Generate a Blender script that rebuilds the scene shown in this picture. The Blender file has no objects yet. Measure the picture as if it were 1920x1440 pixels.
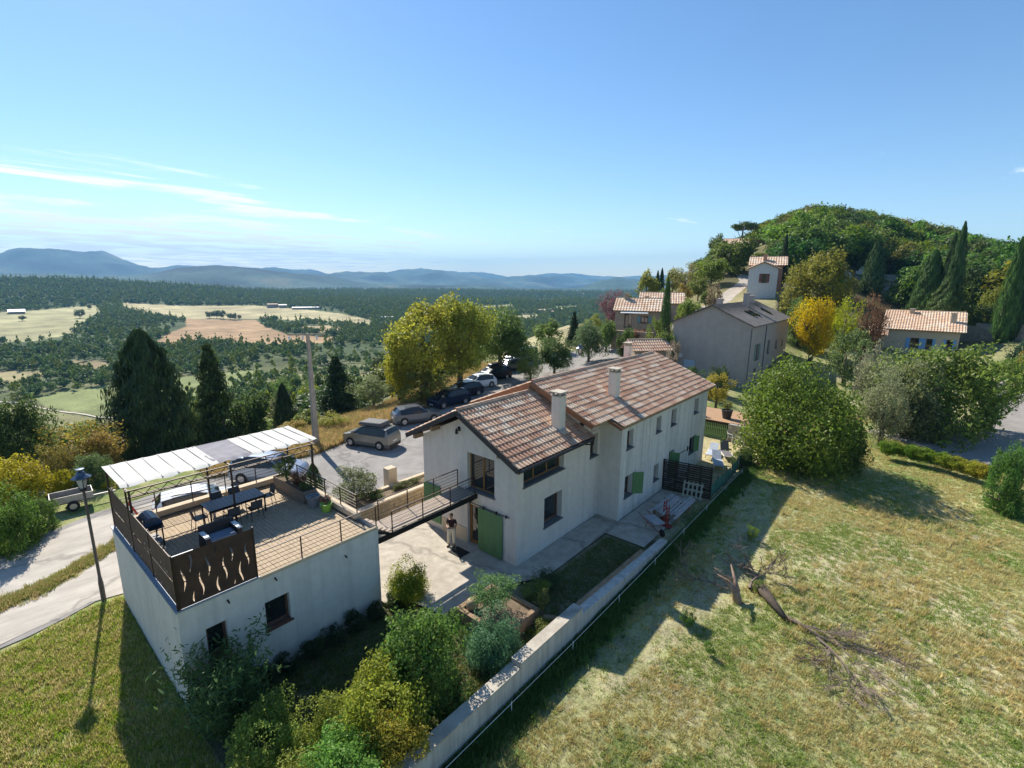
import bpy, bmesh, math, random
import numpy as np
from mathutils import Matrix, Vector, Euler
from mathutils.geometry import delaunay_2d_cdt
R = math.radians
sc = bpy.context.scene
C = sc.collection
H = 12.82
# ---------------------------------------------------------------- camera
F, PITCH, ROLL, YAW = 925.1, 0.21025, 0.00746, 0.70617
def axes():
    cy, sy, cp, sp = math.cos(YAW), math.sin(YAW), math.cos(PITCH), math.sin(PITCH)
    f = np.array([cp*cy, cp*sy, -sp]); rt = np.array([sy, -cy, 0.]); up = np.cross(rt, f)
    return math.cos(ROLL)*rt+math.sin(ROLL)*up, -math.sin(ROLL)*rt+math.cos(ROLL)*up, f
RT, UP, FW = axes()
cd = bpy.data.cameras.new('camera'); cam = bpy.data.objects.new('camera', cd); C.objects.link(cam)
cd.lens = F/1920*36; cd.sensor_width = 36; cd.clip_start = .1; cd.clip_end = 40000
m = Matrix.Identity(4)
for i in range(3):
    m[i][0] = RT[i]; m[i][1] = UP[i]; m[i][2] = -FW[i]
m[0][3], m[1][3], m[2][3] = 0, 0, H
cam.matrix_world = m
sc.camera = cam
# ---------------------------------------------------------------- light
SUN_EL, SUN_AZ = R(41.5), math.atan2(1, .26)        # direction towards the sun
sdir = Vector((math.cos(SUN_AZ)*math.cos(SUN_EL), math.sin(SUN_AZ)*math.cos(SUN_EL), math.sin(SUN_EL)))
sl = bpy.data.lights.new('sun', 'SUN'); sl.energy = 5.0; sl.angle = R(.55); sl.color = (1, .93, .82)
so = bpy.data.objects.new('sun', sl); C.objects.link(so); so.rotation_euler = sdir.to_track_quat('Z', 'Y').to_euler()
so.location = (0, 60, 60)
w = bpy.data.worlds.new('World'); sc.world = w; w.use_nodes = True
nt = w.node_tree; N = nt.nodes; L = nt.links
bg = N['Background']; bg.inputs[1].default_value = .096
sky = N.new('ShaderNodeTexSky'); sky.sky_type = 'NISHITA'; sky.sun_disc = False
sky.sun_elevation = SUN_EL; sky.sun_rotation = math.pi/2-SUN_AZ
sky.altitude = 300; sky.air_density = 1.0; sky.dust_density = .12; sky.ozone_density = 1.5
# thin cirrus streaks: noise on a flat cloud layer high above
tc = N.new('ShaderNodeTexCoord'); sep = N.new('ShaderNodeSeparateXYZ'); L.new(tc.outputs['Generated'], sep.inputs[0])
def mth(op, a, b=None, c=None):
    n = N.new('ShaderNodeMath'); n.operation = op
    for i, v in enumerate((a, b, c)):
        if v is None: continue
        if isinstance(v, (int, float)): n.inputs[i].default_value = v
        else: L.new(v, n.inputs[i])
    return n.outputs[0]
zz = mth('MAXIMUM', sep.outputs[2], .004)
zz = mth('ADD', zz, .02)
cx = mth('DIVIDE', sep.outputs[0], zz); cy_ = mth('DIVIDE', sep.outputs[1], zz)
cmb = N.new('ShaderNodeCombineXYZ'); L.new(cx, cmb.inputs[0]); L.new(cy_, cmb.inputs[1])
mp = N.new('ShaderNodeMapping'); mp.inputs['Rotation'].default_value = (0, 0, R(12)); mp.inputs['Scale'].default_value = (.34, 1.25, 1)
L.new(cmb.outputs[0], mp.inputs[0])
nz = N.new('ShaderNodeTexNoise'); nz.inputs['Scale'].default_value = .8; nz.inputs['Detail'].default_value = 9; nz.inputs['Roughness'].default_value = .62
nz.inputs['Distortion'].default_value = .5
L.new(mp.outputs[0], nz.inputs[0])
# cloud field lies to the left (towards +Y) and low
rad = mth('DIVIDE', cy_, mth('ADD', mth('ABSOLUTE', cx), .5))
def sm(v, a, b):
    n = N.new('ShaderNodeMapRange'); n.interpolation_type = 'SMOOTHSTEP'
    n.inputs[1].default_value = a; n.inputs[2].default_value = b; L.new(v, n.inputs[0]); return n.outputs[0]
side = sm(rad, .35, 2.2)
low = sm(sep.outputs[2], .24, .03)
thr = mth('SUBTRACT', .645, mth('MULTIPLY', .29, mth('MULTIPLY', side, low)))
cl = mth('MULTIPLY', mth('SUBTRACT', nz.outputs[0], thr), 15)
cl = mth('MINIMUM', mth('MAXIMUM', cl, 0), 1)
nz2 = N.new('ShaderNodeTexNoise'); nz2.inputs['Scale'].default_value = .9; nz2.inputs['Detail'].default_value = 5; L.new(cmb.outputs[0], nz2.inputs[0])
cl = mth('MULTIPLY', cl, sm(nz2.outputs[0], .40, .56))
hz = sm(sep.outputs[2], .002, .02)
cl = mth('MULTIPLY', cl, hz)
mx = N.new('ShaderNodeMix'); mx.data_type = 'RGBA'; L.new(cl, mx.inputs[0]); hsv = N.new('ShaderNodeHueSaturation'); hsv.inputs['Saturation'].default_value = 1.18; hsv.inputs['Hue'].default_value = .501; L.new(sky.outputs[0], hsv.inputs['Color']); L.new(hsv.outputs[0], mx.inputs[6]); mx.inputs[7].default_value = (8.2, 8.6, 9.0, 1)
L.new(mx.outputs[2], bg.inputs[0])
sc.view_settings.view_transform = 'Standard'; sc.view_settings.look = 'None'; sc.view_settings.gamma = 1
sc.view_settings.exposure = 0.78
sc.render.engine = 'CYCLES'; sc.render.resolution_x = 1024; sc.render.resolution_y = 768
sc.cycles.max_bounces = 6; sc.cycles.volume_bounces = 0; sc.cycles.transparent_max_bounces = 8
# ---------------------------------------------------------------- helpers
def ray(px, py):
    return FW+RT*(px-960)/F-UP*(py-720)/F
def g(px, py, z=0.):
    d = ray(px, py); t = (z-H)/d[2]; return float(d[0]*t), float(d[1]*t)
def pd(px, dist):                        # point at a compass direction and ground distance
    d = ray(px, 520); h = math.hypot(d[0], d[1]); return float(d[0]/h*dist), float(d[1]/h*dist)
def zat(px, py, dist):
    d = ray(px, py); h = math.hypot(d[0], d[1]); return float(H+d[2]/h*dist)
def tag(o, label=None, cat=None, group=None, kind=None):
    if label: o['label'] = label
    if cat: o['category'] = cat
    if group: o['group'] = group
    if kind: o['kind'] = kind
    return o
OFF = {}
def link(o, parent=None):
    C.objects.link(o)
    if parent: o.parent = parent; OFF[o] = OFF.get(parent, (0, 0, 0))
    return o
def thing(name, label, cat, loc=(0, 0, 0), group=None, local=False, kind=None):
    o = bpy.data.objects.new(name, None); C.objects.link(o); o.location = loc; o.empty_display_size = .2
    OFF[o] = (0, 0, 0) if local else tuple(loc)
    return tag(o, label, cat, group, kind)
class MB:
    def __init__(s): s.v = []; s.f = []; s.m = []; s.cm = 0
    def poly(s, pts, m=None):
        n = len(s.v); s.v += [tuple(p) for p in pts]; s.f.append(tuple(range(n, n+len(pts)))); s.m.append(s.cm if m is None else m); return s
    def hexa(s, p):      # 8 points: bottom 4 ccw, top 4 ccw
        n = len(s.v); s.v += [tuple(q) for q in p]
        for f in ((0, 3, 2, 1), (4, 5, 6, 7), (0, 1, 5, 4), (1, 2, 6, 5), (2, 3, 7, 6), (3, 0, 4, 7)):
            s.f.append(tuple(n+i for i in f)); s.m.append(s.cm)
        return s
    def box(s, x0, x1, y0, y1, z0, z1):
        return s.hexa([(x0, y0, z0), (x1, y0, z0), (x1, y1, z0), (x0, y1, z0), (x0, y0, z1), (x1, y0, z1), (x1, y1, z1), (x0, y1, z1)])
    def beam(s, a, b, wd, ht, up=(0, 0, 1)):
        a = Vector(a); b = Vector(b); d = (b-a).normalized(); u = Vector(up)
        if abs(d.dot(u)) > .99: u = Vector((1, 0, 0))
        r = d.cross(u).normalized(); u = r.cross(d)
        r = r*wd/2; u = u*ht/2
        return s.hexa([a-r-u, a+r-u, b+r-u, b-r-u, a-r+u, a+r+u, b+r+u, b-r+u])
    def tube(s, pts, rad, n=6, cap=True):
        pts = [Vector(p) for p in pts]
        if isinstance(rad, (int, float)): rad = [rad]*len(pts)
        base = len(s.v); pr = None
        for i, p in enumerate(pts):
            d = (pts[min(i+1, len(pts)-1)]-pts[max(i-1, 0)]).normalized()
            u = Vector((0, 0, 1)) if abs(d.z) < .95 else Vector((1, 0, 0))
            if pr is not None: u = pr
            r = d.cross(u); r = r.normalized() if r.length > 1e-6 else Vector((1, 0, 0)); u = r.cross(d).normalized(); pr = u
            for k in range(n):
                a = 2*math.pi*k/n
                s.v.append(tuple(p+(r*math.cos(a)+u*math.sin(a))*rad[i]))
        for i in range(len(pts)-1):
            for k in range(n):
                a = base+i*n+k; b = base+i*n+(k+1) % n
                s.f.append((a, b, b+n, a+n)); s.m.append(s.cm)
        if cap:
            s.f.append(tuple(base+k for k in range(n))[::-1]); s.m.append(s.cm)
            e = base+(len(pts)-1)*n; s.f.append(tuple(e+k for k in range(n))); s.m.append(s.cm)
        return s
    def lathe(s, prof, c=(0, 0, 0), n=12):
        base = len(s.v)
        for r, z in prof:
            for k in range(n):
                a = 2*math.pi*k/n; s.v.append((c[0]+r*math.cos(a), c[1]+r*math.sin(a), c[2]+z))
        for i in range(len(prof)-1):
            for k in range(n):
                a = base+i*n+k; b = base+i*n+(k+1) % n; s.f.append((a, b, b+n, a+n)); s.m.append(s.cm)
        s.f.append(tuple(base+k for k in range(n))[::-1]); s.m.append(s.cm)
        e = base+(len(prof)-1)*n; s.f.append(tuple(e+k for k in range(n))); s.m.append(s.cm)
        return s
    def mesh(s, name, mats, off=(0, 0, 0), smooth=False):
        me = bpy.data.meshes.new(name)
        me.from_pydata([(a-off[0], b-off[1], c-off[2]) for a, b, c in s.v], [], s.f)
        for mt in (mats if isinstance(mats, (list, tuple)) else [mats]): me.materials.append(mt)
        if any(s.m): me.polygons.foreach_set('material_index', s.m)
        if smooth: me.polygons.foreach_set('use_smooth', [True]*len(s.f))
        return me
    def build(s, name, mats, parent=None, kind=None, smooth=False, bevel=0):
        off = OFF.get(parent, (0, 0, 0)) if parent else (0, 0, 0)
        o = bpy.data.objects.new(name, s.mesh(name, mats, off, smooth)); link(o, parent)
        if kind: o['kind'] = kind
        if bevel:
            b = o.modifiers.new('bevel', 'BEVEL'); b.width = bevel; b.segments = 1
        return o
def tbuild(mb, name, mats, label, cat, group=None, loc=None, smooth=False, bevel=0):   # one-mesh thing
    if loc is None: loc = mb.v[0]
    o = bpy.data.objects.new(name, mb.mesh(name, mats, loc, smooth)); C.objects.link(o); o.location = loc; OFF[o] = tuple(loc)
    if bevel:
        b = o.modifiers.new('bevel', 'BEVEL'); b.width = bevel; b.segments = 1
    return tag(o, label, cat, group)
def copy_tree(o, parent=None):
    c = o.copy(); C.objects.link(c); c.parent = parent
    for ch in [k for k in o.children]: copy_tree(ch, c)
    return c
def place(o, loc, rz=0, scale=None, label=None, group=None):
    o.location = loc; o.rotation_euler = (0, 0, rz)
    if scale: o.scale = scale if isinstance(scale, tuple) else (scale,)*3
    if label: o['label'] = label
    if group: o['group'] = group
    return o
# ---------------------------------------------------------------- materials
def nn(nt, t, **k):
    n = nt.nodes.new(t)
    for a, b in k.items(): setattr(n, a, b)
    return n
def mat(name, c, c2=None, scale=4, rough=.8, bump=0, bs=None, metal=0, stretch=(1, 1, 1), dirt=0, spec=.4, streak=0, cracks=0, lo=.35, hi=.65):
    m = bpy.data.materials.new(name); m.use_nodes = True; t = m.node_tree; b = t.nodes['Principled BSDF']
    b.inputs['Roughness'].default_value = rough; b.inputs['Metallic'].default_value = metal; b.inputs['Specular IOR Level'].default_value = spec
    c2 = c2 or tuple(x*.82 for x in c)
    tc = nn(t, 'ShaderNodeTexCoord'); mp = nn(t, 'ShaderNodeMapping'); mp.inputs['Scale'].default_value = stretch
    t.links.new(tc.outputs['Object'], mp.inputs[0])
    nz = nn(t, 'ShaderNodeTexNoise'); nz.inputs['Scale'].default_value = scale; nz.inputs['Detail'].default_value = 6; nz.inputs['Roughness'].default_value = .6
    t.links.new(mp.outputs[0], nz.inputs[0])
    mr = nn(t, 'ShaderNodeMapRange'); mr.inputs[1].default_value = lo; mr.inputs[2].default_value = hi; t.links.new(nz.outputs[0], mr.inputs[0])
    mx = nn(t, 'ShaderNodeMix', data_type='RGBA'); t.links.new(mr.outputs[0], mx.inputs[0])
    mx.inputs[6].default_value = (*c, 1); mx.inputs[7].default_value = (*c2, 1)
    out = mx.outputs[2]
    def layer(out, sx, sc_, amt, col, lo, hi):
        mp2 = nn(t, 'ShaderNodeMapping'); mp2.inputs['Scale'].default_value = sx; t.links.new(tc.outputs['Object'], mp2.inputs[0])
        n2 = nn(t, 'ShaderNodeTexNoise'); n2.inputs['Scale'].default_value = sc_; n2.inputs['Detail'].default_value = 8; n2.inputs['Roughness'].default_value = .65
        t.links.new(mp2.outputs[0], n2.inputs[0])
        r2 = nn(t, 'ShaderNodeMapRange'); r2.inputs[1].default_value = lo; r2.inputs[2].default_value = hi; r2.inputs[4].default_value = amt; t.links.new(n2.outputs[0], r2.inputs[0])
        x2 = nn(t, 'ShaderNodeMix', data_type='RGBA'); t.links.new(r2.outputs[0], x2.inputs[0]); t.links.new(out, x2.inputs[6]); x2.inputs[7].default_value = (*col, 1)
        return x2.outputs[2]
    if dirt: out = layer(out, (1, 1, 1), .45, dirt, tuple(x*.55 for x in c), .45, .75)
    if streak: out = layer(out, (2.6, 2.6, .16), 1.3, streak, tuple(x*.40 for x in c), .44, .72)
    if cracks:
        vo = nn(t, 'ShaderNodeTexVoronoi', feature='DISTANCE_TO_EDGE'); vo.inputs['Scale'].default_value = cracks; n5 = nn(t, 'ShaderNodeTexNoise'); n5.inputs['Scale'].default_value = 1.2; n5.inputs['Detail'].default_value = 5
        t.links.new(tc.outputs['Object'], n5.inputs[0]); x5 = nn(t, 'ShaderNodeMix', data_type='VECTOR'); x5.inputs[0].default_value = .55; t.links.new(tc.outputs['Object'], x5.inputs[4]); t.links.new(n5.outputs['Color'], x5.inputs[5]); t.links.new(x5.outputs[1], vo.inputs['Vector'])
        r5 = nn(t, 'ShaderNodeMapRange'); r5.inputs[1].default_value = 0; r5.inputs[2].default_value = .022; r5.inputs[3].default_value = .62; r5.inputs[4].default_value = 0; t.links.new(vo.outputs['Distance'], r5.inputs[0])
        y5 = nn(t, 'ShaderNodeMix', data_type='RGBA'); t.links.new(r5.outputs[0], y5.inputs[0]); t.links.new(out, y5.inputs[6]); y5.inputs[7].default_value = (*[k*.35 for k in c], 1); out = y5.outputs[2]
    t.links.new(out, b.inputs['Base Color'])
    if bump:
        n3 = nn(t, 'ShaderNodeTexNoise'); n3.inputs['Scale'].default_value = bs or scale*4; n3.inputs['Detail'].default_value = 5; t.links.new(mp.outputs[0], n3.inputs[0])
        bp = nn(t, 'ShaderNodeBump'); bp.inputs['Strength'].default_value = min(1, bump); bp.inputs['Distance'].default_value = .03
        t.links.new(n3.outputs[0], bp.inputs['Height']); t.links.new(bp.outputs[0], b.inputs['Normal'])
    return m
def leafmat(name, trans=.32, var=.35, warm=.0, fixed=None):
    m = bpy.data.materials.new(name); m.use_nodes = True; t = m.node_tree; t.nodes.clear()
    oi = nn(t, 'ShaderNodeObjectInfo'); ge = nn(t, 'ShaderNodeNewGeometry'); tc = nn(t, 'ShaderNodeTexCoord')
    nz = nn(t, 'ShaderNodeTexNoise'); nz.inputs['Scale'].default_value = 2.3; nz.inputs['Detail'].default_value = 3; t.links.new(tc.outputs['Object'], nz.inputs[0])
    def M(op, a, b):
        n = nn(t, 'ShaderNodeMath', operation=op)
        for i, v in enumerate((a, b)):
            if isinstance(v, (int, float)): n.inputs[i].default_value = v
            else: t.links.new(v, n.inputs[i])
        return n.outputs[0]
    ri = ge.outputs['Random Per Island']
    val = M('ADD', M('MULTIPLY', ri, var*1.6), M('MULTIPLY', nz.outputs[0], var*2.2))
    val = M('ADD', val, 1-var*1.9)
    hue = M('ADD', .5+warm, M('MULTIPLY', M('SUBTRACT', M('ADD', oi.outputs['Random'], M('MULTIPLY', nz.outputs[0], 1.2)), 1.1), .03))
    hs = nn(t, 'ShaderNodeHueSaturation'); t.links.new(hue, hs.inputs['Hue']); t.links.new(val, hs.inputs['Value']); hs.inputs['Saturation'].default_value = 1.12; (t.links.new(oi.outputs['Color'], hs.inputs['Color']) if fixed is None else setattr(hs.inputs['Color'], 'default_value', (*fixed, 1)))
    d = nn(t, 'ShaderNodeBsdfPrincipled'); d.inputs['Roughness'].default_value = .55; d.inputs['Specular IOR Level'].default_value = .25
    tr = nn(t, 'ShaderNodeBsdfTranslucent'); ms = nn(t, 'ShaderNodeMixShader'); ms.inputs[0].default_value = trans
    g2 = nn(t, 'ShaderNodeHueSaturation'); g2.inputs['Hue'].default_value = .497; g2.inputs['Value'].default_value = 1.7; t.links.new(hs.outputs[0], g2.inputs['Color'])
    t.links.new(hs.outputs[0], d.inputs['Base Color']); t.links.new(g2.outputs[0], tr.inputs[0])
    t.links.new(d.outputs[0], ms.inputs[1]); t.links.new(tr.outputs[0], ms.inputs[2])
    o = nn(t, 'ShaderNodeOutputMaterial'); t.links.new(ms.outputs[0], o.inputs[0])
    return m
LEAF = leafmat('leaves', .38, .42); NEEDLE = leafmat('needles', .15, .4)
BARK = mat('bark', (.16, .12, .085), (.09, .07, .05), 9, .9, .6, 30)
BARKG = mat('grey_bark', (.30, .26, .21), (.19, .16, .13), 9, .9, .6, 30)
STUC = mat('white_stucco', (.70, .63, .55), (.64, .575, .50), 3, .9, .25, 60, streak=.20, dirt=.14)
STUCS = mat('streaked_stucco', (.70, .67, .61), (.62, .60, .55), 3, .9, .25, 60, streak=.62, dirt=.22)
STUCG = mat('garage_stucco', (.70, .655, .59), (.63, .59, .53), 3, .9, .25, 60, streak=.28, dirt=.14)
CONC = mat('concrete', (.50, .45, .37), (.36, .32, .26), 2.2, .9, .3, 30, dirt=.5, cracks=.35)
CONCD = mat('grey_concrete', (.34, .32, .29), (.24, .225, .20), 2.0, .9, .3, 30, dirt=.4)
CONCW = mat('garden_wall_render', (.60, .56, .49), (.50, .465, .41), 2.2, .9, .3, 30, streak=.7, dirt=.2)
ASPH = mat('worn_asphalt', (.30, .285, .265), (.235, .22, .205), .9, .95, .5, 40, dirt=.4, cracks=.45)
TRACK = mat('gravel_track', (.52, .475, .41), (.39, .355, .305), .9, .95, .6, 30, dirt=.55, stretch=(.7, 2.2, 1), cracks=.3)
BROWN = mat('brown_steel', (.055, .032, .022), (.04, .024, .018), 6, .5, 0, metal=.3)
CORT = mat('corten_sheet', (.085, .042, .026), (.045, .025, .018), 2.5, .7, .1)
PLANK = mat('weathered_decking', (.48, .365, .235), (.33, .25, .165), 3, .8, .3, 30, stretch=(6, 1, 1), dirt=.35)
PLANKB = mat('bridge_boards', (.42, .34, .27), (.30, .24, .19), 3, .8, .3, 30, stretch=(1, 6, 1))
BEIGE = mat('beige_coping', (.58, .47, .33), (.50, .40, .28), 4, .85, .2)
BLUEG = mat('grey_flashing', (.30, .34, .38), (.24, .27, .31), 6, .5, .1)
GLASS = mat('window_glass', (.012, .015, .017), (.02, .024, .024), 1, .04, 0, spec=1.0)
OAK = mat('stained_window_wood', (.26, .13, .035), (.18, .085, .025), 8, .5, .1, stretch=(1, 1, .2))
WINB = mat('brown_window_wood', (.16, .075, .045), (.11, .05, .03), 8, .55)
SILL = mat('grey_sill', (.17, .165, .16), (.12, .118, .115), 8, .7)
GREEN = mat('green_paint', (.10, .22, .085), (.085, .18, .07), 5, .6, .1, stretch=(1, 1, .2))
BLUEP = mat('blue_shutter_paint', (.16, .36, .62), (.14, .31, .54), 5, .5)
DARKW = mat('dark_stained_wood', (.038, .024, .017), (.024, .016, .012), 5, .7, .3, stretch=(.3, 1, 1))
TIMB = mat('timber', (.33, .22, .13), (.22, .145, .085), 5, .8, .3, stretch=(1, 1, 1))
BOARDG = mat('grey_boards', (.46, .44, .42), (.30, .29, .28), 5, .8, .3, stretch=(.4, 2, 1))
BLACK = mat('black_metal', (.02, .02, .022), None, 5, .4, 0, metal=.5)
RUBBER = mat('rubber', (.018, .018, .018), None, 5, .85)
CHROME = mat('grey_alloy', (.45, .45, .46), None, 5, .35, 0, metal=.7)
WHITEP = mat('white_plastic', (.78, .77, .74), None, 5, .5)
STONE = mat('beige_stone', (.48, .36, .21), (.34, .26, .16), 3, .9, .6, 12)
STONEG = mat('grey_stone', (.36, .32, .27), (.22, .20, .17), 2, .9, .7, 10, dirt=.3)
SOIL = mat('garden_soil', (.20, .145, .095), (.12, .09, .055), 5, .95, .8, 25)
RED = mat('red_paint', (.33, .045, .03), (.22, .03, .02), 6, .6)
FASC = mat('dark_fascia', (.035, .032, .033), None, 5, .6)
MORT = mat('ridge_mortar', (.42, .33, .25), (.33, .25, .19), 8, .9, .4)
TCOL = [(.68, .48, .33), (.57, .355, .24), (.47, .27, .175), (.62, .42, .285), (.72, .57, .43), (.53, .315, .21), (.65, .445, .305)]
TILE = [mat('clay_tile_%d' % i, c, tuple(x*.8 for x in c), 14, .85, .2, 60) for i, c in enumerate(TCOL)]
# ---------------------------------------------------------------- terrain
rs = np.random.RandomState(7)
_lat = rs.rand(256, 256)
def vnoise(x, y):
    xi = np.floor(x).astype(int); yi = np.floor(y).astype(int); fx = x-xi; fy = y-yi
    fx = fx*fx*(3-2*fx); fy = fy*fy*(3-2*fy)
    a = _lat[xi % 256, yi % 256]; b = _lat[(xi+1) % 256, yi % 256]; c = _lat[xi % 256, (yi+1) % 256]; d = _lat[(xi+1) % 256, (yi+1) % 256]
    return (a*(1-fx)+b*fx)*(1-fy)+(c*(1-fx)+d*fx)*fy
def fbm(x, y, o=5):
    s = 0; a = .5; t = 0
    for i in range(o): s = s+a*vnoise(x*2**i+17.3*i, y*2**i+5.1*i); t += a; a *= .5
    return s/t-.5
def phi(px): return math.degrees(YAW)-math.degrees(math.atan((px-960)/F))
def rowz(prof, r, px):
    xs = [p[0] for p in prof]; ys = [p[1] for p in prof]; y = np.interp(px, xs, ys)
    d = ray(px, y); return H+d[2]/math.hypot(d[0], d[1])*r
COLS = [-2500, -700, -300, 0, 35, 70, 110, 150, 185, 210, 250, 300, 340, 380, 415, 450, 485, 520, 570, 620, 660, 700, 745, 790, 850, 920, 1000, 1040, 1085, 1110, 1130, 1150, 1170, 1190, 1230, 1300, 1400, 1500, 1600, 1700, 1900, 2200, 3200]
P65 = [(-2500, 500), (-400, 470), (0, 479), (35, 477), (70, 473), (110, 478), (150, 480), (185, 485), (210, 482), (250, 489), (300, 497), (340, 496), (380, 498), (450, 505), (520, 505), (570, 509), (620, 510), (660, 511), (700, 513), (745, 513), (790, 516), (850, 517), (920, 520), (1000, 521), (1060, 521), (1120, 527), (1200, 527), (1400, 515), (2200, 505), (3200, 505)]
P36 = [(-2500, 525), (0, 525), (300, 528), (340, 520), (415, 512), (485, 513), (570, 521), (660, 533), (745, 541), (1000, 546), (1085, 549), (1110, 534), (1150, 524), (1190, 531), (1230, 550), (3200, 550)]
P15 = [(-2500, 520), (0, 523), (110, 522), (185, 524), (300, 532), (415, 540), (485, 547), (570, 551), (700, 558), (900, 566), (1100, 568), (3200, 572)]
RR = [600, 850, 1050, 1250, 1500, 1900, 2600, 3600, 4600, 6500, 9000, 16000]
FT = np.zeros((len(COLS), len(RR)))
for i, px in enumerate(COLS):
    t = rowz(P15, 1500, px)-5; k = min(1, max(0, (700-px)/700)) if px > 0 else 1
    FT[i] = [-46, -43+2*k, -40+3*k, (-40+t)/2 if t > -40 else -44, t, -52, -70, rowz(P36, 3600, px), rowz(P36, 3600, px)*.3-30, rowz(P65, 6500, px), 60, -100]
CPH = np.array([phi(px) for px in COLS])[::-1]; FT = FT[::-1]
# hill and village side (right): columns by bearing, rows by distance
HC = [1080, 1130, 1200, 1260, 1300, 1345, 1400, 1450, 1500, 1600, 1700, 1800, 1920, 2400]
HR = [42, 60, 75, 90, 110, 130, 155, 180, 205, 235, 270, 320, 420, 600]
HT = [[.8, 2.2, 3, 1, -8, -16, -22, -28, -33, -38, -42, -44, -45, -46],
      [.8, 2.4, 3.6, 3.8, 1, -6, -14, -22, -28, -34, -40, -44, -45, -46],
      [.5, 2.6, 4.5, 6.5, 7.5, 8, 4, -4, -14, -24, -34, -42, -45, -46],
      [.4, 2.2, 4.8, 7.5, 10, 12, 11, 8, 0, -10, -25, -38, -45, -46],
      [.3, 1.8, 4.6, 8.2, 11.5, 14, 16, 16, 12, 5, -10, -30, -45, -46],
      [.2, 1.3, 4.2, 8.8, 12.5, 15, 17.5, 18.5, 19, 16, 5, -20, -45, -46],
      [.2, 1.0, 3.6, 9.6, 12.5, 16, 20, 23, 25, 25, 18, 0, -30, -46],
      [.2, .9, 3.2, 9.9, 12.5, 17, 22.5, 26.5, 31, 32.5, 28, 10, -30, -46],
      [.2, .8, 2.8, 6, 11, 15, 21, 27, 33, 35.5, 31, 15, -25, -46],
      [.2, .7, 2.2, 3.6, 7.5, 12.5, 17, 23, 29, 33, 31, 18, -20, -46],
      [.2, .6, 1.7, 2.2, 4.5, 9.5, 13, 18, 24, 28.5, 29, 20, -15, -46],
      [.2, .5, 1.5, 2.6, 4.2, 7.5, 11, 15, 20, 25, 26, 20, -10, -46],
      [.1, .5, 1.6, 3.6, 5.8, 8, 10, 13, 17, 20, 22, 19, -5, -46],
      [.1, .4, 1.2, 3, 5, 7, 9, 12, 15, 18, 20, 18, 0, -46]]
HT = np.array(HT, float)[::-1]; HPH = np.array([phi(px) for px in HC])[::-1]
def bil(T, ph, rr, cols, rows):
    i = np.clip(np.interp(ph, cols, np.arange(len(cols))), 0, len(cols)-1.0001); j = np.clip(np.interp(rr, np.log(rows), np.arange(len(rows))), 0, len(rows)-1.0001)
    a = i.astype(int); b = j.astype(int); u = i-a; v = j-b
    v = v*v*(3-2*v)*.5+v*.5
    return (T[a, b]*(1-u)+T[a+1, b]*u)*(1-v)+(T[a, b+1]*(1-u)+T[a+1, b+1]*u)*v
def ss(x, a, b):
    t = np.clip((x-a)/(b-a), 0, 1); return t*t*(3-2*t)
def hgt(x, y):
    x = np.asarray(x, float); y = np.asarray(y, float)
    r = np.hypot(x, y)+1e-6; ph = np.degrees(np.arctan2(y, x)); lr = np.log(r)
    road = np.interp(x, [-20, 8, 16, 25, 40, 57, 70], [.1, .22, .33, .45, .8, 2.0, 3.2])
    lawn = np.interp(x, [0, 14, 22, 30, 60], [-.5, -.38, -.14, 0, .1])+.10*fbm(x*.25, y*.25, 3)
    gard = np.interp(x, [3, 9, 12], [-.34, -.22, -.08])
    wg = np.where(x < 22.3, ss(y, 8.7, 8.9), ss(y, 8.5, 9.2))
    side = np.where(y > 23.4, .2, np.interp(y, [8.8, 15, 20, 23.4], [-.45, -.32, -.05, .2]))
    side = side*ss(y, 8.6, 9.4)+(1-ss(y, 8.6, 9.4))*-.45
    gard = np.where(x < 3.3, side, gard)
    near = lawn*(1-wg)+gard*wg
    yl = np.interp(x, [3, 10.4, 10.5, 20, 20.2, 36, 42, 60], [23.0, 23.0, 22.6, 22.6, 18, 16.5, 14.5, 12])
    k = np.where(x < 36, ss(y, yl-.15, yl+.15), ss(y, yl-1.5, yl+2.5))
    near = near*(1-k)+road*k
    # edge of the plateau towards the valley
    ye = np.interp(x, [-200, -10, 5, 20, 30, 45, 60, 75, 95], [40, 37.5, 37.3, 37, 38.5, 42.5, 47, 53, 60])
    e = y-ye
    drop = np.interp(e, [-1e4, 0, 4, 12, 35, 65, 115, 200, 400, 700], [0, 0, .7, 4, 15, 25, 36, 44, 47, 47])
    left = near-drop+fbm(x*.02, y*.02, 4)*np.clip(e, 0, 60)*.08
    t = bil(HT, ph, lr, HPH, HR)
    kk = ss(r, 40, 55)
    hill = near*(1-kk)+t*kk
    wr = ss(ph, phi(1085), phi(1190))            # 0 left, 1 hill side (bearing decreases to the right)
    z = left*(1-wr)+hill*wr
    far = bil(FT, ph, lr, CPH, RR)
    rel = fbm(x/900, y/900, 6)*np.interp(r, [600, 1500, 3000, 6500, 12000], [4, 14, 150, 330, 200])
    kf = ss(r, 480, 760)
    return z*(1-kf)+(far+rel)*kf
def h1(x, y): return float(hgt(np.array([x]), np.array([y]))[0])
def proj(P):
    d = P-np.array([0, 0, H]); zc = d@FW; zc = np.where(np.abs(zc) < 1e-6, 1e-6, zc)
    return 960+F*(d@RT)/zc, 720-F*(d@UP)/zc, zc
def inpoly(px, py, poly):
    ins = np.zeros(px.shape, bool); n = len(poly)
    for i in range(n):
        x1, y1 = poly[i]; x2, y2 = poly[(i+1) % n]
        c = ((y1 > py) != (y2 > py)) & (px < (x2-x1)*(py-y1)/((y2-y1) or 1e-9)+x1); ins ^= c
    return ins
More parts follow.
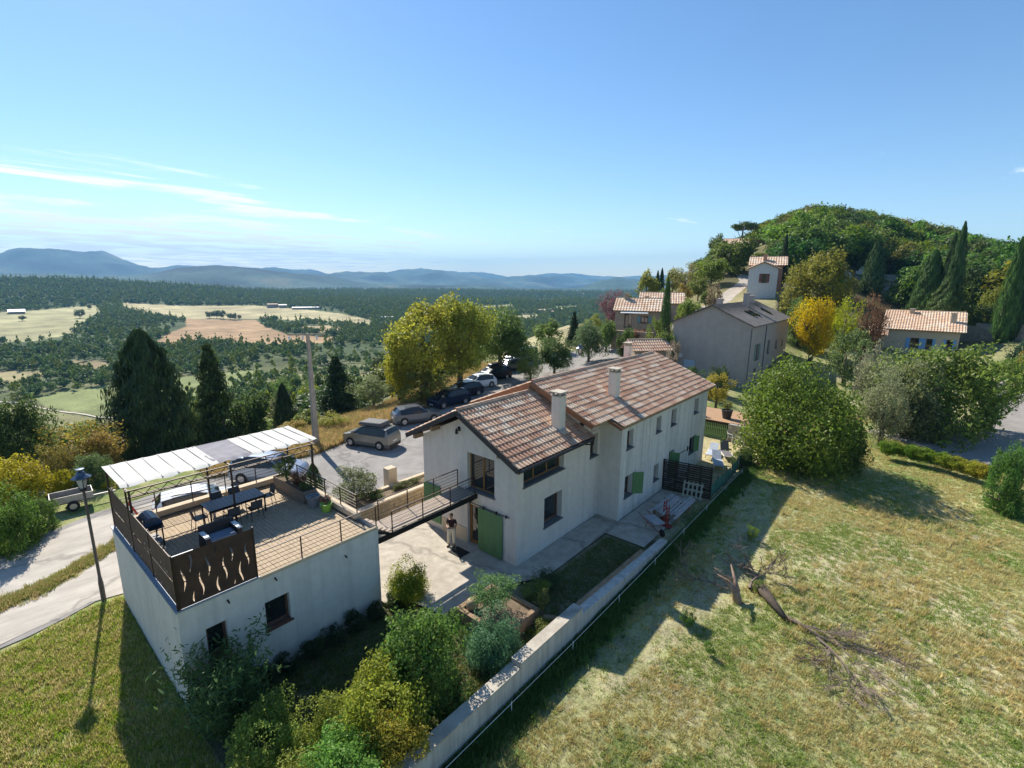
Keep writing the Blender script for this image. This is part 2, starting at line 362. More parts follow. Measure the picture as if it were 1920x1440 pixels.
FIELDS = [  # outline as seen from the drone, colour
    ([(-200, 590), (0, 585), (50, 583), (120, 577), (182, 572), (188, 588), (150, 612), (132, 628), (90, 634), (60, 641), (30, 640), (-200, 650)], (.33, .305, .16)),
    ([(225, 567), (330, 573), (400, 573), (480, 573), (560, 579), (640, 588), (695, 600), (693, 612), (640, 606), (560, 601), (500, 597), (420, 599), (350, 599), (270, 588), (235, 580)], (.40, .345, .19)),
    ([(345, 598), (480, 600), (500, 614), (540, 626), (590, 630), (645, 634), (620, 643), (470, 647), (380, 640), (285, 650), (310, 628), (350, 612)], (.36, .235, .13)),
    ([(560, 612), (615, 610), (650, 617), (600, 624)], (.36, .28, .16)),
    ([(110, 677), (205, 676), (205, 690), (140, 693)], (.34, .27, .15)),
    ([(-100, 697), (82, 695), (80, 716), (55, 722), (-100, 714)], (.27, .23, .12)),
    ([(60, 746), (120, 735), (205, 722), (260, 715), (480, 693), (472, 712), (430, 742), (350, 762), (300, 795), (205, 783), (90, 763)], (.19, .215, .085)),
    ([(-300, 760), (0, 757), (90, 770), (205, 788), (300, 800), (300, 830), (-300, 830)], (.22, .215, .10)),
    ([(-200, 640), (-60, 650), (-60, 676), (-200, 680)], (.34, .27, .15)),
    ([(960, 592), (1010, 590), (1012, 597), (970, 600)], (.42, .36, .22)),
    ([(1040, 575), (1080, 573), (1085, 577), (1045, 580)], (.35, .36, .18)),
    ([(900, 574), (960, 571), (970, 575), (905, 579)], (.36, .34, .18)),
    ([(1000, 562), (1040, 561), (1045, 564), (1005, 565)], (.40, .36, .22)),
]
PATHP = [(-200, 742), (0, 751), (30, 753), (90, 766), (140, 774), (205, 785), (300, 800)]
def fieldmask(px, py):
    m = np.zeros(px.shape, int)
    for i, (p, c) in enumerate(FIELDS): m[inpoly(px, py, p)] = i+1
    return m
def build_terrain():
    az = np.concatenate([np.arange(-180, -30, 6.), np.arange(-30, -9, .5), np.arange(-9, 91, .2), np.arange(91, 97, 1.), np.arange(97, 180, 6.)])
    rr = [2.]
    while rr[-1] < 8300:
        q = rr[-1]; rr.append(q*(1.03 if q < 8 else 1.010 if q < 60 else 1.018 if q < 500 else 1.015))
    rr = np.array(rr); A, Q = np.meshgrid(np.radians(az), rr)
    X = Q*np.cos(A); Y = Q*np.sin(A); Z = hgt(X, Y)
    nr, na = A.shape
    co = np.stack([X, Y, Z], -1).reshape(-1, 3)
    i = np.arange(nr-1)[:, None]; j = np.arange(na)[None]
    q = np.stack([(i*na+j), i*na+(j+1) % na, (i+1)*na+(j+1) % na, (i+1)*na+j], -1).reshape(-1, 4)
    me = quadmesh('ground', co, q)
    # colour of the ground cover itself
    x, y, z = co.T; r = np.hypot(x, y)
    px, py, zc = proj(co)
    n1 = fbm(x*.35, y*.35, 4); n2 = fbm(x*.08+9, y*.08, 3); n3 = fbm(x*1.7, y*1.7, 3)
    straw = np.array([.34, .325, .155]); green = np.array([.165, .205, .065]); bare = np.array([.375, .335, .21]); wood = np.array([.062, .088, .034])
    k = ss(n1*.8+n3*.7-n2*.9, -.10, .22)[:, None]
    col = straw*(1-k)+green*k
    b = ss(n2*1.4-n1*.7+n3*.4, .18, .32)[:, None]*.8
    tr = np.abs((y-6.6)-1.1*np.sin(x*.21))          # trodden strip in the meadow along the wall
    b = np.maximum(b, (ss(-tr, -1.1, -.2)*ss(x, 10, 16)*ss(-x, -34, -28)*ss(n3+n1, -.25, .1))[:, None]*.8)
    col = col*(1-b)+bare*b
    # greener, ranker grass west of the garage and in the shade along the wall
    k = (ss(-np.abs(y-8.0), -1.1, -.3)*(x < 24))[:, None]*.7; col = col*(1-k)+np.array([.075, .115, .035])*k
    k = ((x < 3.4)*ss(y, 12, 16)*ss(n3, -.25, .15))[:, None]*.5; col = col*(1-k)+np.array([.20, .26, .07])*k
    k = (ss(y, 20.5, 22)*(x > 20))[:, None]*.7; col = col*(1-k)+np.array([.42, .35, .22])*k
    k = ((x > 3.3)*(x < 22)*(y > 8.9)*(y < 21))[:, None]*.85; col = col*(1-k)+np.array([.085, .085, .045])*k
    k = ((x > 28)*(x < 41)*(y > 8)*(y < 16)*1.)[:, None]*.75; col = col*(1-k)+np.array([.46, .38, .23])*k
    k = ss(r, 42, 52)[:, None]*(1-ss(np.degrees(np.arctan2(y, x)), 2, 6))[:, None]*.4; col = col*(1-k)+np.array([.34, .33, .17])*k
    # slope below the plateau and the woods
    ye = np.interp(x, [-200, -10, 5, 20, 30, 45, 60, 75, 95], [40, 37.5, 37.3, 37, 38.5, 42.5, 47, 53, 60])
    k = (ss(y-ye, 2, 12)*ss(n1+.1, -.3, .1))[:, None]; col = col*(1-k)+np.array([.12, .125, .05])*k
    k = (ss(r, 70, 110)*(px > 1080))[:, None]; col = col*(1-k)+np.array([.14, .13, .06])*k
    k = ss(r, 260, 420)[:, None]; col = col*(1-k)+(wood+np.clip(n2, -.3, .3)[:, None]*.03)*k
    fm = fieldmask(px, py); ok = (zc > 60)
    fn = (1+.55*fbm(x*.012, y*.012, 4)+.35*fbm(x*.06, y*.006, 3))[:, None]
    for n, (p, c) in enumerate(FIELDS):
        s = ok & (fm == n+1); col[s] = np.array(c)*fn[s]
    # mountains: woods with lighter clearings
    k = ss(r, 1900, 2600)[:, None]; fn = fbm(x/260, y/260, 5)[:, None]; m2 = ss(fn, .14, .24)*.7
    mcol = np.array([.045, .075, .055])*(1+fn*3)*(1-m2)+np.array([.14, .13, .075])*m2; col = col*(1-k)+mcol*k
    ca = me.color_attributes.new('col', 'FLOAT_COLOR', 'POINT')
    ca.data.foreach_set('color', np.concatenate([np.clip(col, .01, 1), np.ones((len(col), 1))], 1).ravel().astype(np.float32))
    mt = bpy.data.materials.new('ground_cover'); mt.use_nodes = True; t = mt.node_tree; b = t.nodes['Principled BSDF']; b.inputs['Roughness'].default_value = .95; b.inputs['Specular IOR Level'].default_value = .1
    at = nn(t, 'ShaderNodeAttribute', attribute_name='col'); ge = nn(t, 'ShaderNodeNewGeometry')
    def noise(s, d=5):
        n = nn(t, 'ShaderNodeTexNoise'); n.inputs['Scale'].default_value = s; n.inputs['Detail'].default_value = d; n.inputs['Roughness'].default_value = .65; t.links.new(ge.outputs['Position'], n.inputs[0]); return n.outputs[0]
    def rng(v, a, b, c, d):
        n = nn(t, 'ShaderNodeMapRange'); n.inputs[1].default_value = a; n.inputs[2].default_value = b; n.inputs[3].default_value = c; n.inputs[4].default_value = d; t.links.new(v, n.inputs[0]); return n.outputs[0]
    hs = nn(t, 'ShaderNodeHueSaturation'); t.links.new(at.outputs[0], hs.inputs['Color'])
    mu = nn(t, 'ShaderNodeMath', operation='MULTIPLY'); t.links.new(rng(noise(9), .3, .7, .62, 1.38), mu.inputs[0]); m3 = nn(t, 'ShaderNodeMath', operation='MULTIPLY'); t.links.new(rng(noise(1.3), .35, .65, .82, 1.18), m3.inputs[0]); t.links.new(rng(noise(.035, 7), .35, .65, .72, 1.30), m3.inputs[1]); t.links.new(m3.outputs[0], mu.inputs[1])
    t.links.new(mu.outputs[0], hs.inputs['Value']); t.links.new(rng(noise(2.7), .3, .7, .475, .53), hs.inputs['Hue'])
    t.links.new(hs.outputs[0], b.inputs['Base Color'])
    bp = nn(t, 'ShaderNodeBump'); bp.inputs['Strength'].default_value = .8; bp.inputs['Distance'].default_value = .06; t.links.new(noise(14, 6), bp.inputs['Height']); t.links.new(bp.outputs[0], b.inputs['Normal'])
    me.materials.append(mt); me.polygons.foreach_set('use_smooth', np.ones(len(q), bool))
    o = bpy.data.objects.new('ground', me); C.objects.link(o); tag(o, kind='structure', label='dry meadow and terrain falling to the wooded valley and far mountains')
    return o
def quadmesh(name, co, q, mats=()):
    me = bpy.data.meshes.new(name); me.vertices.add(len(co)); me.vertices.foreach_set('co', np.asarray(co, np.float32).ravel())
    n = q.shape[1]
    me.loops.add(q.size); me.loops.foreach_set('vertex_index', q.ravel().astype(np.int32))
    me.polygons.add(len(q)); me.polygons.foreach_set('loop_start', np.arange(len(q), dtype=np.int32)*n); me.update(calc_edges=True)
    for m in mats: me.materials.append(m)
    return me
build_terrain()
def sheet(name, poly, m, dz=.03, step=.8, wob=.12, label=None, drape=True, z=None):
    """ground sheet draped on the terrain: outline subdivided, slightly uneven edge, delaunay filled"""
    rnd = random.Random(name); pts = []
    n = len(poly)
    for i in range(n):
        a = Vector(poly[i]); b = Vector(poly[(i+1) % n]); k = max(1, int((b-a).length/step))
        for j in range(k):
            p = a.lerp(b, j/k); pts.append(Vector((p.x+rnd.uniform(-wob, wob), p.y+rnd.uniform(-wob, wob))))
    edges = [(i, (i+1) % len(pts)) for i in range(len(pts))]
    P = np.array(pts); x0, y0 = P.min(0); x1, y1 = P.max(0); pl = [tuple(p) for p in pts]
    gx, gy = np.meshgrid(np.arange(x0, x1, step), np.arange(y0, y1, step)); gx = gx.ravel()+.13; gy = gy.ravel()+.07
    k = inpoly(gx, gy, pl); inner = [Vector((a, b)) for a, b in zip(gx[k], gy[k])]
    V, E_, Fc, *_ = delaunay_2d_cdt(pts+inner, edges, [], 1, 1e-4)
    xs = np.array([v.x for v in V]); ys = np.array([v.y for v in V]); zs = (hgt(xs, ys)+dz) if z is None else np.full(len(xs), z)
    me = bpy.data.meshes.new(name); me.from_pydata(list(zip(xs, ys, zs)), [], Fc); me.materials.append(m)
    me.polygons.foreach_set('use_smooth', [True]*len(me.polygons))
    o = bpy.data.objects.new(name, me); C.objects.link(o); tag(o, label, kind='structure'); return o
road_px = []
sheet('road', [(-30, 34), (-12, 32.6), (.4, 31.7), (4.2, 33.2), (8, 33.8), (12, 33.2), (16.5, 32.4), (20, 33.4), (24, 34.6), (28, 35.4), (36, 38.5), (46, 43), (55, 45), (60, 41), (64, 38), (72, 33), (80, 30), (84, 27), (78, 25.5), (68, 27.5), (60, 25.4), (57.5, 24.6), (54, 21), (46, 19.5), (37, 19.5), (36, 20.6), (20.5, 20.6), (20.4, 23), (10.6, 23.1), (3.4, 23.4), (2.4, 23.6), (-.24, 22.9), (-8, 21.5), (-30, 18)], ASPH, .03, label='grey asphalt lane and parking area behind the house')
sheet('track', [(-30, 33.7), (-12, 32.3), (.4, 31.3), (4.0, 32.4), (8, 32.2), (12.5, 30), (10, 26.5), (8, 24.2), (3.4, 23.5), (2.4, 23.8), (-.24, 23.1), (-8, 21.9), (-30, 18.5)], TRACK, .036, label='worn pale track coming down past the garage')
sheet('verge', [(-30, 26.3), (-10, 26.2), (-1, 26.4), (1.5, 27.1), (3.6, 28.3), (5.3, 29.4), (3.6, 27.4), (2.4, 26.3), (1.2, 25.9), (-1, 25.3), (-10, 24.6), (-30, 24.6)], mat('weedy_verge', (.22, .22, .085), (.36, .31, .17), 3, .95, .8, 30), .042, 1.1, .22, label='strip of grass between the two wheel lanes')
sheet('village_road', [g(*p, .4) for p in [(1612, 806), (1720, 832), (1830, 858), (1925, 885), (2050, 915), (2300, 905), (2300, 735), (1990, 700), (1905, 722), (1862, 742), (1830, 785), (1740, 800)]], mat('village_asphalt', (.31, .285, .255), (.24, .22, .20), .8, .95, .4, 40, dirt=.25), .03, 1.2, .1, label='grey asphalt lane beyond the hedge')
sheet('hill_road', [pd(1255, 66), pd(1276, 64), pd(1283, 72), pd(1322, 80), pd(1372, 92), pd(1404, 104), pd(1402, 118), pd(1378, 122), pd(1388, 112), pd(1376, 104), pd(1330, 92), pd(1275, 82)], mat('pale_lane', (.42, .375, .31), (.34, .30, .25), .8, .95, .4, 20), .03, 1.5, .1, label='pale lane climbing to the upper houses')
sheet('valley_path', [g(x, y, -45) for x, y in PATHP]+[g(x, y+2.2, -45) for x, y in PATHP[::-1]], mat('chalk_path', (.55, .50, .40), None, 1, .95), .3, 6, .1, label='pale farm track across the valley field')
# ---------------------------------------------------------------- foliage prototypes
def unit(n, rng):
    v = rng.normal(size=(n, 3)); return v/np.linalg.norm(v, axis=1)[:, None]
def leaves(c, nrm, size, rng, asp=.5, up=0.):
    n = len(c); t = rng.normal(size=(n, 3)); t[:, 2] += up*3
    t -= (t*nrm).sum(1)[:, None]*nrm; t /= np.linalg.norm(t, axis=1)[:, None]+1e-9
    b = np.cross(nrm, t); s = (size*rng.uniform(.6, 1.3, n))[:, None]
    V = np.stack([c-t*s, c+b*s*asp, c+t*s, c-b*s*asp], 1).reshape(-1, 3)
    return V
def crown(name, shape, nl, size, seed, nl_l=26, m=None):
    rng = np.random.RandomState(seed)
    dome = shape == 'dome'; shape = 'bush' if dome else shape
    if shape in ('round', 'bush', 'open', 'umb'):
        k = nl_l; d = unit(k, rng); rad = rng.uniform(.35, .78, k); ce = d*rad[:, None]; lr = rng.uniform(.20, .40, k)
        if shape == 'open': lr *= .8; ce *= 1.08
        if shape == 'umb': ce[:, 2] = np.abs(ce[:, 2])*.5-.1; ce[:, :2] *= 1.1; lr *= .8
        if shape == 'bush': ce[:, 2] = ce[:, 2]*.95-.05
        w = lr**2; w /= w.sum(); pick = rng.choice(k, nl, p=w); dd = unit(nl, rng)
        c = ce[pick]+dd*(lr[pick]*rng.uniform(.55, 1.12, nl)**.6)[:, None]
        # sprigs sticking out
        far = np.linalg.norm(c, axis=1) > .42; c = c[far]; dd = dd[far]
        nrm = dd*.5+unit(len(c), rng)*.8+np.array([0, 0, .35])
        # uneven outline: lobes and hollows
        dn = c/(np.linalg.norm(c, axis=1)[:, None]+1e-9); q = dn*1.7+seed*3.1; f = vnoise(q[:, 0]+q[:, 2]*.7, q[:, 1]-q[:, 2]*.9)+.5*vnoise(q[:, 0]*2.7+4, q[:, 1]*2.7+q[:, 2]*2.1)
        c = c*((.76+.30*f) if dome else (.66+.46*f))[:, None]; sprig = rng.rand(len(c)) < .07; c[sprig] *= 1.13
        if shape == 'bush': c[:, 2] = np.clip(c[:, 2], -1, 2)
        nrm /= np.linalg.norm(nrm, axis=1)[:, None]; V = leaves(c, nrm, size, rng)
    elif shape == 'col':
        z = rng.uniform(-1, 1, nl); a = rng.uniform(0, 2*math.pi, nl)
        pr = np.clip((z+1.05)/.35, 0, 1)**.5*np.clip((1.02-z)/1.5, 0, 1)**.62
        lump = 1+.22*np.sin(a*5+z*7+seed)*np.sin(z*11+seed)+.12*np.sin(a*9-z*17)
        rr = pr*lump*rng.uniform(.72, 1.04, nl)
        c = np.stack([rr*np.cos(a), rr*np.sin(a), z], 1)
        nrm = np.stack([np.cos(a), np.sin(a), np.full(nl, .25)], 1)+unit(nl, rng)*.6; nrm /= np.linalg.norm(nrm, axis=1)[:, None]
        V = leaves(c, nrm, size, rng, .42, 1.)
    elif shape == 'cone':
        nb = nl//45; V = []
        for i in range(nb):
            z = rng.uniform(-.98, .97); ln = (1-z)/2*rng.uniform(.5, 1.12)*1.05+.07; a = rng.uniform(0, 6.283); t = rng.uniform(.12, 1, 45)**.8
            sp = .10*ln+.015; rad = t*ln
            c = np.stack([rad*np.cos(a), rad*np.sin(a), z-.10*t*ln+.12*(t**2)*ln], 1)+rng.normal(size=(45, 3))*sp*np.array([1, 1, .45])
            nrm = unit(45, rng)+np.array([0, 0, .8]); nrm /= np.linalg.norm(nrm, axis=1)[:, None]; V.append(leaves(c, nrm, size, rng, .45))
        V = np.concatenate(V)
    elif shape == 'cane':        # bamboo: arching canes with hanging leaves
        nb = nl//40; V = []
        for i in range(nb):
            a = rng.uniform(0, 6.283); r0 = rng.uniform(0, .45); lean = rng.uniform(.1, .7); t = rng.uniform(.15, 1, 40)
            rad = r0+lean*t**2; top = rng.uniform(.9, 2.0)
            c = np.stack([rad*np.cos(a), rad*np.sin(a), -1+top*t-.1*t**3], 1)+rng.normal(size=(40, 3))*.06
            nrm = unit(40, rng); V.append(leaves(c, nrm, size*1.5, rng, .22))
        V = np.concatenate(V)
    q = np.arange(len(V)).reshape(-1, 4)
    return quadmesh(name, V, q, [m or LEAF])
def trunk_mesh(name, seed, m, limbs=5, lean=.06, straight=False):
    r = random.Random(seed); mb = MB()
    top = 1.0; x = r.uniform(-lean, lean); y = r.uniform(-lean, lean)
    pts = [(0, 0, -.06), (x*.3, y*.2, .3), (x*.8, y, .62), (x, y, top)]
    mb.tube(pts, [.045, .036, .028, .012], 7)
    if not straight:
        for i in range(limbs):
            a = 6.283*i/limbs+r.uniform(-.4, .4); z0 = r.uniform(.38, .62); ln = r.uniform(.25, .4)
            p0 = (x*z0, y*z0, z0)
            mb.tube([p0, (p0[0]+math.cos(a)*ln*.45, p0[1]+math.sin(a)*ln*.45, z0+.13), (p0[0]+math.cos(a)*ln, p0[1]+math.sin(a)*ln, z0+.34)], [.02, .013, .005], 5)
    return mb.mesh(name, m, smooth=True)
CR = {}
for i in range(3):
    CR['round', 'hi', i] = crown('crown_round', 'round', 17000, .036, 10+i, 34)
    CR['round', 'mid', i] = crown('crown_round_mid', 'round', 5200, .062, 20+i, 26)
    CR['round', 'low', i] = crown('crown_round_low', 'round', 620, .15, 30+i, 16)
    CR['open', 'mid', i] = crown('crown_open', 'open', 4200, .050, 40+i, 30)
    CR['open', 'hi', i] = crown('crown_open', 'open', 9000, .038, 44+i, 40)
    CR['cone', 'mid', i] = crown('crown_cone', 'cone', 12000, .055, 50+i, m=NEEDLE)
    CR['cone', 'low', i] = crown('crown_cone_low', 'cone', 700, .13, 60+i, m=NEEDLE)
    CR['col', 'mid', i] = crown('crown_columnar', 'col', 9000, .055, 70+i, m=NEEDLE)
CR['col', 'hi', 0] = crown('crown_columnar', 'col', 26000, .042, 75, m=NEEDLE)
CR['umb', 'mid', 0] = crown('crown_umbrella', 'umb', 5000, .06, 80, 22, m=NEEDLE)
CR['dome', 'hi', 0] = crown('crown_dome', 'dome', 32000, .026, 97, 70)
for i in range(2):
    CR['bush', 'hi', i] = crown('crown_bush', 'bush', 22000, .034, 90+i, 44)
    CR['bush', 'mid', i] = crown('crown_bush', 'bush', 5200, .055, 94+i, 26)
    CR['cane', 'mid', i] = crown('crown_cane', 'cane', 6500, .045, 98+i)
TR = {(k, i): trunk_mesh('trunk', i*7+len(k), BARKG if k == 'grey' else BARK, straight=(k == 'straight')) for k in ('brown', 'grey', 'straight') for i in range(3)}
rt = random.Random(5)
def tree(name, label, cat, x, y, h, wd, shape='round', lod='mid', col=(.07, .10, .03), group=None, cz=.22, z=None, bark=None, wy=None, rz=None, v=None, sink=0):
    """thing > trunk, crown ; h total height, wd crown width, cz share of height below the crown"""
    z = h1(x, y) if z is None else z
    t = thing(name, label, cat, (x, y, z-sink), group)
    ks = [k[2] for k in CR if k[0] == shape and k[1] == lod]; i = v if v is not None else rt.choice(ks)
    c = bpy.data.objects.new('crown', CR[shape, lod, i]); link(c, t); hb = h*(1-cz)
    hb = hb*(1.28 if cz == 0 and shape in ('bush', 'dome', 'round') else 1.0)
    c.location = (0, 0, h-hb/2); c.scale = (wd/2, (wy or wd)/2, hb/2); c.rotation_euler = (0, 0, rt.uniform(0, 6.28) if rz is None else rz)
    c.color = (*col, 1)
    k = bark or ('straight' if shape in ('col', 'cone') else 'brown')
    if k != 'none':
        tr = bpy.data.objects.new('trunk', TR[k, rt.randrange(3)]); link(tr, t); tw_ = min(max(h, wd*.7), 11)*.8; tr.scale = (tw_, tw_, h*(.72 if shape in ('round', 'open', 'umb') else .45)*(1 if cz > .04 else .75))
    return t
def tpx(name, label, cat, px, dist, top, wpx, shape='round', lod='mid', col=(.07, .10, .03), group=None, cz=.22, dz=0, **k):
    p0 = px
    for _ in range(3):          # the picture column is read at mid height of the plant
        x, y = pd(px, dist); z = h1(x, y)+dz; yb = float(proj(np.array([[x, y, z]]))[1][0]); px = 927.7+(p0-927.7)*(5055-520)/(5055-(yb+top)/2)
    x, y = pd(px, dist); z = h1(x, y)+dz; d = ray(px, 520); dep = dist/math.hypot(d[0], d[1])
    h = max(.5, zat(px, top, dist)-z); return tree(name, label, cat, x, y, h, wpx*dep/F, shape, lod, col, group, cz, z=z, **k)
# ---------------------------------------------------------------- scattering (stuff)
def scatter(name, P, S, Z, protos, kind='stuff', label=None, tilt=None):
    me = bpy.data.meshes.new(name); me.vertices.add(len(P)); me.vertices.foreach_set('co', np.asarray(P, np.float32).ravel())
    for nm, a in (('sc', S), ('rz', Z)):
        at = me.attributes.new(nm, 'FLOAT', 'POINT'); at.data.foreach_set('value', np.asarray(a, np.float32))
    o = bpy.data.objects.new(name, me); C.objects.link(o); tag(o, label, kind=kind)
    col = bpy.data.collections.new(name+'_kinds')
    for p in protos: col.objects.link(p)
    ng = bpy.data.node_groups.new(name, 'GeometryNodeTree')
    ng.interface.new_socket('Geometry', in_out='INPUT', socket_type='NodeSocketGeometry'); ng.interface.new_socket('Geometry', in_out='OUTPUT', socket_type='NodeSocketGeometry')
    gi = ng.nodes.new('NodeGroupInput'); go = ng.nodes.new('NodeGroupOutput'); ip = ng.nodes.new('GeometryNodeInstanceOnPoints'); ci = ng.nodes.new('GeometryNodeCollectionInfo')
    ci.inputs[0].default_value = col; ci.inputs['Separate Children'].default_value = True; ci.inputs['Reset Children'].default_value = True
    mp = ng.nodes.new('GeometryNodeMeshToPoints')
    ng.links.new(gi.outputs[0], mp.inputs[0]); ng.links.new(mp.outputs[0], ip.inputs['Points']); ng.links.new(ci.outputs[0], ip.inputs['Instance']); ip.inputs['Pick Instance'].default_value = True
    rv = ng.nodes.new('FunctionNodeRandomValue'); rv.data_type = 'INT'; rv.inputs[4].default_value = 0; rv.inputs[5].default_value = len(protos)-1; ng.links.new(rv.outputs[2], ip.inputs['Instance Index'])
    a1 = ng.nodes.new('GeometryNodeInputNamedAttribute'); a1.data_type = 'FLOAT'; a1.inputs[0].default_value = 'sc'; ng.links.new(a1.outputs[0], ip.inputs['Scale'])
    a2 = ng.nodes.new('GeometryNodeInputNamedAttribute'); a2.data_type = 'FLOAT'; a2.inputs[0].default_value = 'rz'; cx = ng.nodes.new('ShaderNodeCombineXYZ'); ng.links.new(a2.outputs[0], cx.inputs[2]); ng.links.new(cx.outputs[0], ip.inputs['Rotation'])
    ng.links.new(ip.outputs[0], go.inputs[0])
    md = o.modifiers.new('scatter', 'NODES'); md.node_group = ng
    return o
def proto(name, me, col, scale=(1, 1, 1), loc=(0, 0, 0)):
    me = me.copy(); me.transform(Matrix.Translation(loc) @ Matrix.Diagonal((*scale, 1)))
    me.materials.clear(); me.materials.append(leafmat(name+'_leaves', .2, .35, fixed=col)); o = bpy.data.objects.new(name, me); return o
FG = [(.115, .18, .045), (.085, .145, .038), (.19, .235, .05), (.07, .12, .036), (.15, .21, .045), (.21, .245, .05)]
# ---------------------------------------------------------------- building helpers
def pt(ax, c, inw, a, d, z): return (c+inw*d, a, z) if ax == 'x' else (a, c+inw*d, z)
def wallp(mb, ax, c, inw, a0, a1, z0, z1, ops=(), dep=.28, cap=None):
    As = sorted({a0, a1, *[o[0] for o in ops], *[o[1] for o in ops]}); Zs = sorted({z0, z1, *[o[2] for o in ops], *[o[3] for o in ops]})
    for i in range(len(As)-1):
        for j in range(len(Zs)-1):
            am = (As[i]+As[i+1])/2; zm = (Zs[j]+Zs[j+1])/2
            if any(o[0] < am < o[1] and o[2] < zm < o[3] for o in ops): continue
            mb.poly([pt(ax, c, inw, As[i], 0, Zs[j]), pt(ax, c, inw, As[i+1], 0, Zs[j]), pt(ax, c, inw, As[i+1], 0, Zs[j+1]), pt(ax, c, inw, As[i], 0, Zs[j+1])])
    for o in ops:
        b0, b1, y0, y1 = o[:4]
        q = [(b0, y0), (b1, y0), (b1, y1), (b0, y1)]
        for i in range(4):
            p, r = q[i], q[(i+1) % 4]
            mb.poly([pt(ax, c, inw, p[0], 0, p[1]), pt(ax, c, inw, r[0], 0, r[1]), pt(ax, c, inw, r[0], dep, r[1]), pt(ax, c, inw, p[0], dep, p[1])])
    if cap: mb.poly([pt(ax, c, inw, a, 0, z) for a, z in cap])
def bx(mb, ax, c, inw, a0, a1, d0, d1, z0, z1):
    p, q = pt(ax, c, inw, a0, d0, z0), pt(ax, c, inw, a1, d1, z1)
    mb.box(min(p[0], q[0]), max(p[0], q[0]), min(p[1], q[1]), max(p[1], q[1]), z0, z1)
def window(par, ax, c, inw, o, dep=.28, fm=None, fw=.07, leafs=1, sill=SILL, glass=None, sout=.08, name='window', bars=0):
    a0, a1, z0, z1 = o[:4]; mb = MB(); d0, d1 = dep-.05, dep+.02
    bx(mb, ax, c, inw, a0+.002, a1-.002, d0, d1, z0+.03, z0+fw+.03); bx(mb, ax, c, inw, a0+.002, a1-.002, d0, d1, z1-fw, z1-.002)
    xs = [a0+.002+(a1-a0-.004)*k/leafs for k in range(leafs+1)]
    for k, x in enumerate(xs):
        l = x if k == 0 else x-fw*(1 if k == leafs else .6); r = x if k == leafs else x+fw*(1 if k == 0 else .6)
        bx(mb, ax, c, inw, l, r, d0+.004, d1-.004, z0+fw+.03, z1-fw)
    for k in range(bars):
        zz = z0+(z1-z0)*(k+1)/(bars+1); bx(mb, ax, c, inw, a0+fw, a1-fw, d0+.01, d1-.01, zz-.015, zz+.015)
    w = mb.build(name, fm or WINB, par)
    for k in range(leafs):
        g_ = MB(); bx(g_, ax, c, inw, xs[k]+.03, xs[k+1]-.03, dep-.02, dep-.01, z0+fw, z1-fw+.01); g_.build('pane', glass or GLASS, w)
    if sill:
        s = MB(); bx(s, ax, c, inw, a0-.06, a1+.06, -sout, .0-.002, z0-.06, z0); bx(s, ax, c, inw, a0+.002, a1-.002, 0, dep-.05, z0-.04, z0+.012); s.build('sill', sill, w)
    return w
def planks(par, ax, c, inw, a0, a1, z0, z1, n, th, m, d0=0, name='plank', horiz=False, gap=.008, rnd=.0, rng=random.Random(3)):
    for k in range(n):
        mb = MB(); j = rng.uniform(-rnd, rnd)
        if horiz:
            p = z0+(z1-z0)*k/n; q = z0+(z1-z0)*(k+1)/n-gap; bx(mb, ax, c, inw, a0, a1, d0+j, d0+th+j, p, q)
        else:
            p = a0+(a1-a0)*k/n; q = a0+(a1-a0)*(k+1)/n-gap; bx(mb, ax, c, inw, p, q, d0+j, d0+th+j, z0, z1+j)
        mb.build(name, m, par)
TW, TL = .235, .375
def tile_profile(w, l):
    h = w*.30; return [(0, .012), (.06*w, .5*h), (.2*w, .9*h), (.34*w, h), (.5*w, .88*h), (.62*w, .5*h), (.68*w, .012), (w*1.02, .006)]
def tile_mb(w=TW, l=TL):
    mb = MB(); pr = tile_profile(w, l); n = len(pr)
    lo = [(x, 0, z+.035) for x, z in pr]; up = [(x*.97+.005, l*1.12, z*.9+.0) for x, z in pr]; fr = [(x, .004, max(0, z-.02)) for x, z in pr]
    for i in range(n-1):
        mb.poly([lo[i], lo[i+1], up[i+1], up[i]]); mb.poly([fr[i], fr[i+1], lo[i+1], lo[i]])
    return mb
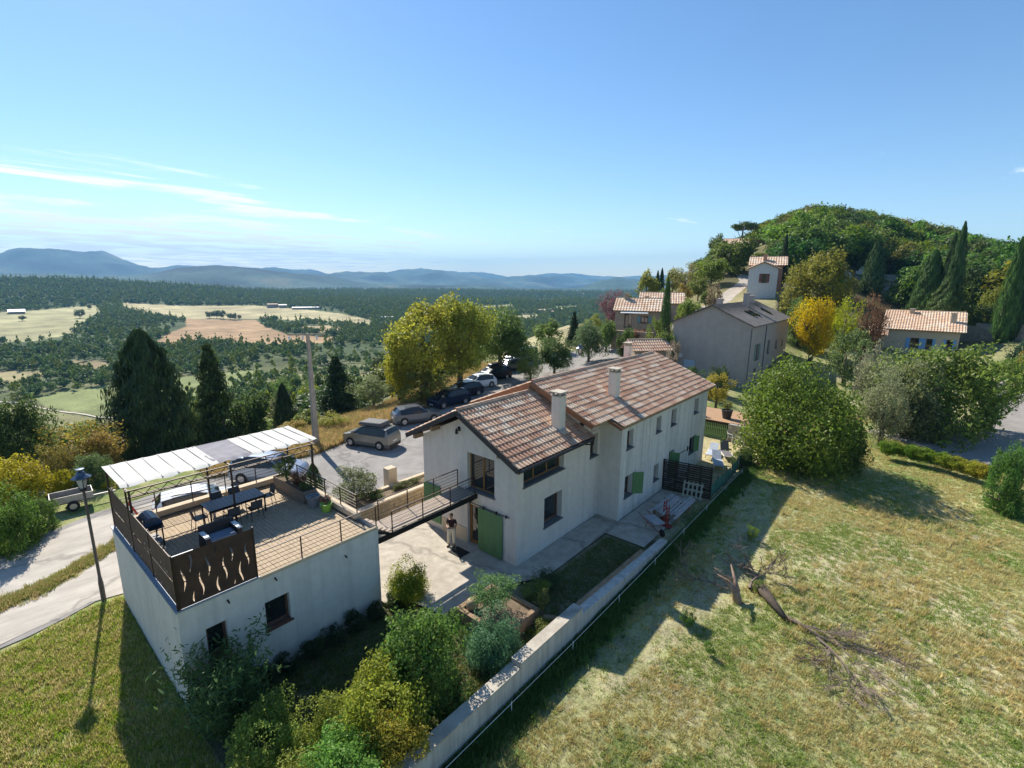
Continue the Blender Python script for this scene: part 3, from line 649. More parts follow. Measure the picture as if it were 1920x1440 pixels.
def tile_roof(par, O, U, V, nu, nv, w=TW, l=TL, nind=0, seed=1, skip=None, simple=False, palette=None):
    """par: the roof part; O eave corner, U unit along the eave, V unit up the slope; the first nind tiles are objects, the rest one joined part"""
    U = Vector(U).normalized(); V = Vector(V).normalized(); Nn = U.cross(V).normalized()
    if Nn.z < 0: Nn = -Nn
    rnd = random.Random(seed); off = Vector(OFF.get(par, (0, 0, 0))); base = tile_mb(w, l)
    if simple:
        base = MB(); base.poly([(0, 0, .04), (w*.33, 0, .11), (w*.33, l*1.1, .06), (0, l*1.1, .01)]); base.poly([(w*.33, 0, .11), (w*.7, 0, .04), (w*.7, l*1.1, .01), (w*.33, l*1.1, .06)]); base.poly([(w*.7, 0, .04), (w*1.02, 0, .04), (w*1.02, l*1.1, 0), (w*.7, l*1.1, 0)]); base.poly([(0, 0, 0), (w, 0, 0), (w*.33, 0, .11)])
    pal = palette or list(range(len(TILE))); meshes = {}; out = []; mi = []; verts = []; faces = []
    B = np.array(base.v); Mx = np.array([U, V, Nn]); cnt = 0; last = 0
    for j in range(nv):
        for i in range(nu):
            if skip and skip(i, j): continue
            if rnd.random() > .52: last = rnd.choice(pal)
            c = last if rnd.random() < .9 else rnd.choice(pal)
            p = Vector(O)+U*(i*w+rnd.uniform(-.004, .004))+V*(j*l+rnd.uniform(-.008, .008))+Nn*rnd.uniform(0, .008)
            if cnt < nind:
                if c not in meshes: meshes[c] = base.mesh('tile', TILE[c])
                o = bpy.data.objects.new('tile', meshes[c]); C.objects.link(o); o.parent = par
                mm = Matrix((U, V, Nn)).transposed().to_4x4(); mm.translation = p-off; o.matrix_basis = mm; cnt += 1
            else:
                n0 = len(verts)*len(B); verts.append(B@Mx+np.array(p-off)); faces += [tuple(q+n0 for q in f) for f in base.f]; mi += [c]*len(base.f)
    if verts:
        me = bpy.data.meshes.new('tiles'); me.from_pydata(np.concatenate(verts).tolist(), [], faces)
        for t in TILE: me.materials.append(t)
        me.polygons.foreach_set('material_index', mi); o = bpy.data.objects.new('tile_field', me); C.objects.link(o); o.parent = par; o['kind'] = 'stuff'
def ridge_caps(par, a, b, m=None, step=.40, r=.13):
    a = Vector(a); b = Vector(b); n = int((b-a).length/step); d = (b-a).normalized(); side = d.cross(Vector((0, 0, 1))).normalized(); off = Vector(OFF.get(par, (0, 0, 0)))
    mb = MB(); k = 6
    for t in range(k):
        a0 = math.pi*t/k; a1 = math.pi*(t+1)/k
        p = [Vector((0, math.cos(q)*r*s, math.sin(q)*r*s)) for q, s in ((a0, 1), (a1, 1))]; q = [Vector((step*1.1, math.cos(z)*r*.86, math.sin(z)*r*.86)) for z in (a0, a1)]
        mb.poly([p[0], p[1], q[1], q[0]])
    ms = [mb.mesh('ridge_tile', TILE[c]) for c in (0, 3, 6, 1)]
    for i in range(n):
        o = bpy.data.objects.new('ridge_tile', random.Random(i).choice(ms)); C.objects.link(o); o.parent = par
        M = Matrix((d, side, side.cross(d)*1.0)).transposed().to_4x4(); M.translation = a+d*step*i-off+Vector((0, 0, .0)); o.matrix_basis = M
def gable_roof(par, X0, X1, ya, za, yb, zb, yr, zr, th=.16, m=None, top=None):
    """solid under-roof slab: eaves at ya/yb, ridge at yr, running along X"""
    mb = MB(); t = th
    for (y, z) in ((ya, za), (yb, zb)):
        mb.hexa([(X0, y, z-t), (X1, y, z-t), (X1, yr, zr-t), (X0, yr, zr-t), (X0, y, z), (X1, y, z), (X1, yr, zr), (X0, yr, zr)] if y < yr else
                [(X0, yr, zr-t), (X1, yr, zr-t), (X1, y, z-t), (X0, y, z-t), (X0, yr, zr), (X1, yr, zr), (X1, y, z), (X0, y, z)])
    return mb.build('roof', m or TIMB, par)
def chimney(par, x, y, z0, z1, s=.5, m=STUC):
    mb = MB(); mb.box(x-s/2, x+s/2, y-s/2, y+s/2, z0, z1); c = mb.build('chimney', m, par)
    k = MB(); k.box(x-s/2-.03, x+s/2+.03, y-s/2-.03, y+s/2+.03, z1, z1+.05)
    for dx in (-1, 1):
        for dy in (-1, 1): k.box(x+dx*s*.38-.05, x+dx*s*.38+.05, y+dy*s*.38-.05, y+dy*s*.38+.05, z1+.05, z1+.19)
    k.box(x-s/2-.09, x+s/2+.09, y-s/2-.09, y+s/2+.09, z1+.19, z1+.25); k.build('chimney_cap', CONC, c)
    f = MB(); f.box(x-s/2-.035, x+s/2+.035, y-s/2-.035, y+s/2+.035, z0-.12, z0+.16); f.build('flashing', BLUEG, c)
    return c
# ================================================================ the long house
X0, X1, XM, XE = 15.57, 20.9, 22.5, 35.1
YA, YB, YM, YN = 12.92, 19.3, 11.6, 20.3
house = thing('house', 'long white stuccoed house with two stepped clay tile roofs beside the courtyard', 'house', (X0, YA, 0))
mb = MB()
slid = (14.29, 16.05, 2.93, 4.76); door = (15.26, 16.08, .02, 2.16)
wallp(mb, 'x', X0, 1, YA, YB, -.4, 4.95, [slid, door], cap=[(YA, 4.95), (YB, 4.95), ((YA+YB)/2, 6.5)])
wide = (15.98, 19.12, 3.72, 4.80); lowr = (17.58, 19.05, 1.12, 2.62); narr = (21.55, 22.3, 3.55, 4.80)
wallp(mb, 'y', YA, 1, X0, XM, -.4, 4.97, [wide, lowr, narr], dep=.34)
wallp(mb, 'y', YB, -1, X0, X1, -.4, 4.97)
mb.build('wall', STUC, house)
mb = MB()
wins = [(23.08, 23.80, 3.92, 4.95), (26.72, 27.38, 3.98, 4.93), (28.86, 29.62, 3.93, 4.95), (32.66, 33.42, 3.93, 4.95), (23.1, 23.98, 1.12, 2.34), (26.8, 27.46, .92, 1.92), (32.3, 33.4, 1.13, 2.28), (28.92, 29.68, .05, 2.22)]
wallp(mb, 'y', YM, 1, XM, XE, -.4, 5.42, wins, dep=.3)
o = mb.build('wall', STUCS, house)
o['label'] = 'rain streaked side wall of the rear wing'
mb = MB()
yr, zr = 15.95, 7.20
wallp(mb, 'x', XM, 1, YM, YA+.3, -.4, 5.42); wallp(mb, 'x', X1, 1, YA+.02, YN, -.4, 5.42, cap=[(YM+.3, 5.42), (YN, 5.42), (yr, zr)]); wallp(mb, 'x', XE, -1, YM, YN, -.4, 5.42, cap=[(YM, 5.42), (YN, 5.42), (yr, zr)]); wallp(mb, 'y', YN, -1, X1, XE, -.4, 5.42)
mb.box(X1, XM+.01, YA+.05, YA+.3, 4.97, 5.6)
mb.build('wall', STUC, house)
for o in wins[:4]+[wins[5]]: window(house, 'y', YM, 1, o, dep=.3, fw=.06)
for o in (wins[4], wins[6], wins[7]): window(house, 'y', YM, 1, o, dep=.3, fw=.06, sill=SILL if o[2] > 1 else None)
window(house, 'x', X0, 1, slid, dep=.26, fm=OAK, fw=.08, leafs=2, name='sliding_window', sill=SILL)
window(house, 'y', YA, 1, wide, dep=.32, fm=OAK, fw=.07, leafs=3)
window(house, 'y', YA, 1, lowr, dep=.34, fm=WINB, fw=.09, leafs=1)
window(house, 'y', YA, 1, narr, dep=.32, fm=WINB, fw=.05)
d = window(house, 'x', X0, 1, door, dep=.2, fm=OAK, fw=.17, sill=CONC, name='front_door'); s = MB(); s.box(X0+.10, X0+.15, 15.5, 15.55, .95, 1.15); s.build('handle', CHROME, d)
# shutters
def shutter(a0, a1, z0, z1, n, label=None, out=.04, hinge_rot=None):
    mb = MB(); bx(mb, 'x', X0, -1, a0, a1, out-.025, out-.002, z0+.25, z1-.25)
    s = mb.build('barn_shutter', GREEN, house); planks(s, 'x', X0, -1, a0, a1, z0, z1, n, .04, GREEN, out, rng=random.Random(n)); return s
shutter(13.75, 15.28, .04, 2.2, 10, out=.06); shutter(18.0, 19.28, .35, 2.4, 8)
mb = MB(); mb.tube([(X0-.10, 13.3, 2.30), (X0-.10, 16.0, 2.30)], .022, 6)
for y in (13.5, 14.1, 14.9, 15.8): mb.beam((X0+.0, y, 2.30), (X0-.10, y, 2.30), .03, .03); mb.box(X0-.13, X0-.07, y-.02, y+.02, 2.2, 2.36)
mb.build('door_rail', BLACK, house)
def leafshut(x, z0, z1, wdt, ang):          # opened shutter on the side wall
    mb = MB(); dx, dy = math.cos(ang)*wdt, -math.sin(ang)*wdt
    mb.beam((x, YM-.02, (z0+z1)/2), (x+dx, YM-.02+dy, (z0+z1)/2), .035, z1-z0); mb.build('shutter', GREEN, house)
leafshut(23.98, 1.1, 2.36, .62, .75); leafshut(29.0, .45, 2.2, .6, 1.2); leafshut(33.05, 1.15, 2.26, .45, .5)
for (a, z, b) in ((30.15, 1.66, 31.6), (31.95, 1.64, 32.2)):
    mb = MB(); mb.beam((a, YM-.03, z), (b, YM-.03, z-.03 if b < 32 else z), .03, .03); mb.beam((a, YM-.035, z-.18), (a, YM-.035, z+.18), .05, .05); mb.build('wall_anchor', BLACK, house)
mb = MB(); mb.box(X0-.03, X0-.002, 16.12, 17.9, -.1, .8); mb.build('sunlit_band', BEIGE, house)  # added beige band: sunlight on the lower gable wall put into colour
# lower wing roof
EA, EB, ZE, XR, ZR, YR = 12.40, 19.85, 5.0, 14.95, 6.86, 16.12
rf = gable_roof(house, XR+.02, X1+.25, EA+.03, ZE-.02, EB-.03, ZE-.02, YR, ZR, .13, DARKW)
sl = math.hypot(YR-EA, ZR-ZE); nrow = int(round(sl/TL)); lt = sl/nrow
nc = int((X1+.02-XR)/TW)+1
tile_roof(rf, (XR, EA-.03, ZE), (1, 0, 0), (0, YR-EA, ZR-ZE), nc, nrow, TW, lt, nind=295, seed=4)
tile_roof(rf, (XR+nc*TW, EB+.03, ZE), (-1, 0, 0), (0, -(EB-YR), ZR-ZE), nc, nrow, TW, lt, seed=5)
ridge_caps(rf, (XR-.02, YR, ZR+.05), (X1-.1, YR, ZR+.05))
mb = MB()
for (y, z, y2, z2) in ((EA-.02, ZE-.10, YR, ZR-.08), (EB+.02, ZE-.10, YR, ZR-.08)): mb.beam((XR-.02, y, z), (XR-.02, y2, z2), .05, .22)
mb.box(XR, X1+.1, EA-.06, EA-.01, ZE-.2, ZE-.02); mb.build('fascia', FASC, rf)
mb = MB(); mb.tube([(XR-.02, EA-.13, ZE-.06), (X1-.2, EA-.13, ZE-.04)], .065, 8); mb.tube([(X1-.15, EA-.13, ZE-.06), (X1-.1, EA-.1, ZE-.35), (X1+.1, YA-.06, ZE-.55)], .04, 6); mb.build('gutter', FASC, rf)
for y in (13.6, 18.0, 19.35):
    z = ZE+(min(y-EA, EB-y))*(ZR-ZE)/(YR-EA)-.16; mb = MB(); mb.box(XR+.08, X0-.003, y-.08, y+.08, z-.26, z-.03); mb.build('beam_end', TIMB, rf)
mb = MB(); mb.tube([(X0-.02, 16.55, 5.85), (X0-.18, 16.55, 5.86)], .02, 5); mb.box(X0-.05, X0-.002, 16.48, 16.62, 5.7, 5.9); mb.lathe([(.05, 0), (.08, .05), (.06, .22), (.02, .27)], (X0-.2, 16.55, 5.58), 6); mb.build('wall_lamp', BLACK, house)
# higher wing roof
MA, MZ, MX0, MX1, MYR, MZR = 11.28, 5.48, 20.3, 35.45, 15.95, 7.40
NB = MYR*2-MA
rf2 = gable_roof(house, 21.85, MX1-.03, MA+.03, MZ-.03, NB-.03, MZ-.03, MYR, MZR-.02, .12, TIMB)
ya2 = 12.05; za2 = MZ+(ya2-MA)*(MZR-MZ)/(MYR-MA)
rf3 = gable_roof(house, MX0+.02, 21.85, ya2+.03, za2-.03, NB-.03, MZ-.03, MYR, MZR-.02, .12, TIMB)
sl = math.hypot(MYR-MA, MZR-MZ); nrow2 = int(round(sl/TL)); lt2 = sl/nrow2; nc2 = int((MX1-MX0)/TW)+1
c0 = int((21.85-MX0)/TW)+1
tile_roof(rf2, (MX0, MA-.03, MZ), (1, 0, 0), (0, MYR-MA, MZR-MZ), nc2, nrow2, TW, lt2, seed=8, skip=lambda i, j: i < c0 and j < 2)
tile_roof(rf2, (MX0+nc2*TW, NB+.03, MZ), (-1, 0, 0), (0, -(NB-MYR), MZR-MZ), nc2, nrow2, TW, lt2, seed=9)
ridge_caps(rf2, (MX0-.02, MYR, MZR+.05), (MX1, MYR, MZR+.05))
mb = MB()
mb.beam((MX0-.02, ya2, za2-.10), (MX0-.02, MYR, MZR-.10), .05, .26); mb.beam((MX0-.02, NB, MZ-.1), (MX0-.02, MYR, MZR-.10), .05, .26)
mb.beam((21.80, MA, MZ-.08), (21.80, ya2+.05, za2-.06), .05, .16)
mb.build('barge_board', mat('oiled_timber', (.26, .12, .06), (.19, .085, .04), 5, .6), rf2)
chimney(rf, 19.4, 13.52, 5.45, 7.22, .5); chimney(rf2, 24.5, 13.3, 6.15, 7.72, .48); chimney(rf2, 33.1, 17.0, 6.75, 8.05, .42)
# street lantern on a wall bracket at the far back corner
L2 = thing('street_lantern', 'black wall lantern on a bracket behind the far ridge of the long house', 'street lamp', (32.2, 20.4, 6.9))
def lantern(par, x, y, z, s=1.):
    g_ = MB(); g_.lathe([(.10*s, 0), (.19*s, .42*s)], (x, y, z), 4); g_.build('lantern_glass', mat('lantern_glass', (.35, .38, .38), None, 4, .15), par)
    f = MB()
    for k in range(4):
        a = k*math.pi/2; f.beam((x+.10*s*math.cos(a), y+.10*s*math.sin(a), z), (x+.20*s*math.cos(a), y+.20*s*math.sin(a), z+.43*s), .022*s, .022*s)
    f.lathe([(.05*s, -.14*s), (.12*s, -.05*s), (.11*s, .02*s)], (x, y, z), 8)
    f.build('lantern_frame', BLACK, par)
    t = MB(); t.lathe([(.31*s, .42*s), (.31*s, .45*s), (.16*s, .56*s), (.12*s, .66*s), (.03*s, .70*s), (.05*s, .74*s), (.14*s, .76*s), (.14*s, .78*s), (.01, .79*s)], (x, y, z), 8); t.build('lantern_hood', mat('blue_grey_hood', (.10, .13, .17), None, 4, .3, metal=.6), par)
lantern(L2, 32.2, 20.6, 7.2, .9); mb = MB(); mb.tube([(32.2, 20.6, 7.06), (32.5, 20.5, 6.95), (33.3, 20.3, 6.9)], .025, 6); mb.build('bracket', BLACK, L2)
# ================================================================ garage with roof terrace
GX0, GX1, GY0, GY1, GZ = 3.27, 10.05, 15.4, 23.0, 3.12
gar = thing('garage', 'flat roofed white garage carrying the timber roof terrace', 'garage', (GX0, GY0, 0))
mb = MB(); gw = [(5.65, 6.46, 1.36, 2.36), (3.92, 4.50, 1.36, 2.42)]
wallp(mb, 'y', GY0, 1, GX0, GX1, -.8, GZ+.2, gw, dep=.24); wallp(mb, 'x', GX0, 1, GY0, GY1, -.8, GZ+.2); wallp(mb, 'x', GX1, -1, GY0, GY1, -.8, GZ+.2); wallp(mb, 'y', GY1, -1, GX0, GX1, -.8, GZ+.2)
mb.build('wall', STUCG, gar)
for o in gw: window(gar, 'y', GY0, 1, o, dep=.22, fm=WINB, fw=.075, sill=WINB)
mb = MB(); mb.box(GX0+.05, GX1-.05, GY0+.05, GY1-.05, GZ-.15, GZ); mb.build('roof_slab', CONCD, gar)
mb = MB(); mb.box(GX0-.03, GX0+.30, GY0-.03, GY1+.03, GZ+.2, GZ+.25); mb.box(GX0+.30, 5.6, GY0-.03, GY0+.22, GZ+.2, GZ+.25); mb.build('flashing', BLUEG, gar)
mb = MB(); mb.box(GX0+.302, GX1, GY1-.32, GY1+.03, GZ+.2, GZ+.42); mb.box(GX1-.25, GX1+.03, 16.6, GY1-.32, GZ+.2, GZ+.42); mb.box(5.6, GX1, GY0-.02, GY0+.06, GZ+.12, GZ+.235); mb.build('coping', BEIGE, gar)
bxs = np.arange(GX0+.32, GX1-.3, .148); rb = random.Random(11)
for i, x in enumerate(bxs):
    cuts = [GY0+.24 if x < 5.6 else GY0+.0, 17.4+.9*(i % 2), 20.2+.6*((i+1) % 2), GY1-.33]
    for a, b in zip(cuts[:-1], cuts[1:]):
        mb = MB(); dz = rb.uniform(-.004, .004); mb.box(x, x+.138, a+.004, b-.004, GZ+.10+dz, GZ+.135+dz); mb.build('deck_board', PLANK, gar)
DZ = GZ+.24
for x, z in ((6.05, 3.25), (4.6, 3.2), (8.6, 2.9)):
    mb = MB(); mb.tube([(x, GY0+.01, z-.15), (x, GY0-.14, z-.19)], .028, 6); mb.build('drain_spout', BLACK, gar)
def railing(name, label, a, b, z0, z1, npost, nbar, m=BROWN, group=None, cat='railing', ends=True):
    a = Vector(a); b = Vector(b); t = thing(name, label, cat, (a.x, a.y, z0), group)
    mb = MB(); mb.beam((a.x, a.y, z1), (b.x, b.y, z1), .05, .025); mb.build('handrail', m, t)
    for k in range(npost):
        p = a.lerp(b, k/(npost-1)); q = MB(); q.beam((p.x, p.y, z0), (p.x, p.y, z1-.012), .035, .035); q.build('post', m, t)
    for k in range(nbar):
        z = z0+(z1-z0)*(k+1)/(nbar+1); q = MB(); q.tube([(a.x, a.y, z), (b.x, b.y, z)], .009, 5); q.build('bar', m, t)
    return t
railing('railing', 'brown metal railing along the front edge of the roof terrace', (5.55, GY0+.07, 0), (GX1-.02, GY0+.07, 0), GZ+.12, 4.16, 4, 5)
railing('railing', 'brown metal railing on the roadside coping under the awning', (GX0+.15, GY1-.15, 0), (GX1-.15, GY1-.15, 0), GZ+.42, 4.42, 6, 5)
railing('railing', 'brown metal railing on the coping beside the planter box', (GX1-.1, 16.65, 0), (GX1-.1, GY1-.2, 0), GZ+.42, 4.30, 6, 5)
# rust brown screens
def screen_front():
    t = thing('privacy_screen', 'dark brown sheet screen cut with wavy slits at the terrace corner', 'screen', (3.3, GY0, DZ))
    r = random.Random(2); n = 10; xs = [3.34+(5.52-3.34)*k/n for k in range(n+1)]; z0, z1, sg = DZ+.02, 5.06, 26
    def edge(k, s):
        out = []; ph = k*1.7; c0 = r.uniform(.25, .7) if s > 0 else None
        for j in range(sg+1):
            z = z0+(z1-z0)*j/sg; v = j/sg; wv = .035*math.sin(v*13+ph); gp = .020*max(0, math.sin(v*7.5+ph*2.3)+.25) if .06 < v < .95 else 0
            out.append((xs[k]+wv*(1 if 0 < k < n else 0)+s*(gp if 0 < k < n else 0), z))
        return out
    for k in range(n):
        l = edge(k, 1); rr_ = edge(k+1, -1); mb = MB(); y = GY0+.03
        for j in range(sg):
            mb.poly([(l[j][0], y, l[j][1]), (rr_[j][0], y, rr_[j][1]), (rr_[j+1][0], y, rr_[j+1][1]), (l[j+1][0], y, l[j+1][1])])
            mb.poly([(l[j][0], y+.008, l[j][1]), (rr_[j][0], y+.008, rr_[j][1]), (rr_[j+1][0], y+.008, rr_[j+1][1]), (l[j+1][0], y+.008, l[j+1][1])])
        mb.build('sheet_strip', CORT, t)
    for x in (3.32, 5.54): mb = MB(); mb.box(x-.02, x+.02, GY0+.01, GY0+.06, DZ, 5.12); mb.build('post', BROWN, t)
    mb = MB(); mb.box(3.34, 5.52, GY0+.055, GY0+.075, 4.15, 4.19); mb.build('crossbar', BROWN, t)
    mb = MB(); mb.box(3.36, 3.9, GY0+.05, GY0+.09, 5.02, 5.06); mb.build('crossbar', WHITEP, t)
screen_front()
t = thing('privacy_screen', 'long brown perforated sheet screen of three bays above the lamp post side', 'screen', (GX0+.1, GY0, DZ))
ys = [15.44, 17.95, 20.2, 23.0]
for y0, y1 in zip(ys[:-1], ys[1:]):
    for za, zb in ((DZ+.04, 4.12), (4.16, 4.98)):
        mb = MB(); mb.box(GX0+.10, GX0+.108, y0+.04, y1-.04, za, zb); mb.build('sheet_panel', CORT, t)
for y in ys: mb = MB(); mb.box(GX0+.08, GX0+.13, y-.03, y+.03, DZ, 5.02 if y < 20 else 5.68); mb.build('post', BROWN, t)
mb = MB(); mb.box(GX0+.07, GX0+.09, ys[0], ys[-1], 4.98, 5.02); mb.build('crossbar', BROWN, t)
mb = MB(); r = random.Random(8)       # pale bits on the sheet, their colour standing in for light through holes
for k in range(70):
    y = r.uniform(15.5, 22.8); z = r.choice((DZ+.0, 4.12, 4.9))+r.uniform(0, .25); mb.box(GX0+.088, GX0+.099, y, y+.02, z, z+.07)
o = mb.build('hole_light', mat('hole_light_colour', (.5, .42, .33), None, 4, .4), t, kind='stuff')
# awning
aw = thing('pergola', 'steel pergola over the terrace with white and grey sliding canvas', 'pergola', (3.35, 20.1, DZ))
AZ = 5.66
for (x, y) in ((3.38, 22.95), (6.7, 22.95), (10.2, 22.95)): mb = MB(); mb.box(x-.03, x+.03, y-.03, y+.03, GZ+.42, AZ); mb.build('post', BROWN, aw)
for (x, y) in ((3.45, 20.1), (6.68, 20.1), (10.0, 20.1)): mb = MB(); mb.box(x-.03, x+.03, y-.03, y+.03, GZ+.13, AZ); mb.build('post', BROWN, aw)
for y in (20.1, 22.98):
    mb = MB(); mb.box(3.35, 10.15, y-.025, y+.025, AZ-.30, AZ-.26); mb.box(3.35, 10.15, y-.025, y+.025, AZ-.05, AZ-.01)
    for k in range(14):
        x = 3.4+k*.48; mb.beam((x, y, AZ-.27), (x+.24, y, AZ-.05), .02, .02); mb.beam((x+.24, y, AZ-.05), (x+.48, y, AZ-.27), .02, .02)
    mb.build('lattice_beam', BROWN, aw)
for x in (3.42, 6.68, 10.1): mb = MB(); mb.box(x-.025, x+.025, 20.13, 22.95, AZ-.06, AZ-.01); mb.build('crossbar', BROWN, aw)
CANV = mat('off_white_canvas', (.62, .61, .56), (.54, .53, .48), 1.5, .9, .15, 20, stretch=(3, .4, 1)); CANG = mat('grey_canvas', (.27, .26, .28), (.21, .20, .22), 2, .9, .15, 20, stretch=(1, 3, 1))
def canvas(x0, x1, y0, y1, m, sag=.018, axis=0):
    mb = MB(); nx, ny = 26, 12
    for j in range(ny+1):
        for i in range(nx+1):
            u, v = i/nx, j/ny; x = x0+(x1-x0)*u; y = y0+(y1-y0)*v
            s = (v if axis else u)*5; z = AZ+.10-sag*abs(math.sin(math.pi*s))**.8-.02*math.sin(math.pi*v)+.010*math.sin(u*23+v*5)*(1-v)
            if j == 0: z -= .07+.03*math.sin(u*17)
            mb.v.append((x, y, z))
    for j in range(ny):
        for i in range(nx): a = j*(nx+1)+i; mb.f.append((a, a+1, a+nx+2, a+nx+1)); mb.m.append(0)
    mb.build('canvas', m, aw, smooth=True)
canvas(3.3, 6.42, 20.45, 23.2, CANV); canvas(6.3, 7.75, 20.5, 23.15, CANG, .02, 1); canvas(7.7, 10.45, 20.45, 23.2, CANV)
for k in range(14):
    x = 3.55+.51*k
    if 6.3 < x < 7.75: continue
    mb = MB(); mb.beam((x, 20.42, AZ+.075), (x, 21.8, AZ+.088), .035, .02); mb.beam((x, 21.8, AZ+.088), (x, 23.2, AZ+.10), .035, .02); mb.build('batten', mat('canvas_batten', (.42, .41, .38), None, 4, .8) if 'canvas_batten' not in bpy.data.materials else bpy.data.materials['canvas_batten'], aw)
# footbridge and steps
br = thing('footbridge', 'narrow timber footbridge from the terrace to the upper glass door', 'footbridge', (10.1, 15.4, 2.6))
BZ = 2.86
for k in range(13):
    y = 15.44+k*.088; mb = MB(); mb.box(10.72, X0-.03, y, y+.080, BZ-.03, BZ); mb.build('deck_board', PLANKB, br)
for y in (15.40, 16.62): mb = MB(); mb.box(10.06, X0-.02, y-.03, y+.03, BZ-.27, BZ-.04); mb.build('bearer', BLACK, br)
for x in np.arange(10.6, 15.5, .8): mb = MB(); mb.box(x-.03, x+.03, 15.43, 16.59, BZ-.16, BZ-.05); mb.build('joist', BLACK, br)
for k in range(3): mb = MB(); mb.box(10.10+.2*k, 10.32+.2*k, 15.45, 16.58, BZ+.28-.13*k, BZ+.32-.13*k); mb.build('step', PLANKB, br)
mb = MB(); mb.beam((10.08, 15.42, BZ+.2), (10.75, 15.42, BZ-.14), .04, .10); mb.build('stringer', BLACK, br)
railing('railing', 'brown metal railing on the courtyard side of the footbridge', (10.72, 15.40, 0), (15.42, 15.40, 0), BZ-.05, 3.72, 4, 5)
railing('railing', 'brown metal railing on the road side of the footbridge', (10.9, 16.60, 0), (15.44, 16.60, 0), BZ-.05, 3.76, 4, 5)
# ================================================================ courtyard, walls, terrace furniture
sheet('courtyard', [(10.1, 15.3), (10.1, 21.1), (15.5, 21.1), (15.6, 13), (22.5, 12.8), (22.5, 11.5), (28.1, 11.5), (28.1, 9.3), (20.95, 9.3), (20.95, 11.45), (15.9, 11.45), (13.6, 12.7), (11.2, 12.65), (10.9, 14.4)], CONC, .0, 1.2, .012, label='pale concrete slab of the courtyard and path', z=.0)
sheet('lawn_bed', [(13.8, 9.05), (13.8, 12.3), (15.8, 11.4), (20.9, 11.4), (20.9, 9.05)], mat('shaded_turf', (.12, .13, .06), (.24, .20, .13), 1.2, .95, .8, 30), 0, .6, .03, label='bare lawn bed between path and garden wall', z=-.04)
wl = thing('garden_wall', 'long stained white garden wall stepping down along the meadow', 'wall', (3.6, 8.6, 0))
for x0, x1, zt, yi in ((3.4, 10.6, .50, 8.98), (10.6, 14.3, .66, 8.98), (14.3, 22.1, .42, 8.98)):
    mb = MB(); z1 = zt
    mb.hexa([(x0, 8.6, -1.1), (x1, 8.6, -1.1), (x1, yi, -1.1), (x0, yi, -1.1), (x0, 8.6, z1), (x1, 8.6, z1 if x1 < 20 else .12), (x1, yi, z1 if x1 < 20 else .12), (x0, yi, z1)]); mb.build('wall_section', CONCW, wl)
    mb = MB()
    if x1 < 20: mb.box(x0+.01, x1-.01, 8.58, yi+.03, z1, z1+.05); mb.build('coping', CONC, wl)
mb = MB(); mb.beam((14.6, 9.06, .40), (20.2, 9.06, .24), .16, .12); tbuild(mb, 'timber_beam', TIMB, 'grey timber beam lying along the inside of the garden wall', 'beam', loc=(14.6, 9.06, .3))
mb = MB(); mb.beam((14.4, 9.2, .22), (19.0, 9.2, .14), .10, .10); tbuild(mb, 'timber_beam', BOARDG, 'thinner pale board lying beside the garden wall beam', 'beam', loc=(14.4, 9.2, .2))
# wire fence on the meadow side
fn = thing('wire_fence', 'thin single wire fence on short pegs following the garden wall', 'fence', (4, 8.2, -.3))
pts = [(x, 8.28 if x < 22 else 8.28+(x-22)*.01, h1(x, 8.2)+.42) for x in np.arange(3, 37, 3.4)]
mb = MB(); mb.tube(pts, .008, 4); mb.build('wire', WHITEP, fn)
for p in pts: mb = MB(); mb.tube([(p[0], p[1], p[2]-.55), (p[0], p[1], p[2]+.06)], .014, 5); mb.build('peg', WHITEP, fn)
# stone planter at the road side of the courtyard
sp = thing('stone_planter', 'low beige stone planter wall between courtyard and parking lane', 'planter', (13, 21.3, 0))
rb = random.Random(21)
for row in range(4):
    x = 12.6
    while x < 18.9:
        l = rb.uniform(.35, .6); mb = MB(); mb.box(x, min(x+l, 18.95)-.015, 21.2+rb.uniform(-.02, .02), 21.48, .02+row*.24, .02+row*.24+.225); mb.build('stone', STONE, sp); x += l
mb = MB(); mb.box(12.6, 18.95, 21.5, 22.6, .0, .92); mb.build('soil', SOIL, sp)
mb = MB(); mb.box(12.55, 19.0, 22.6, 22.85, .0, 1.05); mb.box(12.55, 18.98, 21.17, 21.49, .985, 1.04); mb.build('coping', BEIGE, sp)
mb = MB(); mb.box(15.9, 16.5, 22.95, 23.5, .3, 1.9); tbuild(mb, 'meter_pillar', BEIGE, 'beige rendered pillar behind the olive tree at the lane edge', 'pillar', loc=(16.2, 23.2, .3), bevel=.03)
# square timber planter
tp = thing('timber_planter', 'square raised planter built of timber sleepers in the courtyard', 'planter', (11.5, 10.0, 0))
px0, px1, py0, py1 = 11.35, 13.45, 10.0, 12.45
for k in range(2):
    z = -.02+.25*k
    for a in ((px0, px1, py0, py0+.2), (px0, px1, py1-.2, py1), (px0, px0+.2, py0+.205, py1-.205), (px1-.2, px1, py0+.205, py1-.205)):
        j = rb.uniform(-.012, .012); mb = MB(); mb.box(a[0]+j, a[1]+j, a[2], a[3], z, z+.245); mb.build('sleeper', TIMB, tp, bevel=.012)
mb = MB(); mb.box(px0+.2, px1-.2, py0+.2, py1-.2, 0, .38); mb.build('soil', SOIL, tp)
mb = MB(); mb.lathe([(.05, 0), (.20, .06), (.25, .2), (.22, .36), (.1, .45), (.02, .47)], (11.8, 12.0, .37), 12); tbuild(mb, 'stone_ball', STONE, 'rounded beige stone resting in the timber planter', 'stone', loc=(11.8, 12, .37), smooth=True)
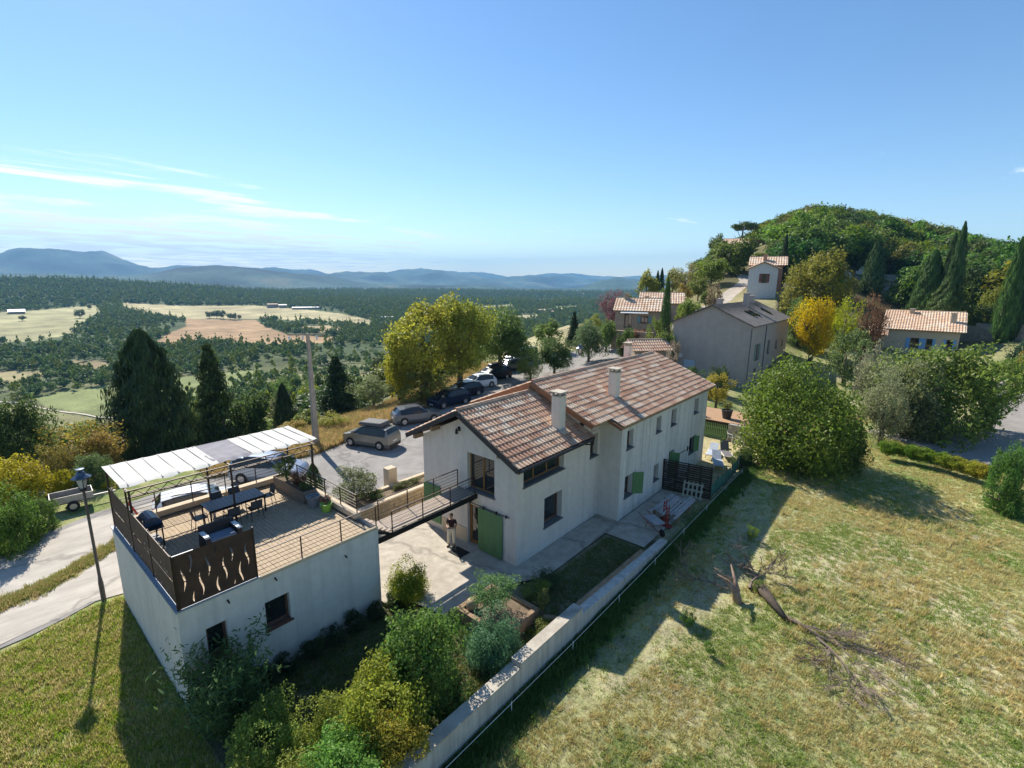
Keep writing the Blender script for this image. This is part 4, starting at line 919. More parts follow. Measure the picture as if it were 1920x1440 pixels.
for (x, y, l) in ((13.8, 9.9, 1.1),): mb = MB(); mb.beam((13.45, 9.95, .12), (14.0, 9.0, .12), .22, .1); tbuild(mb, 'stepping_board', TIMB, 'short timber board from the planter to the garden wall', 'board', loc=(13.6, 9.7, .1))
mb = MB(); mb.box(14.35, 15.0, 15.35, 16.2, .003, .02); tbuild(mb, 'doormat', RUBBER, 'dark doormat in front of the lower door', 'doormat', loc=(14.7, 15.7, 0))
# ---- terrace furniture
D0 = GZ+.137
def chair(x, y, rz, label):
    t = thing('garden_chair', label, 'chair', (0, 0, 0), 'chairs around the terrace table', local=True)
    mb = MB(); mb.box(-.22, .22, -.22, .22, .43, .455); mb.build('seat', BLACK, t)
    mb = MB(); mb.hexa([(-.21, .20, .50), (.21, .20, .50), (.21, .225, .50), (-.21, .225, .50), (-.20, .28, .84), (.20, .28, .84), (.20, .30, .84), (-.20, .30, .84)]); mb.build('backrest', mat('grey_mesh', (.07, .07, .075), None, 4, .8) if 'grey_mesh' not in bpy.data.materials else bpy.data.materials['grey_mesh'], t)
    for sx in (-1, 1):
        mb = MB(); mb.tube([(sx*.23, -.24, 0), (sx*.23, -.21, .44), (sx*.24, -.18, .64), (sx*.24, .2, .66)], .013, 5); mb.build('leg', BLACK, t)
        mb = MB(); mb.tube([(sx*.23, .27, 0), (sx*.22, .2, .44), (sx*.21, .29, .86)], .013, 5); mb.build('leg', BLACK, t)
    return place(t, (x, y, D0), rz)
tb = thing('terrace_table', 'long dark slatted metal table on the roof terrace', 'table', (5.9, 20.2, D0))
for k in range(12): mb = MB(); mb.box(5.78+.175*k, 5.78+.175*k+.165, 20.12, 21.12, D0+.72, D0+.745); mb.build('slat', mat('slate_metal', (.05, .06, .08), None, 4, .35, metal=.3) if 'slate_metal' not in bpy.data.materials else bpy.data.materials['slate_metal'], tb)
mb = MB(); mb.box(5.76, 7.9, 20.10, 20.118, D0+.66, D0+.745); mb.box(5.76, 7.9, 21.122, 21.14, D0+.66, D0+.745); mb.build('apron', BLACK, tb)
for x in (5.82, 7.84):
    for y in (20.16, 21.08): mb = MB(); mb.box(x-.025, x+.025, y-.025, y+.025, D0, D0+.66); mb.build('leg', BLACK, tb)
chair(6.45, 19.85, math.pi, 'dark metal chair under the near side of the terrace table, left one'); chair(7.3, 19.85, math.pi, 'dark metal chair under the near side of the terrace table, right one')
chair(5.55, 20.55, math.pi/2, 'dark metal chair at the end of the terrace table nearest the grill'); chair(8.15, 20.65, -math.pi/2, 'dark metal chair at the end of the terrace table nearest the planter')
chair(6.5, 21.35, 0, 'dark metal chair on the awning side of the table, left one'); chair(7.2, 21.35, 0, 'dark metal chair on the awning side of the table, right one')
# grill
gr = thing('gas_grill', 'dark blue gas grill with a domed lid by the terrace screen', 'grill', (4.05, 20.9, D0))
gx, gy = 4.0, 20.6
mb = MB(); mb.box(gx-.28, gx+.28, gy-.5, gy+.5, D0+.72, D0+.86); mb.build('firebox', BLACK, gr)
mb = MB(); n = 8
for k in range(n):
    a0, a1 = math.pi*k/n, math.pi*(k+1)/n
    q = lambda a, y: (gx-math.cos(a)*.29, y, D0+.86+math.sin(a)*.30)
    mb.poly([q(a0, gy-.42), q(a1, gy-.42), q(a1, gy+.42), q(a0, gy+.42)]); mb.poly([(gx, gy-.42, D0+.86), q(a0, gy-.42), q(a1, gy-.42)]); mb.poly([(gx, gy+.42, D0+.86), q(a1, gy+.42), q(a0, gy+.42)])
mb.build('lid', mat('blue_enamel', (.05, .09, .15), None, 4, .25), gr)
for sy in (-1, 1): mb = MB(); mb.box(gx-.24, gx+.24, gy+sy*.66-.15, gy+sy*.66+.15, D0+.84, D0+.865); mb.build('side_shelf', BLACK, gr)
for sx in (-1, 1):
    for sy in (-1, 1): mb = MB(); mb.box(gx+sx*.24-.02, gx+sx*.24+.02, gy+sy*.44-.02, gy+sy*.44+.02, D0, D0+.72); mb.build('leg', BLACK, gr)
mb = MB(); mb.box(gx-.26, gx+.26, gy-.46, gy+.46, D0+.12, D0+.15); mb.build('lower_shelf', BLACK, gr)
# lounge chest
so_ = thing('lounge_seat', 'dark lounge armchair with pale arm rests behind the wavy screen', 'armchair', (5.3, 18.9, D0))
RATT = mat('dark_rattan', (.05, .045, .045), (.03, .028, .03), 20, .7, .3); CUSH = mat('blue_grey_cushion', (.20, .23, .28), None, 4, .9)
ax, ay = 5.0, 18.2
mb = MB(); mb.box(ax, ax+1.2, ay, ay+.8, D0+.05, D0+.38); mb.build('base', RATT, so_, bevel=.02)
mb = MB(); mb.box(ax+.16, ax+1.04, ay+.04, ay+.66, D0+.382, D0+.47); mb.build('cushion', CUSH, so_, bevel=.03)
mb = MB(); mb.box(ax+.02, ax+1.18, ay+.68, ay+.82, D0+.38, D0+.82); mb.build('backrest', RATT, so_, bevel=.02)
for x in (ax, ax+1.06):
    mb = MB(); mb.box(x, x+.14, ay, ay+.67, D0+.38, D0+.62); a = mb.build('arm', RATT, so_)
    mb = MB(); mb.box(x-.01, x+.15, ay-.01, ay+.66, D0+.622, D0+.65); mb.build('arm_rest', WHITEP, so_)
# planter box and pots
pb = thing('planter_box', 'long weathered board planter with shrubs at the terrace edge', 'planter', (9.0, 20, D0))
for k in range(4):
    z = D0+.02+.135*k
    for a in ((9.15, 9.18, 19.5, 22.3), (9.74, 9.77, 19.5, 22.3), (9.185, 9.735, 19.5, 19.53), (9.185, 9.735, 22.27, 22.3)): mb = MB(); mb.box(*a, z, z+.128); mb.build('board', mat('grey_brown_boards', (.26, .21, .16), (.18, .145, .11), 6, .85, .3, stretch=(1, .3, 1)) if 'grey_brown_boards' not in bpy.data.materials else bpy.data.materials['grey_brown_boards'], pb)
mb = MB(); mb.box(9.185, 9.735, 19.535, 22.265, D0+.1, D0+.48); mb.build('soil', SOIL, pb)
def pot(x, y, z, r, h, m, label, name='plant_pot'):
    t = thing(name, label, 'pot', (x, y, z)); mb = MB(); mb.lathe([(r*.72, 0), (r*.97, h*.9), (r*1.05, h*.9), (r*1.05, h), (r*.9, h), (r*.88, h*.86)], (x, y, z), 14); mb.build('pot', m, t, smooth=False)
    s = MB(); s.lathe([(r*.87, h*.84), (.02, h*.87)], (x, y, z), 12); s.build('soil', SOIL, t); return t
pot(9.35, 19.05, D0, .27, .5, mat('grey_pot', (.24, .24, .25), None, 4, .6), 'grey tapered pot beside the planter box on the terrace')
pot(9.5, 18.25, D0, .24, .36, mat('lime_pot', (.30, .52, .07), None, 4, .5), 'lime green tub on the terrace deck')
tree('shrub', 'thin leafy shrub growing at the back end of the terrace planter', 'shrub', 9.46, 21.6, 1.3, 1.1, 'open', 'mid', (.10, .14, .05), cz=.1, z=D0+.45)
tree('shrub', 'reddish brown heather shrub in the middle of the terrace planter', 'shrub', 9.46, 20.5, .75, .8, 'open', 'mid', (.16, .09, .05), cz=.05, z=D0+.45)
tree('shrub', 'low green trailing plant at the near end of the terrace planter', 'shrub', 9.46, 19.9, .4, .7, 'open', 'mid', (.12, .15, .05), cz=.05, z=D0+.45, bark='none')
tree('shrub', 'dry purple plant in the lime green tub', 'shrub', 9.5, 18.25, .45, .5, 'open', 'mid', (.13, .075, .06), cz=.05, z=D0+.3, bark='none')
# courtyard plants
tree('bamboo', 'bright yellow green feathery bamboo clump at the garage corner', 'bamboo', 10.95, 14.75, 1.7, 1.9, 'bush', 'hi', (.22, .25, .04), cz=.0, z=0, bark='none')
tree('bamboo', 'tall dark bamboo clump in front of the garage end window', 'bamboo', 3.9, 14.3, 3.2, 3.4, 'cane', 'mid', (.075, .13, .05), cz=.03, z=-.4, bark='none')
tree('palm_shrub', 'small sparse pine bush with cloud cut pads in the timber planter', 'pine', 12.3, 11.4, 1.5, 1.8, 'open', 'hi', (.13, .21, .08), cz=.2, z=.38)
tree('conifer_shrub', 'blue green weeping conifer leaning over the garden wall', 'conifer', 10.7, 9.85, 2.0, 2.2, 'bush', 'hi', (.10, .19, .10), cz=.0, z=-.1)
tree('shrub', 'yellow green shrub beside the timber planter and shaded bed', 'shrub', 14.3, 10.8, 1.0, 1.4, 'open', 'mid', (.14, .19, .05), cz=.05, z=-.05)
tree('shrub', 'dark fan leaved palm shrub at the edge of the shaded bed', 'shrub', 15.3, 11.0, .8, 1.5, 'cane', 'mid', (.05, .09, .035), cz=.02, z=-.05, bark='none')
tree('shrub', 'slender sapling on the corner of the timber planter', 'shrub', 13.5, 9.9, 1.5, .5, 'open', 'mid', (.13, .16, .06), cz=.3, z=0)
tree('shrub', 'low yellowish ground plant at the foot of the garden wall inside', 'shrub', 12.9, 9.5, .5, 1.2, 'bush', 'mid', (.16, .18, .05), cz=0, z=-.05, bark='none')
for i, (x, y, h, wd, c, lb, sh) in enumerate([
    (8.35, 10.6, 3.5, 3.3, (.12, .18, .05), 'tallest dense green laurel bush, next to the blue green conifer', 'bush'),
    (6.5, 10.5, 2.9, 2.8, (.27, .28, .06), 'yellow tipped laurel bush in the middle of the garden hedge', 'bush'),
    (5.55, 11.2, 2.0, 2.0, (.20, .24, .06), 'smaller olive green bush at the shaded side of the garden hedge', 'bush'),
    (5.0, 9.7, 2.1, 2.6, (.17, .27, .07), 'fresh green bushy shrub at the bottom edge of the garden', 'bush'),
    (4.1, 12.3, 2.2, 2.2, (.20, .26, .07), 'bright pointed shrub between bamboo and garden hedge', 'bush'),
    (3.6, 11.0, 1.9, 2.3, (.24, .27, .07), 'low yellow green shrub in front of the dark bamboo', 'bush'),
    (6.3, 9.4, 1.9, 2.3, (.29, .27, .06), 'low yellowish bush hugging the garden wall', 'bush')]):
    tree('laurel_bush', lb, 'bush', x, y, h, wd, sh, 'hi', c, cz=0, z=-.35, group='bushes filling the garden below the garage')
hg = thing('low_hedge', 'dark low hedge along the foot of the garage wall', 'hedge', (6, 15, -.3))
for k in range(7):
    o = bpy.data.objects.new('hedge_plant', CR['bush', 'mid', k % 2]); link(o, hg); o.location = (5.2+k*.85-6, 14.95-15, .42); o.scale = (.55, .42, .55); o.rotation_euler = (0, 0, k*1.3); o.color = (.05, .075, .03, 1)
tree('olive_tree', 'grey green olive bush between terrace and parking lane', 'olive', 13.7, 23.1, 2.6, 2.6, 'open', 'hi', (.15, .17, .085), cz=.05, z=.2, bark='grey')
tree('shrub', 'low green rosemary along the top of the stone planter', 'shrub', 16.6, 22.1, .45, 2.6, 'bush', 'mid', (.13, .15, .06), cz=0, z=.9, wy=.8, rz=0, bark='none')
tree('shrub', 'small round plant at the left of the stone planter', 'shrub', 14.4, 22.1, .6, 1.3, 'bush', 'mid', (.11, .14, .05), cz=0, z=.9, wy=.9, rz=0, bark='none')
ip = thing('ivy_post', 'green ivy pillar wound round a low lamp post by the lane', 'ivy', (12.6, 25.4, .25))
mb = MB(); mb.tube([(12.6, 25.4, .2), (12.6, 25.4, 3.1)], .05, 8); mb.lathe([(.07, 3.1), (.14, 3.15), (.14, 3.35), (.06, 3.42)], (12.6, 25.4, 0), 8); mb.build('post', BARKG, ip)
o = bpy.data.objects.new('ivy', CR['col', 'mid', 1]); link(o, ip); o.location = (0, 0, 1.15); o.scale = (.62, .62, 1.2); o.color = (.06, .11, .035, 1)
# street lamp at the left
LX, LY = 2.72, 23.5
sl_ = thing('street_lamp', 'tall street lamp with a lantern head left of the garage', 'street lamp', (LX, LY, .2))
mb = MB(); mb.tube([(LX, LY, -.2), (LX, LY, 1.0), (LX, LY, 1.3), (LX, LY, 4.85)], [.085, .085, .055, .045], 10); mb.build('pole', mat('grey_steel', (.11, .10, .105), None, 4, .5, metal=.3), sl_)
lantern(sl_, LX, LY, 4.98, 1.0)
# warning sign behind the terrace
sg = thing('road_sign', 'red and white triangular warning sign beyond the terrace corner', 'sign', (5.0, 25.5, .2))
sx_, sy_ = 4.15, 24.4; sz = 3.15
U_ = Vector((.65, -.76, 0)); Nv = Vector((-.76, -.65, 0)); c_ = Vector((sx_, sy_, sz))
def tri(r, off): return [c_+U_*(r*math.cos(a))+Vector((0, 0, r*math.sin(a)))+Nv*off for a in (math.pi/2, math.pi*7/6, math.pi*11/6)]
mb = MB(); a, b = tri(.52, 0), tri(.52, .02); mb.poly(a); mb.poly(b[::-1])
for i in range(3): mb.poly([a[i], a[(i+1) % 3], b[(i+1) % 3], b[i]])
mb.build('sign_plate', mat('sign_red', (.45, .04, .035), None, 4, .5), sg)
mb = MB(); mb.poly(tri(.33, .026)); mb.build('sign_face', WHITEP, sg)
mb = MB(); mb.beam(c_+Nv*.03+Vector((0, 0, -.12)), c_+Nv*.03+Vector((0, 0, .12)), .05, .01, up=Nv); mb.beam(c_+Nv*.031+U_*.0+Vector((0, 0, .1)), c_+Nv*.031+U_*.10+Vector((0, 0, .02)), .04, .01, up=Nv); mb.build('sign_symbol', BLACK, sg)
mb = MB(); mb.tube([(sx_+.02, sy_+.03, .1), (sx_+.02, sy_+.03, sz+.1)], .03, 6); mb.build('post', CHROME, sg)
mb = MB(); mb.hexa([c_+U_*u+Nv*n+Vector((0, 0, z)) for z in (-.72, -.34) for u, n in ((-.2, 0), (.2, 0), (.2, .02), (-.2, .02))]); mb.build('sign_panel', WHITEP, sg)
# utility pole
UX, UY = 17.35, 34.1; uz = h1(UX, UY)
up_ = thing('utility_pole', 'tall concrete utility pole with crossarm and white insulators', 'utility pole', (UX, UY, uz))
mb = MB(); UT = 8.9; mb.hexa([(UX-.2, UY-.2, uz-.3), (UX+.2, UY-.2, uz-.3), (UX+.2, UY+.2, uz-.3), (UX-.2, UY+.2, uz-.3), (UX-.1, UY-.1, UT), (UX+.1, UY-.1, UT), (UX+.1, UY+.1, UT), (UX-.1, UY+.1, UT)]); mb.build('pole', mat('pole_concrete', (.40, .34, .27), (.30, .26, .21), 3, .9), up_, bevel=.02)
ar = Vector((.80, -.60, 0)); mb = MB(); c_ = Vector((UX, UY, UT-.1)); mb.beam(c_-ar*1.35, c_+ar*1.2, .09, .1); mb.build('crossarm', STONEG, up_)
WIRE = mat('wire_dark', (.05, .05, .05), None, 4, .6)
for k in (-1.25, -.35, .6):
    p = c_+ar*k+Vector((0, 0, -.05)); mb = MB(); mb.lathe([(.03, -.34), (.10, -.28), (.05, -.2), (.10, -.14), (.04, -.05)], p, 8); mb.build('insulator', WHITEP, up_)
# ---- person in the courtyard
def skin_body(name, joints, edges, radii, m, parent=None, root=0):
    me = bpy.data.meshes.new(name); me.from_pydata(joints, edges, []); me.materials.append(m)
    o = bpy.data.objects.new(name, me); link(o, parent)
    s = o.modifiers.new('skin', 'SKIN'); s.use_smooth_shade = True
    sv = me.skin_vertices[0].data if me.skin_vertices else None
    if sv is None:
        bm = bmesh.new(); bm.from_mesh(me); bm.verts.layers.skin.verify(); bm.to_mesh(me); bm.free(); sv = me.skin_vertices[0].data
    for i, r in enumerate(radii): sv[i].radius = (r, r) if isinstance(r, (int, float)) else r; sv[i].use_root = (i == root)
    d = o.modifiers.new('sub', 'SUBSURF'); d.levels = 1; d.render_levels = 2
    return o
SKIN = mat('skin', (.42, .24, .16), None, 4, .5); HAIR = mat('dark_hair', (.045, .025, .016), None, 30, .8); SHIRT = mat('dark_red_shirt', (.035, .012, .014), None, 4, .9); TROU = mat('cream_trousers', (.68, .60, .46), (.60, .52, .40), 4, .9)
pe = thing('person', 'person in a dark top and cream trousers standing in the courtyard holding a controller', 'person', (0, 0, 0), local=True)
J = [(0, 0, .98), (0, 0, 1.12), (0, -.01, 1.32), (0, -.01, 1.44), (0, -.03, 1.52),
     (.10, 0, .92), (.11, -.02, .50), (.12, .02, .09), (.12, -.13, .035), (-.10, 0, .92), (-.13, -.06, .50), (-.16, .0, .09), (-.17, -.15, .035),
     (.18, -.01, 1.38), (.25, .0, 1.12), (.13, -.24, 1.10), (.06, -.31, 1.12), (-.18, -.01, 1.38), (-.25, .0, 1.12), (-.13, -.24, 1.10), (-.06, -.31, 1.12)]
E_ = [(0, 1), (1, 2), (2, 3), (3, 4), (0, 5), (5, 6), (6, 7), (7, 8), (0, 9), (9, 10), (10, 11), (11, 12), (2, 13), (13, 14), (14, 15), (15, 16), (2, 17), (17, 18), (18, 19), (19, 20)]
skin_body('body', J, E_, [.12, .11, .13, .065, .05, .085, .058, .04, .035, .085, .058, .04, .035, .06, .042, .033, .028, .06, .042, .033, .028], SKIN, pe)
skin_body('shirt', [J[0], J[1], J[2], (0, -.01, 1.40), J[13], (.23, 0, 1.2), J[17], (-.23, 0, 1.2)], [(0, 1), (1, 2), (2, 3), (2, 4), (4, 5), (2, 6), (6, 7)], [.145, .13, .15, .08, .078, .06, .078, .06], SHIRT, pe)
skin_body('trousers', [(0, 0, .97), (.10, 0, .9), (.115, -.02, .5), (.12, .02, .13), (-.10, 0, .9), (-.13, -.06, .5), (-.16, 0, .13)], [(0, 1), (1, 2), (2, 3), (0, 4), (4, 5), (5, 6)], [.14, .115, .10, .085, .115, .10, .085], TROU, pe)
mb = MB(); hc = (0, -.04, 1.62)
mb.lathe([(.03, -.125), (.062, -.10), (.078, -.04), (.082, .02), (.074, .07), (.045, .105), (.01, .115)], hc, 14); mb.build('head', SKIN, pe, smooth=True)
mb = MB(); mb.tube([(0, -.115, 1.625), (0, -.14, 1.60), (0, -.12, 1.595)], [.008, .012, .01], 5); mb.build('nose', SKIN, pe)
for s in (-1, 1):
    mb = MB(); mb.box(s*.03-.009, s*.03+.009, -.122, -.115, 1.63, 1.64); mb.build('eye', BLACK, pe)
    mb = MB(); mb.box(s*.083-.006, s*.083+.006, -.05, -.02, 1.60, 1.645); mb.build('ear', SKIN, pe)
mb = MB(); mb.box(-.022, .022, -.119, -.112, 1.568, 1.574); mb.build('mouth', RED, pe)
mb = MB(); mb.lathe([(.087, -.02), (.092, .03), (.084, .085), (.05, .122), (.01, .13)], (0, -.025, 1.62), 14); mb.build('hair', HAIR, pe, smooth=True)
for s in (-1, 1):
    for k in range(5):
        mb = MB(); a = (s*(.06-.012*k), -.325, 1.12+.01*k) if k < 4 else (s*.03, -.31, 1.145)
        mb.tube([(s*.07, -.30, 1.115), a, (a[0]-s*.02, a[1]-.02, a[2]+.02)], [.011, .009, .007], 5); mb.build('finger', SKIN, pe)
    mb = MB(); mb.box(s*(.12 if s > 0 else .17)-.05, s*(.12 if s > 0 else .17)+.05, -.2, .07, 0, .07); mb.build('shoe', BLACK, pe, bevel=.02)
place(pe, (14.85, 16.45, .0), math.radians(-60))
mb = MB(); mb.box(-.08, .08, -.05, .05, -.015, .015); ctl = tbuild(mb, 'controller', BLACK, 'dark remote controller held by the person', 'controller', loc=(0, 0, 0)); ang = math.radians(-60); ctl.location = (14.85+.34*math.sin(ang), 16.45-.34*math.cos(ang), 1.14); ctl.rotation_euler = (0, 0, ang)
# ================================================================ yard behind: slat fence, planks, wheelbarrow
sf = thing('slat_fence', 'dark stained horizontal slat fence closing the yard', 'fence', (28.1, 11.5, 0))
FL = math.radians(0)
def fpt(t): return (28.1+t*.45, 11.55-t*2.75)
rb = random.Random(5)
for k in range(14):
    z = .06+k*.135
    for a, b in ((0, .26), (.26, .52), (.52, 1)):
        mb = MB(); j = rb.uniform(-.02, .02); p, q = fpt(a), fpt(b-.004); mb.beam((p[0]+j, p[1], z+rb.uniform(0, .02)), (q[0]+j, q[1], z+rb.uniform(0, .02)), .025, .105); mb.build('slat', DARKW, sf)
for t_ in (0, .26, .52, .78, 1): p = fpt(t_); mb = MB(); mb.box(p[0]+.02, p[0]+.1, p[1]-.04, p[1]+.04, 0, 1.98); mb.build('post', DARKW, sf)
mb = MB(); mb.beam((fpt(0)[0], fpt(0)[1], 1.96), (fpt(1)[0], fpt(1)[1], 1.96), .08, .05); mb.build('cap_rail', DARKW, sf)
pl = thing('pallet', 'pale wooden pallet leaning against the dark slat fence', 'pallet', (27.9, 10.0, 0))
PALW = mat('pallet_wood', (.36, .36, .28), (.26, .26, .20), 6, .85)
ux = Vector((.16, -.98, 0)); lean = Vector((.35, .06, .93)).normalized()
for k in range(5): p = Vector((27.75, 10.1, .05))+ux*(.25*k); mb = MB(); mb.beam(p, p+lean*1.0, .10, .02, up=ux.cross(lean)); mb.build('slat', PALW, pl)
for k in range(3): p = Vector((27.78, 10.15, .05))+lean*(.1+.38*k); mb = MB(); mb.beam(p, p+ux*1.15, .09, .06, up=ux.cross(lean)); mb.build('stringer', PALW, pl)
pk = thing('plank_stack', 'low trestle stack of pale grey planks beside the slat fence', 'planks', (24.6, 9.0, 0))
rb = random.Random(14)
for k in range(9):
    y = 8.98+k*.17; mb = MB(); x0 = 23.9+rb.uniform(-.2, .35); mb.beam((x0, y, .52+.02*(k % 2)), (x0+2.7+rb.uniform(-.3, .2), y+rb.uniform(-.12, .12), .54+.03*(k % 3)), .135, .035); mb.build('plank', BOARDG, pk)
for x in (24.4, 26.0): mb = MB(); mb.box(x-.06, x+.06, 8.95, 10.5, .40, .50); mb.box(x-.05, x+.05, 8.98, 9.1, 0, .4); mb.box(x-.05, x+.05, 10.3, 10.42, 0, .4); mb.build('trestle', TIMB, pk)
wb = thing('wheelbarrow', 'red wheelbarrow with a grey tray beside the plank stack', 'wheelbarrow', (0, 0, 0), local=True)
mb = MB(); mb.hexa([(-.18, -.25, .36), (.18, -.25, .36), (.15, .35, .34), (-.15, .35, .34), (-.34, -.42, .62), (.34, -.42, .62), (.30, .62, .60), (-.30, .62, .60)]); mb.build('tray', mat('grey_tray', (.36, .35, .35), None, 4, .6), wb)
for s in (-1, 1): mb = MB(); mb.tube([(s*.1, .75, .2), (s*.22, .1, .33), (s*.28, -.6, .5), (s*.28, -.95, .6)], .018, 6); mb.tube([(s*.22, -.2, .38), (s*.24, -.3, .0)], .016, 5); mb.build('handle', RED, wb)
mb = MB(); mb.tube([(-.04, .78, .19), (.04, .78, .19)], .19, 14); mb.build('wheel', RUBBER, wb); place(wb, (22.9, 9.75, 0), math.radians(150))
for i, (x, y, lb) in enumerate(((23.75, 9.35, 'red metal ladder rack standing before the planks, nearer one'), (24.35, 9.75, 'red metal ladder rack standing before the planks, farther one'))):
    t = thing('metal_rack', lb, 'rack', (x, y, 0))
    for s in (-.16, .16): mb = MB(); mb.box(x+s-.02, x+s+.02, y-.02, y+.02, 0, 1.15); mb.build('upright', RED, t)
    for k in range(5): mb = MB(); mb.box(x-.14, x+.14, y-.015, y+.015, .18+.2*k, .22+.2*k); mb.build('rung', RED, t)
    mb = MB(); mb.box(x-.18, x+.18, y-.25, y+.25, 0, .04); mb.build('base', RED, t)
# green netting fence
ne = thing('netting_fence', 'blue green windbreak netting along the yard edge', 'fence', (28.6, 8.8, 0))
NET = mat('green_netting', (.05, .16, .12), (.035, .11, .09), 3, .8)
xs = [28.6, 30, 31.5, 33, 34.5, 36]; ysn = [8.8, 8.85, 8.8, 8.9, 8.95, 9.2]
for a in range(5):
    mb = MB(); n = 8
    for k in range(n):
        u0, u1 = k/n, (k+1)/n
        f = lambda u: (xs[a]+(xs[a+1]-xs[a])*u, ysn[a]+(ysn[a+1]-ysn[a])*u+.04*math.sin(u*12+a))
        p, q = f(u0), f(u1); t0, t1 = .95-.12*math.sin(math.pi*u0), .95-.12*math.sin(math.pi*u1)
        mb.poly([(p[0], p[1], .02), (q[0], q[1], .02), (q[0], q[1], t1), (p[0], p[1], t0)])
    mb.build('netting', NET, ne)
for a in range(6): mb = MB(); mb.tube([(xs[a], ysn[a], 0), (xs[a], ysn[a]-.0, 1.15)], .025, 5); mb.build('post', BARK, ne)
# loungers, chairs
LF = mat('pale_blue_fabric', (.42, .47, .55), None, 4, .8)
def lounger(x, y, rz, label, back=.7, m=LF):
    t = thing('sun_lounger', label, 'sun lounger', (0, 0, 0), 'sun loungers in the yard', local=True)
    mb = MB(); mb.box(-.3, .3, -.9, .35, .30, .335); mb.build('bed', m, t)
    mb = MB(); c, s = math.cos(back)*.75, math.sin(back)*.75; mb.beam((0, .36, .33), (0, .36+c, .33+s), .6, .03); mb.build('backrest', m, t)
    mb = MB()
    for sx in (-1, 1): mb.box(sx*.32-.02, sx*.32+.02, -.93, .6, .28, .32)
    mb.box(-.3, .3, -.95, -.91, .28, .32); mb.build('frame', WHITEP, t)
    for sx in (-1, 1):
        for y_ in (-.85, .5): mb = MB(); mb.box(sx*.32-.02, sx*.32+.02, y_-.02, y_+.02, 0, .28); mb.build('leg', WHITEP, t)
    return place(t, (x, y, 0), rz)
lounger(34.6, 10.35, R(-65), 'pale blue sun lounger nearest the netting with a white frame'); lounger(36.4, 11.3, R(-80), 'pale blue sun lounger close to the house corner', .5)
lounger(36.9, 10.5, R(-60), 'folding deck chair with grey cloth behind the loungers', 1.0, mat('grey_cloth', (.16, .15, .16), None, 4, .8))
def pchair(x, y, rz, label):
    t = thing('plastic_chair', label, 'chair', (0, 0, 0), 'white plastic chairs in the yard', local=True)
    mb = MB(); mb.hexa([(-.22, -.22, .40), (.22, -.22, .40), (.2, .2, .38), (-.2, .2, .38), (-.22, -.22, .43), (.22, -.22, .43), (.2, .2, .41), (-.2, .2, .41)]); mb.build('seat', WHITEP, t)
    mb = MB(); mb.hexa([(-.2, .2, .4), (.2, .2, .4), (.2, .23, .4), (-.2, .23, .4), (-.22, .32, .84), (.22, .32, .84), (.22, .35, .84), (-.22, .35, .84)]); mb.build('backrest', WHITEP, t)
    for sx in (-1, 1):
        for a, b in (((sx*.26, -.26, 0), (sx*.21, -.2, .42)), ((sx*.25, .28, 0), (sx*.2, .2, .42))): mb = MB(); mb.beam(a, b, .05, .04); mb.build('leg', WHITEP, t)
        mb = MB(); mb.tube([(sx*.24, -.22, .42), (sx*.26, -.22, .64), (sx*.26, .1, .66), (sx*.22, .29, .70)], .025, 6); mb.build('arm', WHITEP, t)
    return place(t, (x, y, h1(x, y)+.02), rz)
pchair(40.2, 10.5, R(75), 'white plastic garden chair facing the yard'); pchair(40.9, 11.3, R(-20), 'pale garden chair turned away in front of the concrete pillar')
# raised deck, green picket gate, pillar
rd = thing('raised_deck', 'raised orange timber deck with potted plants beyond the house', 'deck', (41.2, 9, 0))
mb = MB(); mb.box(41.5, 45.5, 7.6, 15.2, -.2, 1.28); mb.build('base', DARKW, rd)
OR = mat('orange_decking', (.44, .27, .15), (.36, .22, .13), 4, .8, .2, stretch=(1, .2, 1))
for k in range(16): mb = MB(); mb.box(41.3+k*.26, 41.3+k*.26+.24, 7.5, 15.2, 1.3, 1.35); mb.build('deck_board', OR, rd)
pg = thing('picket_gate', 'green picket gate below the raised timber deck', 'gate', (41.1, 11.6, 0))
gz = h1(41, 13)
PG = mat('pale_green_paint', (.20, .33, .13), (.16, .27, .10), 4, .7)
for k in range(19): y = 11.75+k*.15; mb = MB(); mb.hexa([(41.0, y, gz), (41.03, y, gz), (41.03, y+.13, gz), (41.0, y+.13, gz), (41.0, y+.04, gz+1.25), (41.03, y+.04, gz+1.25), (41.03, y+.09, gz+1.25), (41.0, y+.09, gz+1.25)]); mb.build('picket', PG, pg)
mb = MB(); mb.box(41.04, 41.07, 11.75, 14.6, gz+.25, gz+.33); mb.box(41.04, 41.07, 11.75, 14.6, gz+.85, gz+.93); mb.build('rail', PG, pg)
mb = MB(); mb.box(40.9, 41.45, 10.0, 11.65, -.1, 1.35); tbuild(mb, 'concrete_pillar', CONCD, 'stained concrete block wall beside the green picket gate', 'wall', loc=(41, 10.8, 0), bevel=.02)
mb = MB(); mb.box(40.95, 41.4, 8.4, 9.98, -.1, 1.0); tbuild(mb, 'concrete_pillar', CONCD, 'lower concrete wall half hidden behind the big round bush', 'wall', loc=(41, 9.2, 0), bevel=.02)
DP = mat('dark_pot', (.04, .038, .04), None, 4, .6)
pot(42.6, 12.35, 1.35, .45, .75, DP, 'dark pot with a yellow green shrub on the raised deck'); pot(42.3, 9.9, 1.35, .42, .6, DP, 'empty dark pot nearest the round bush on the raised deck'); pot(42.0, 14.7, 1.35, .35, .6, DP, 'dark pot at the house corner of the raised deck')
tree('shrub', 'yellow green shrub in the dark pot on the raised deck', 'shrub', 42.6, 12.35, 1.1, 1.0, 'open', 'mid', (.16, .18, .05), cz=.1, z=2.0)
tree('shrub', 'dry grassy plant in the pot at the house corner', 'shrub', 42.0, 14.7, .7, .6, 'open', 'mid', (.25, .22, .12), cz=.1, z=1.9)
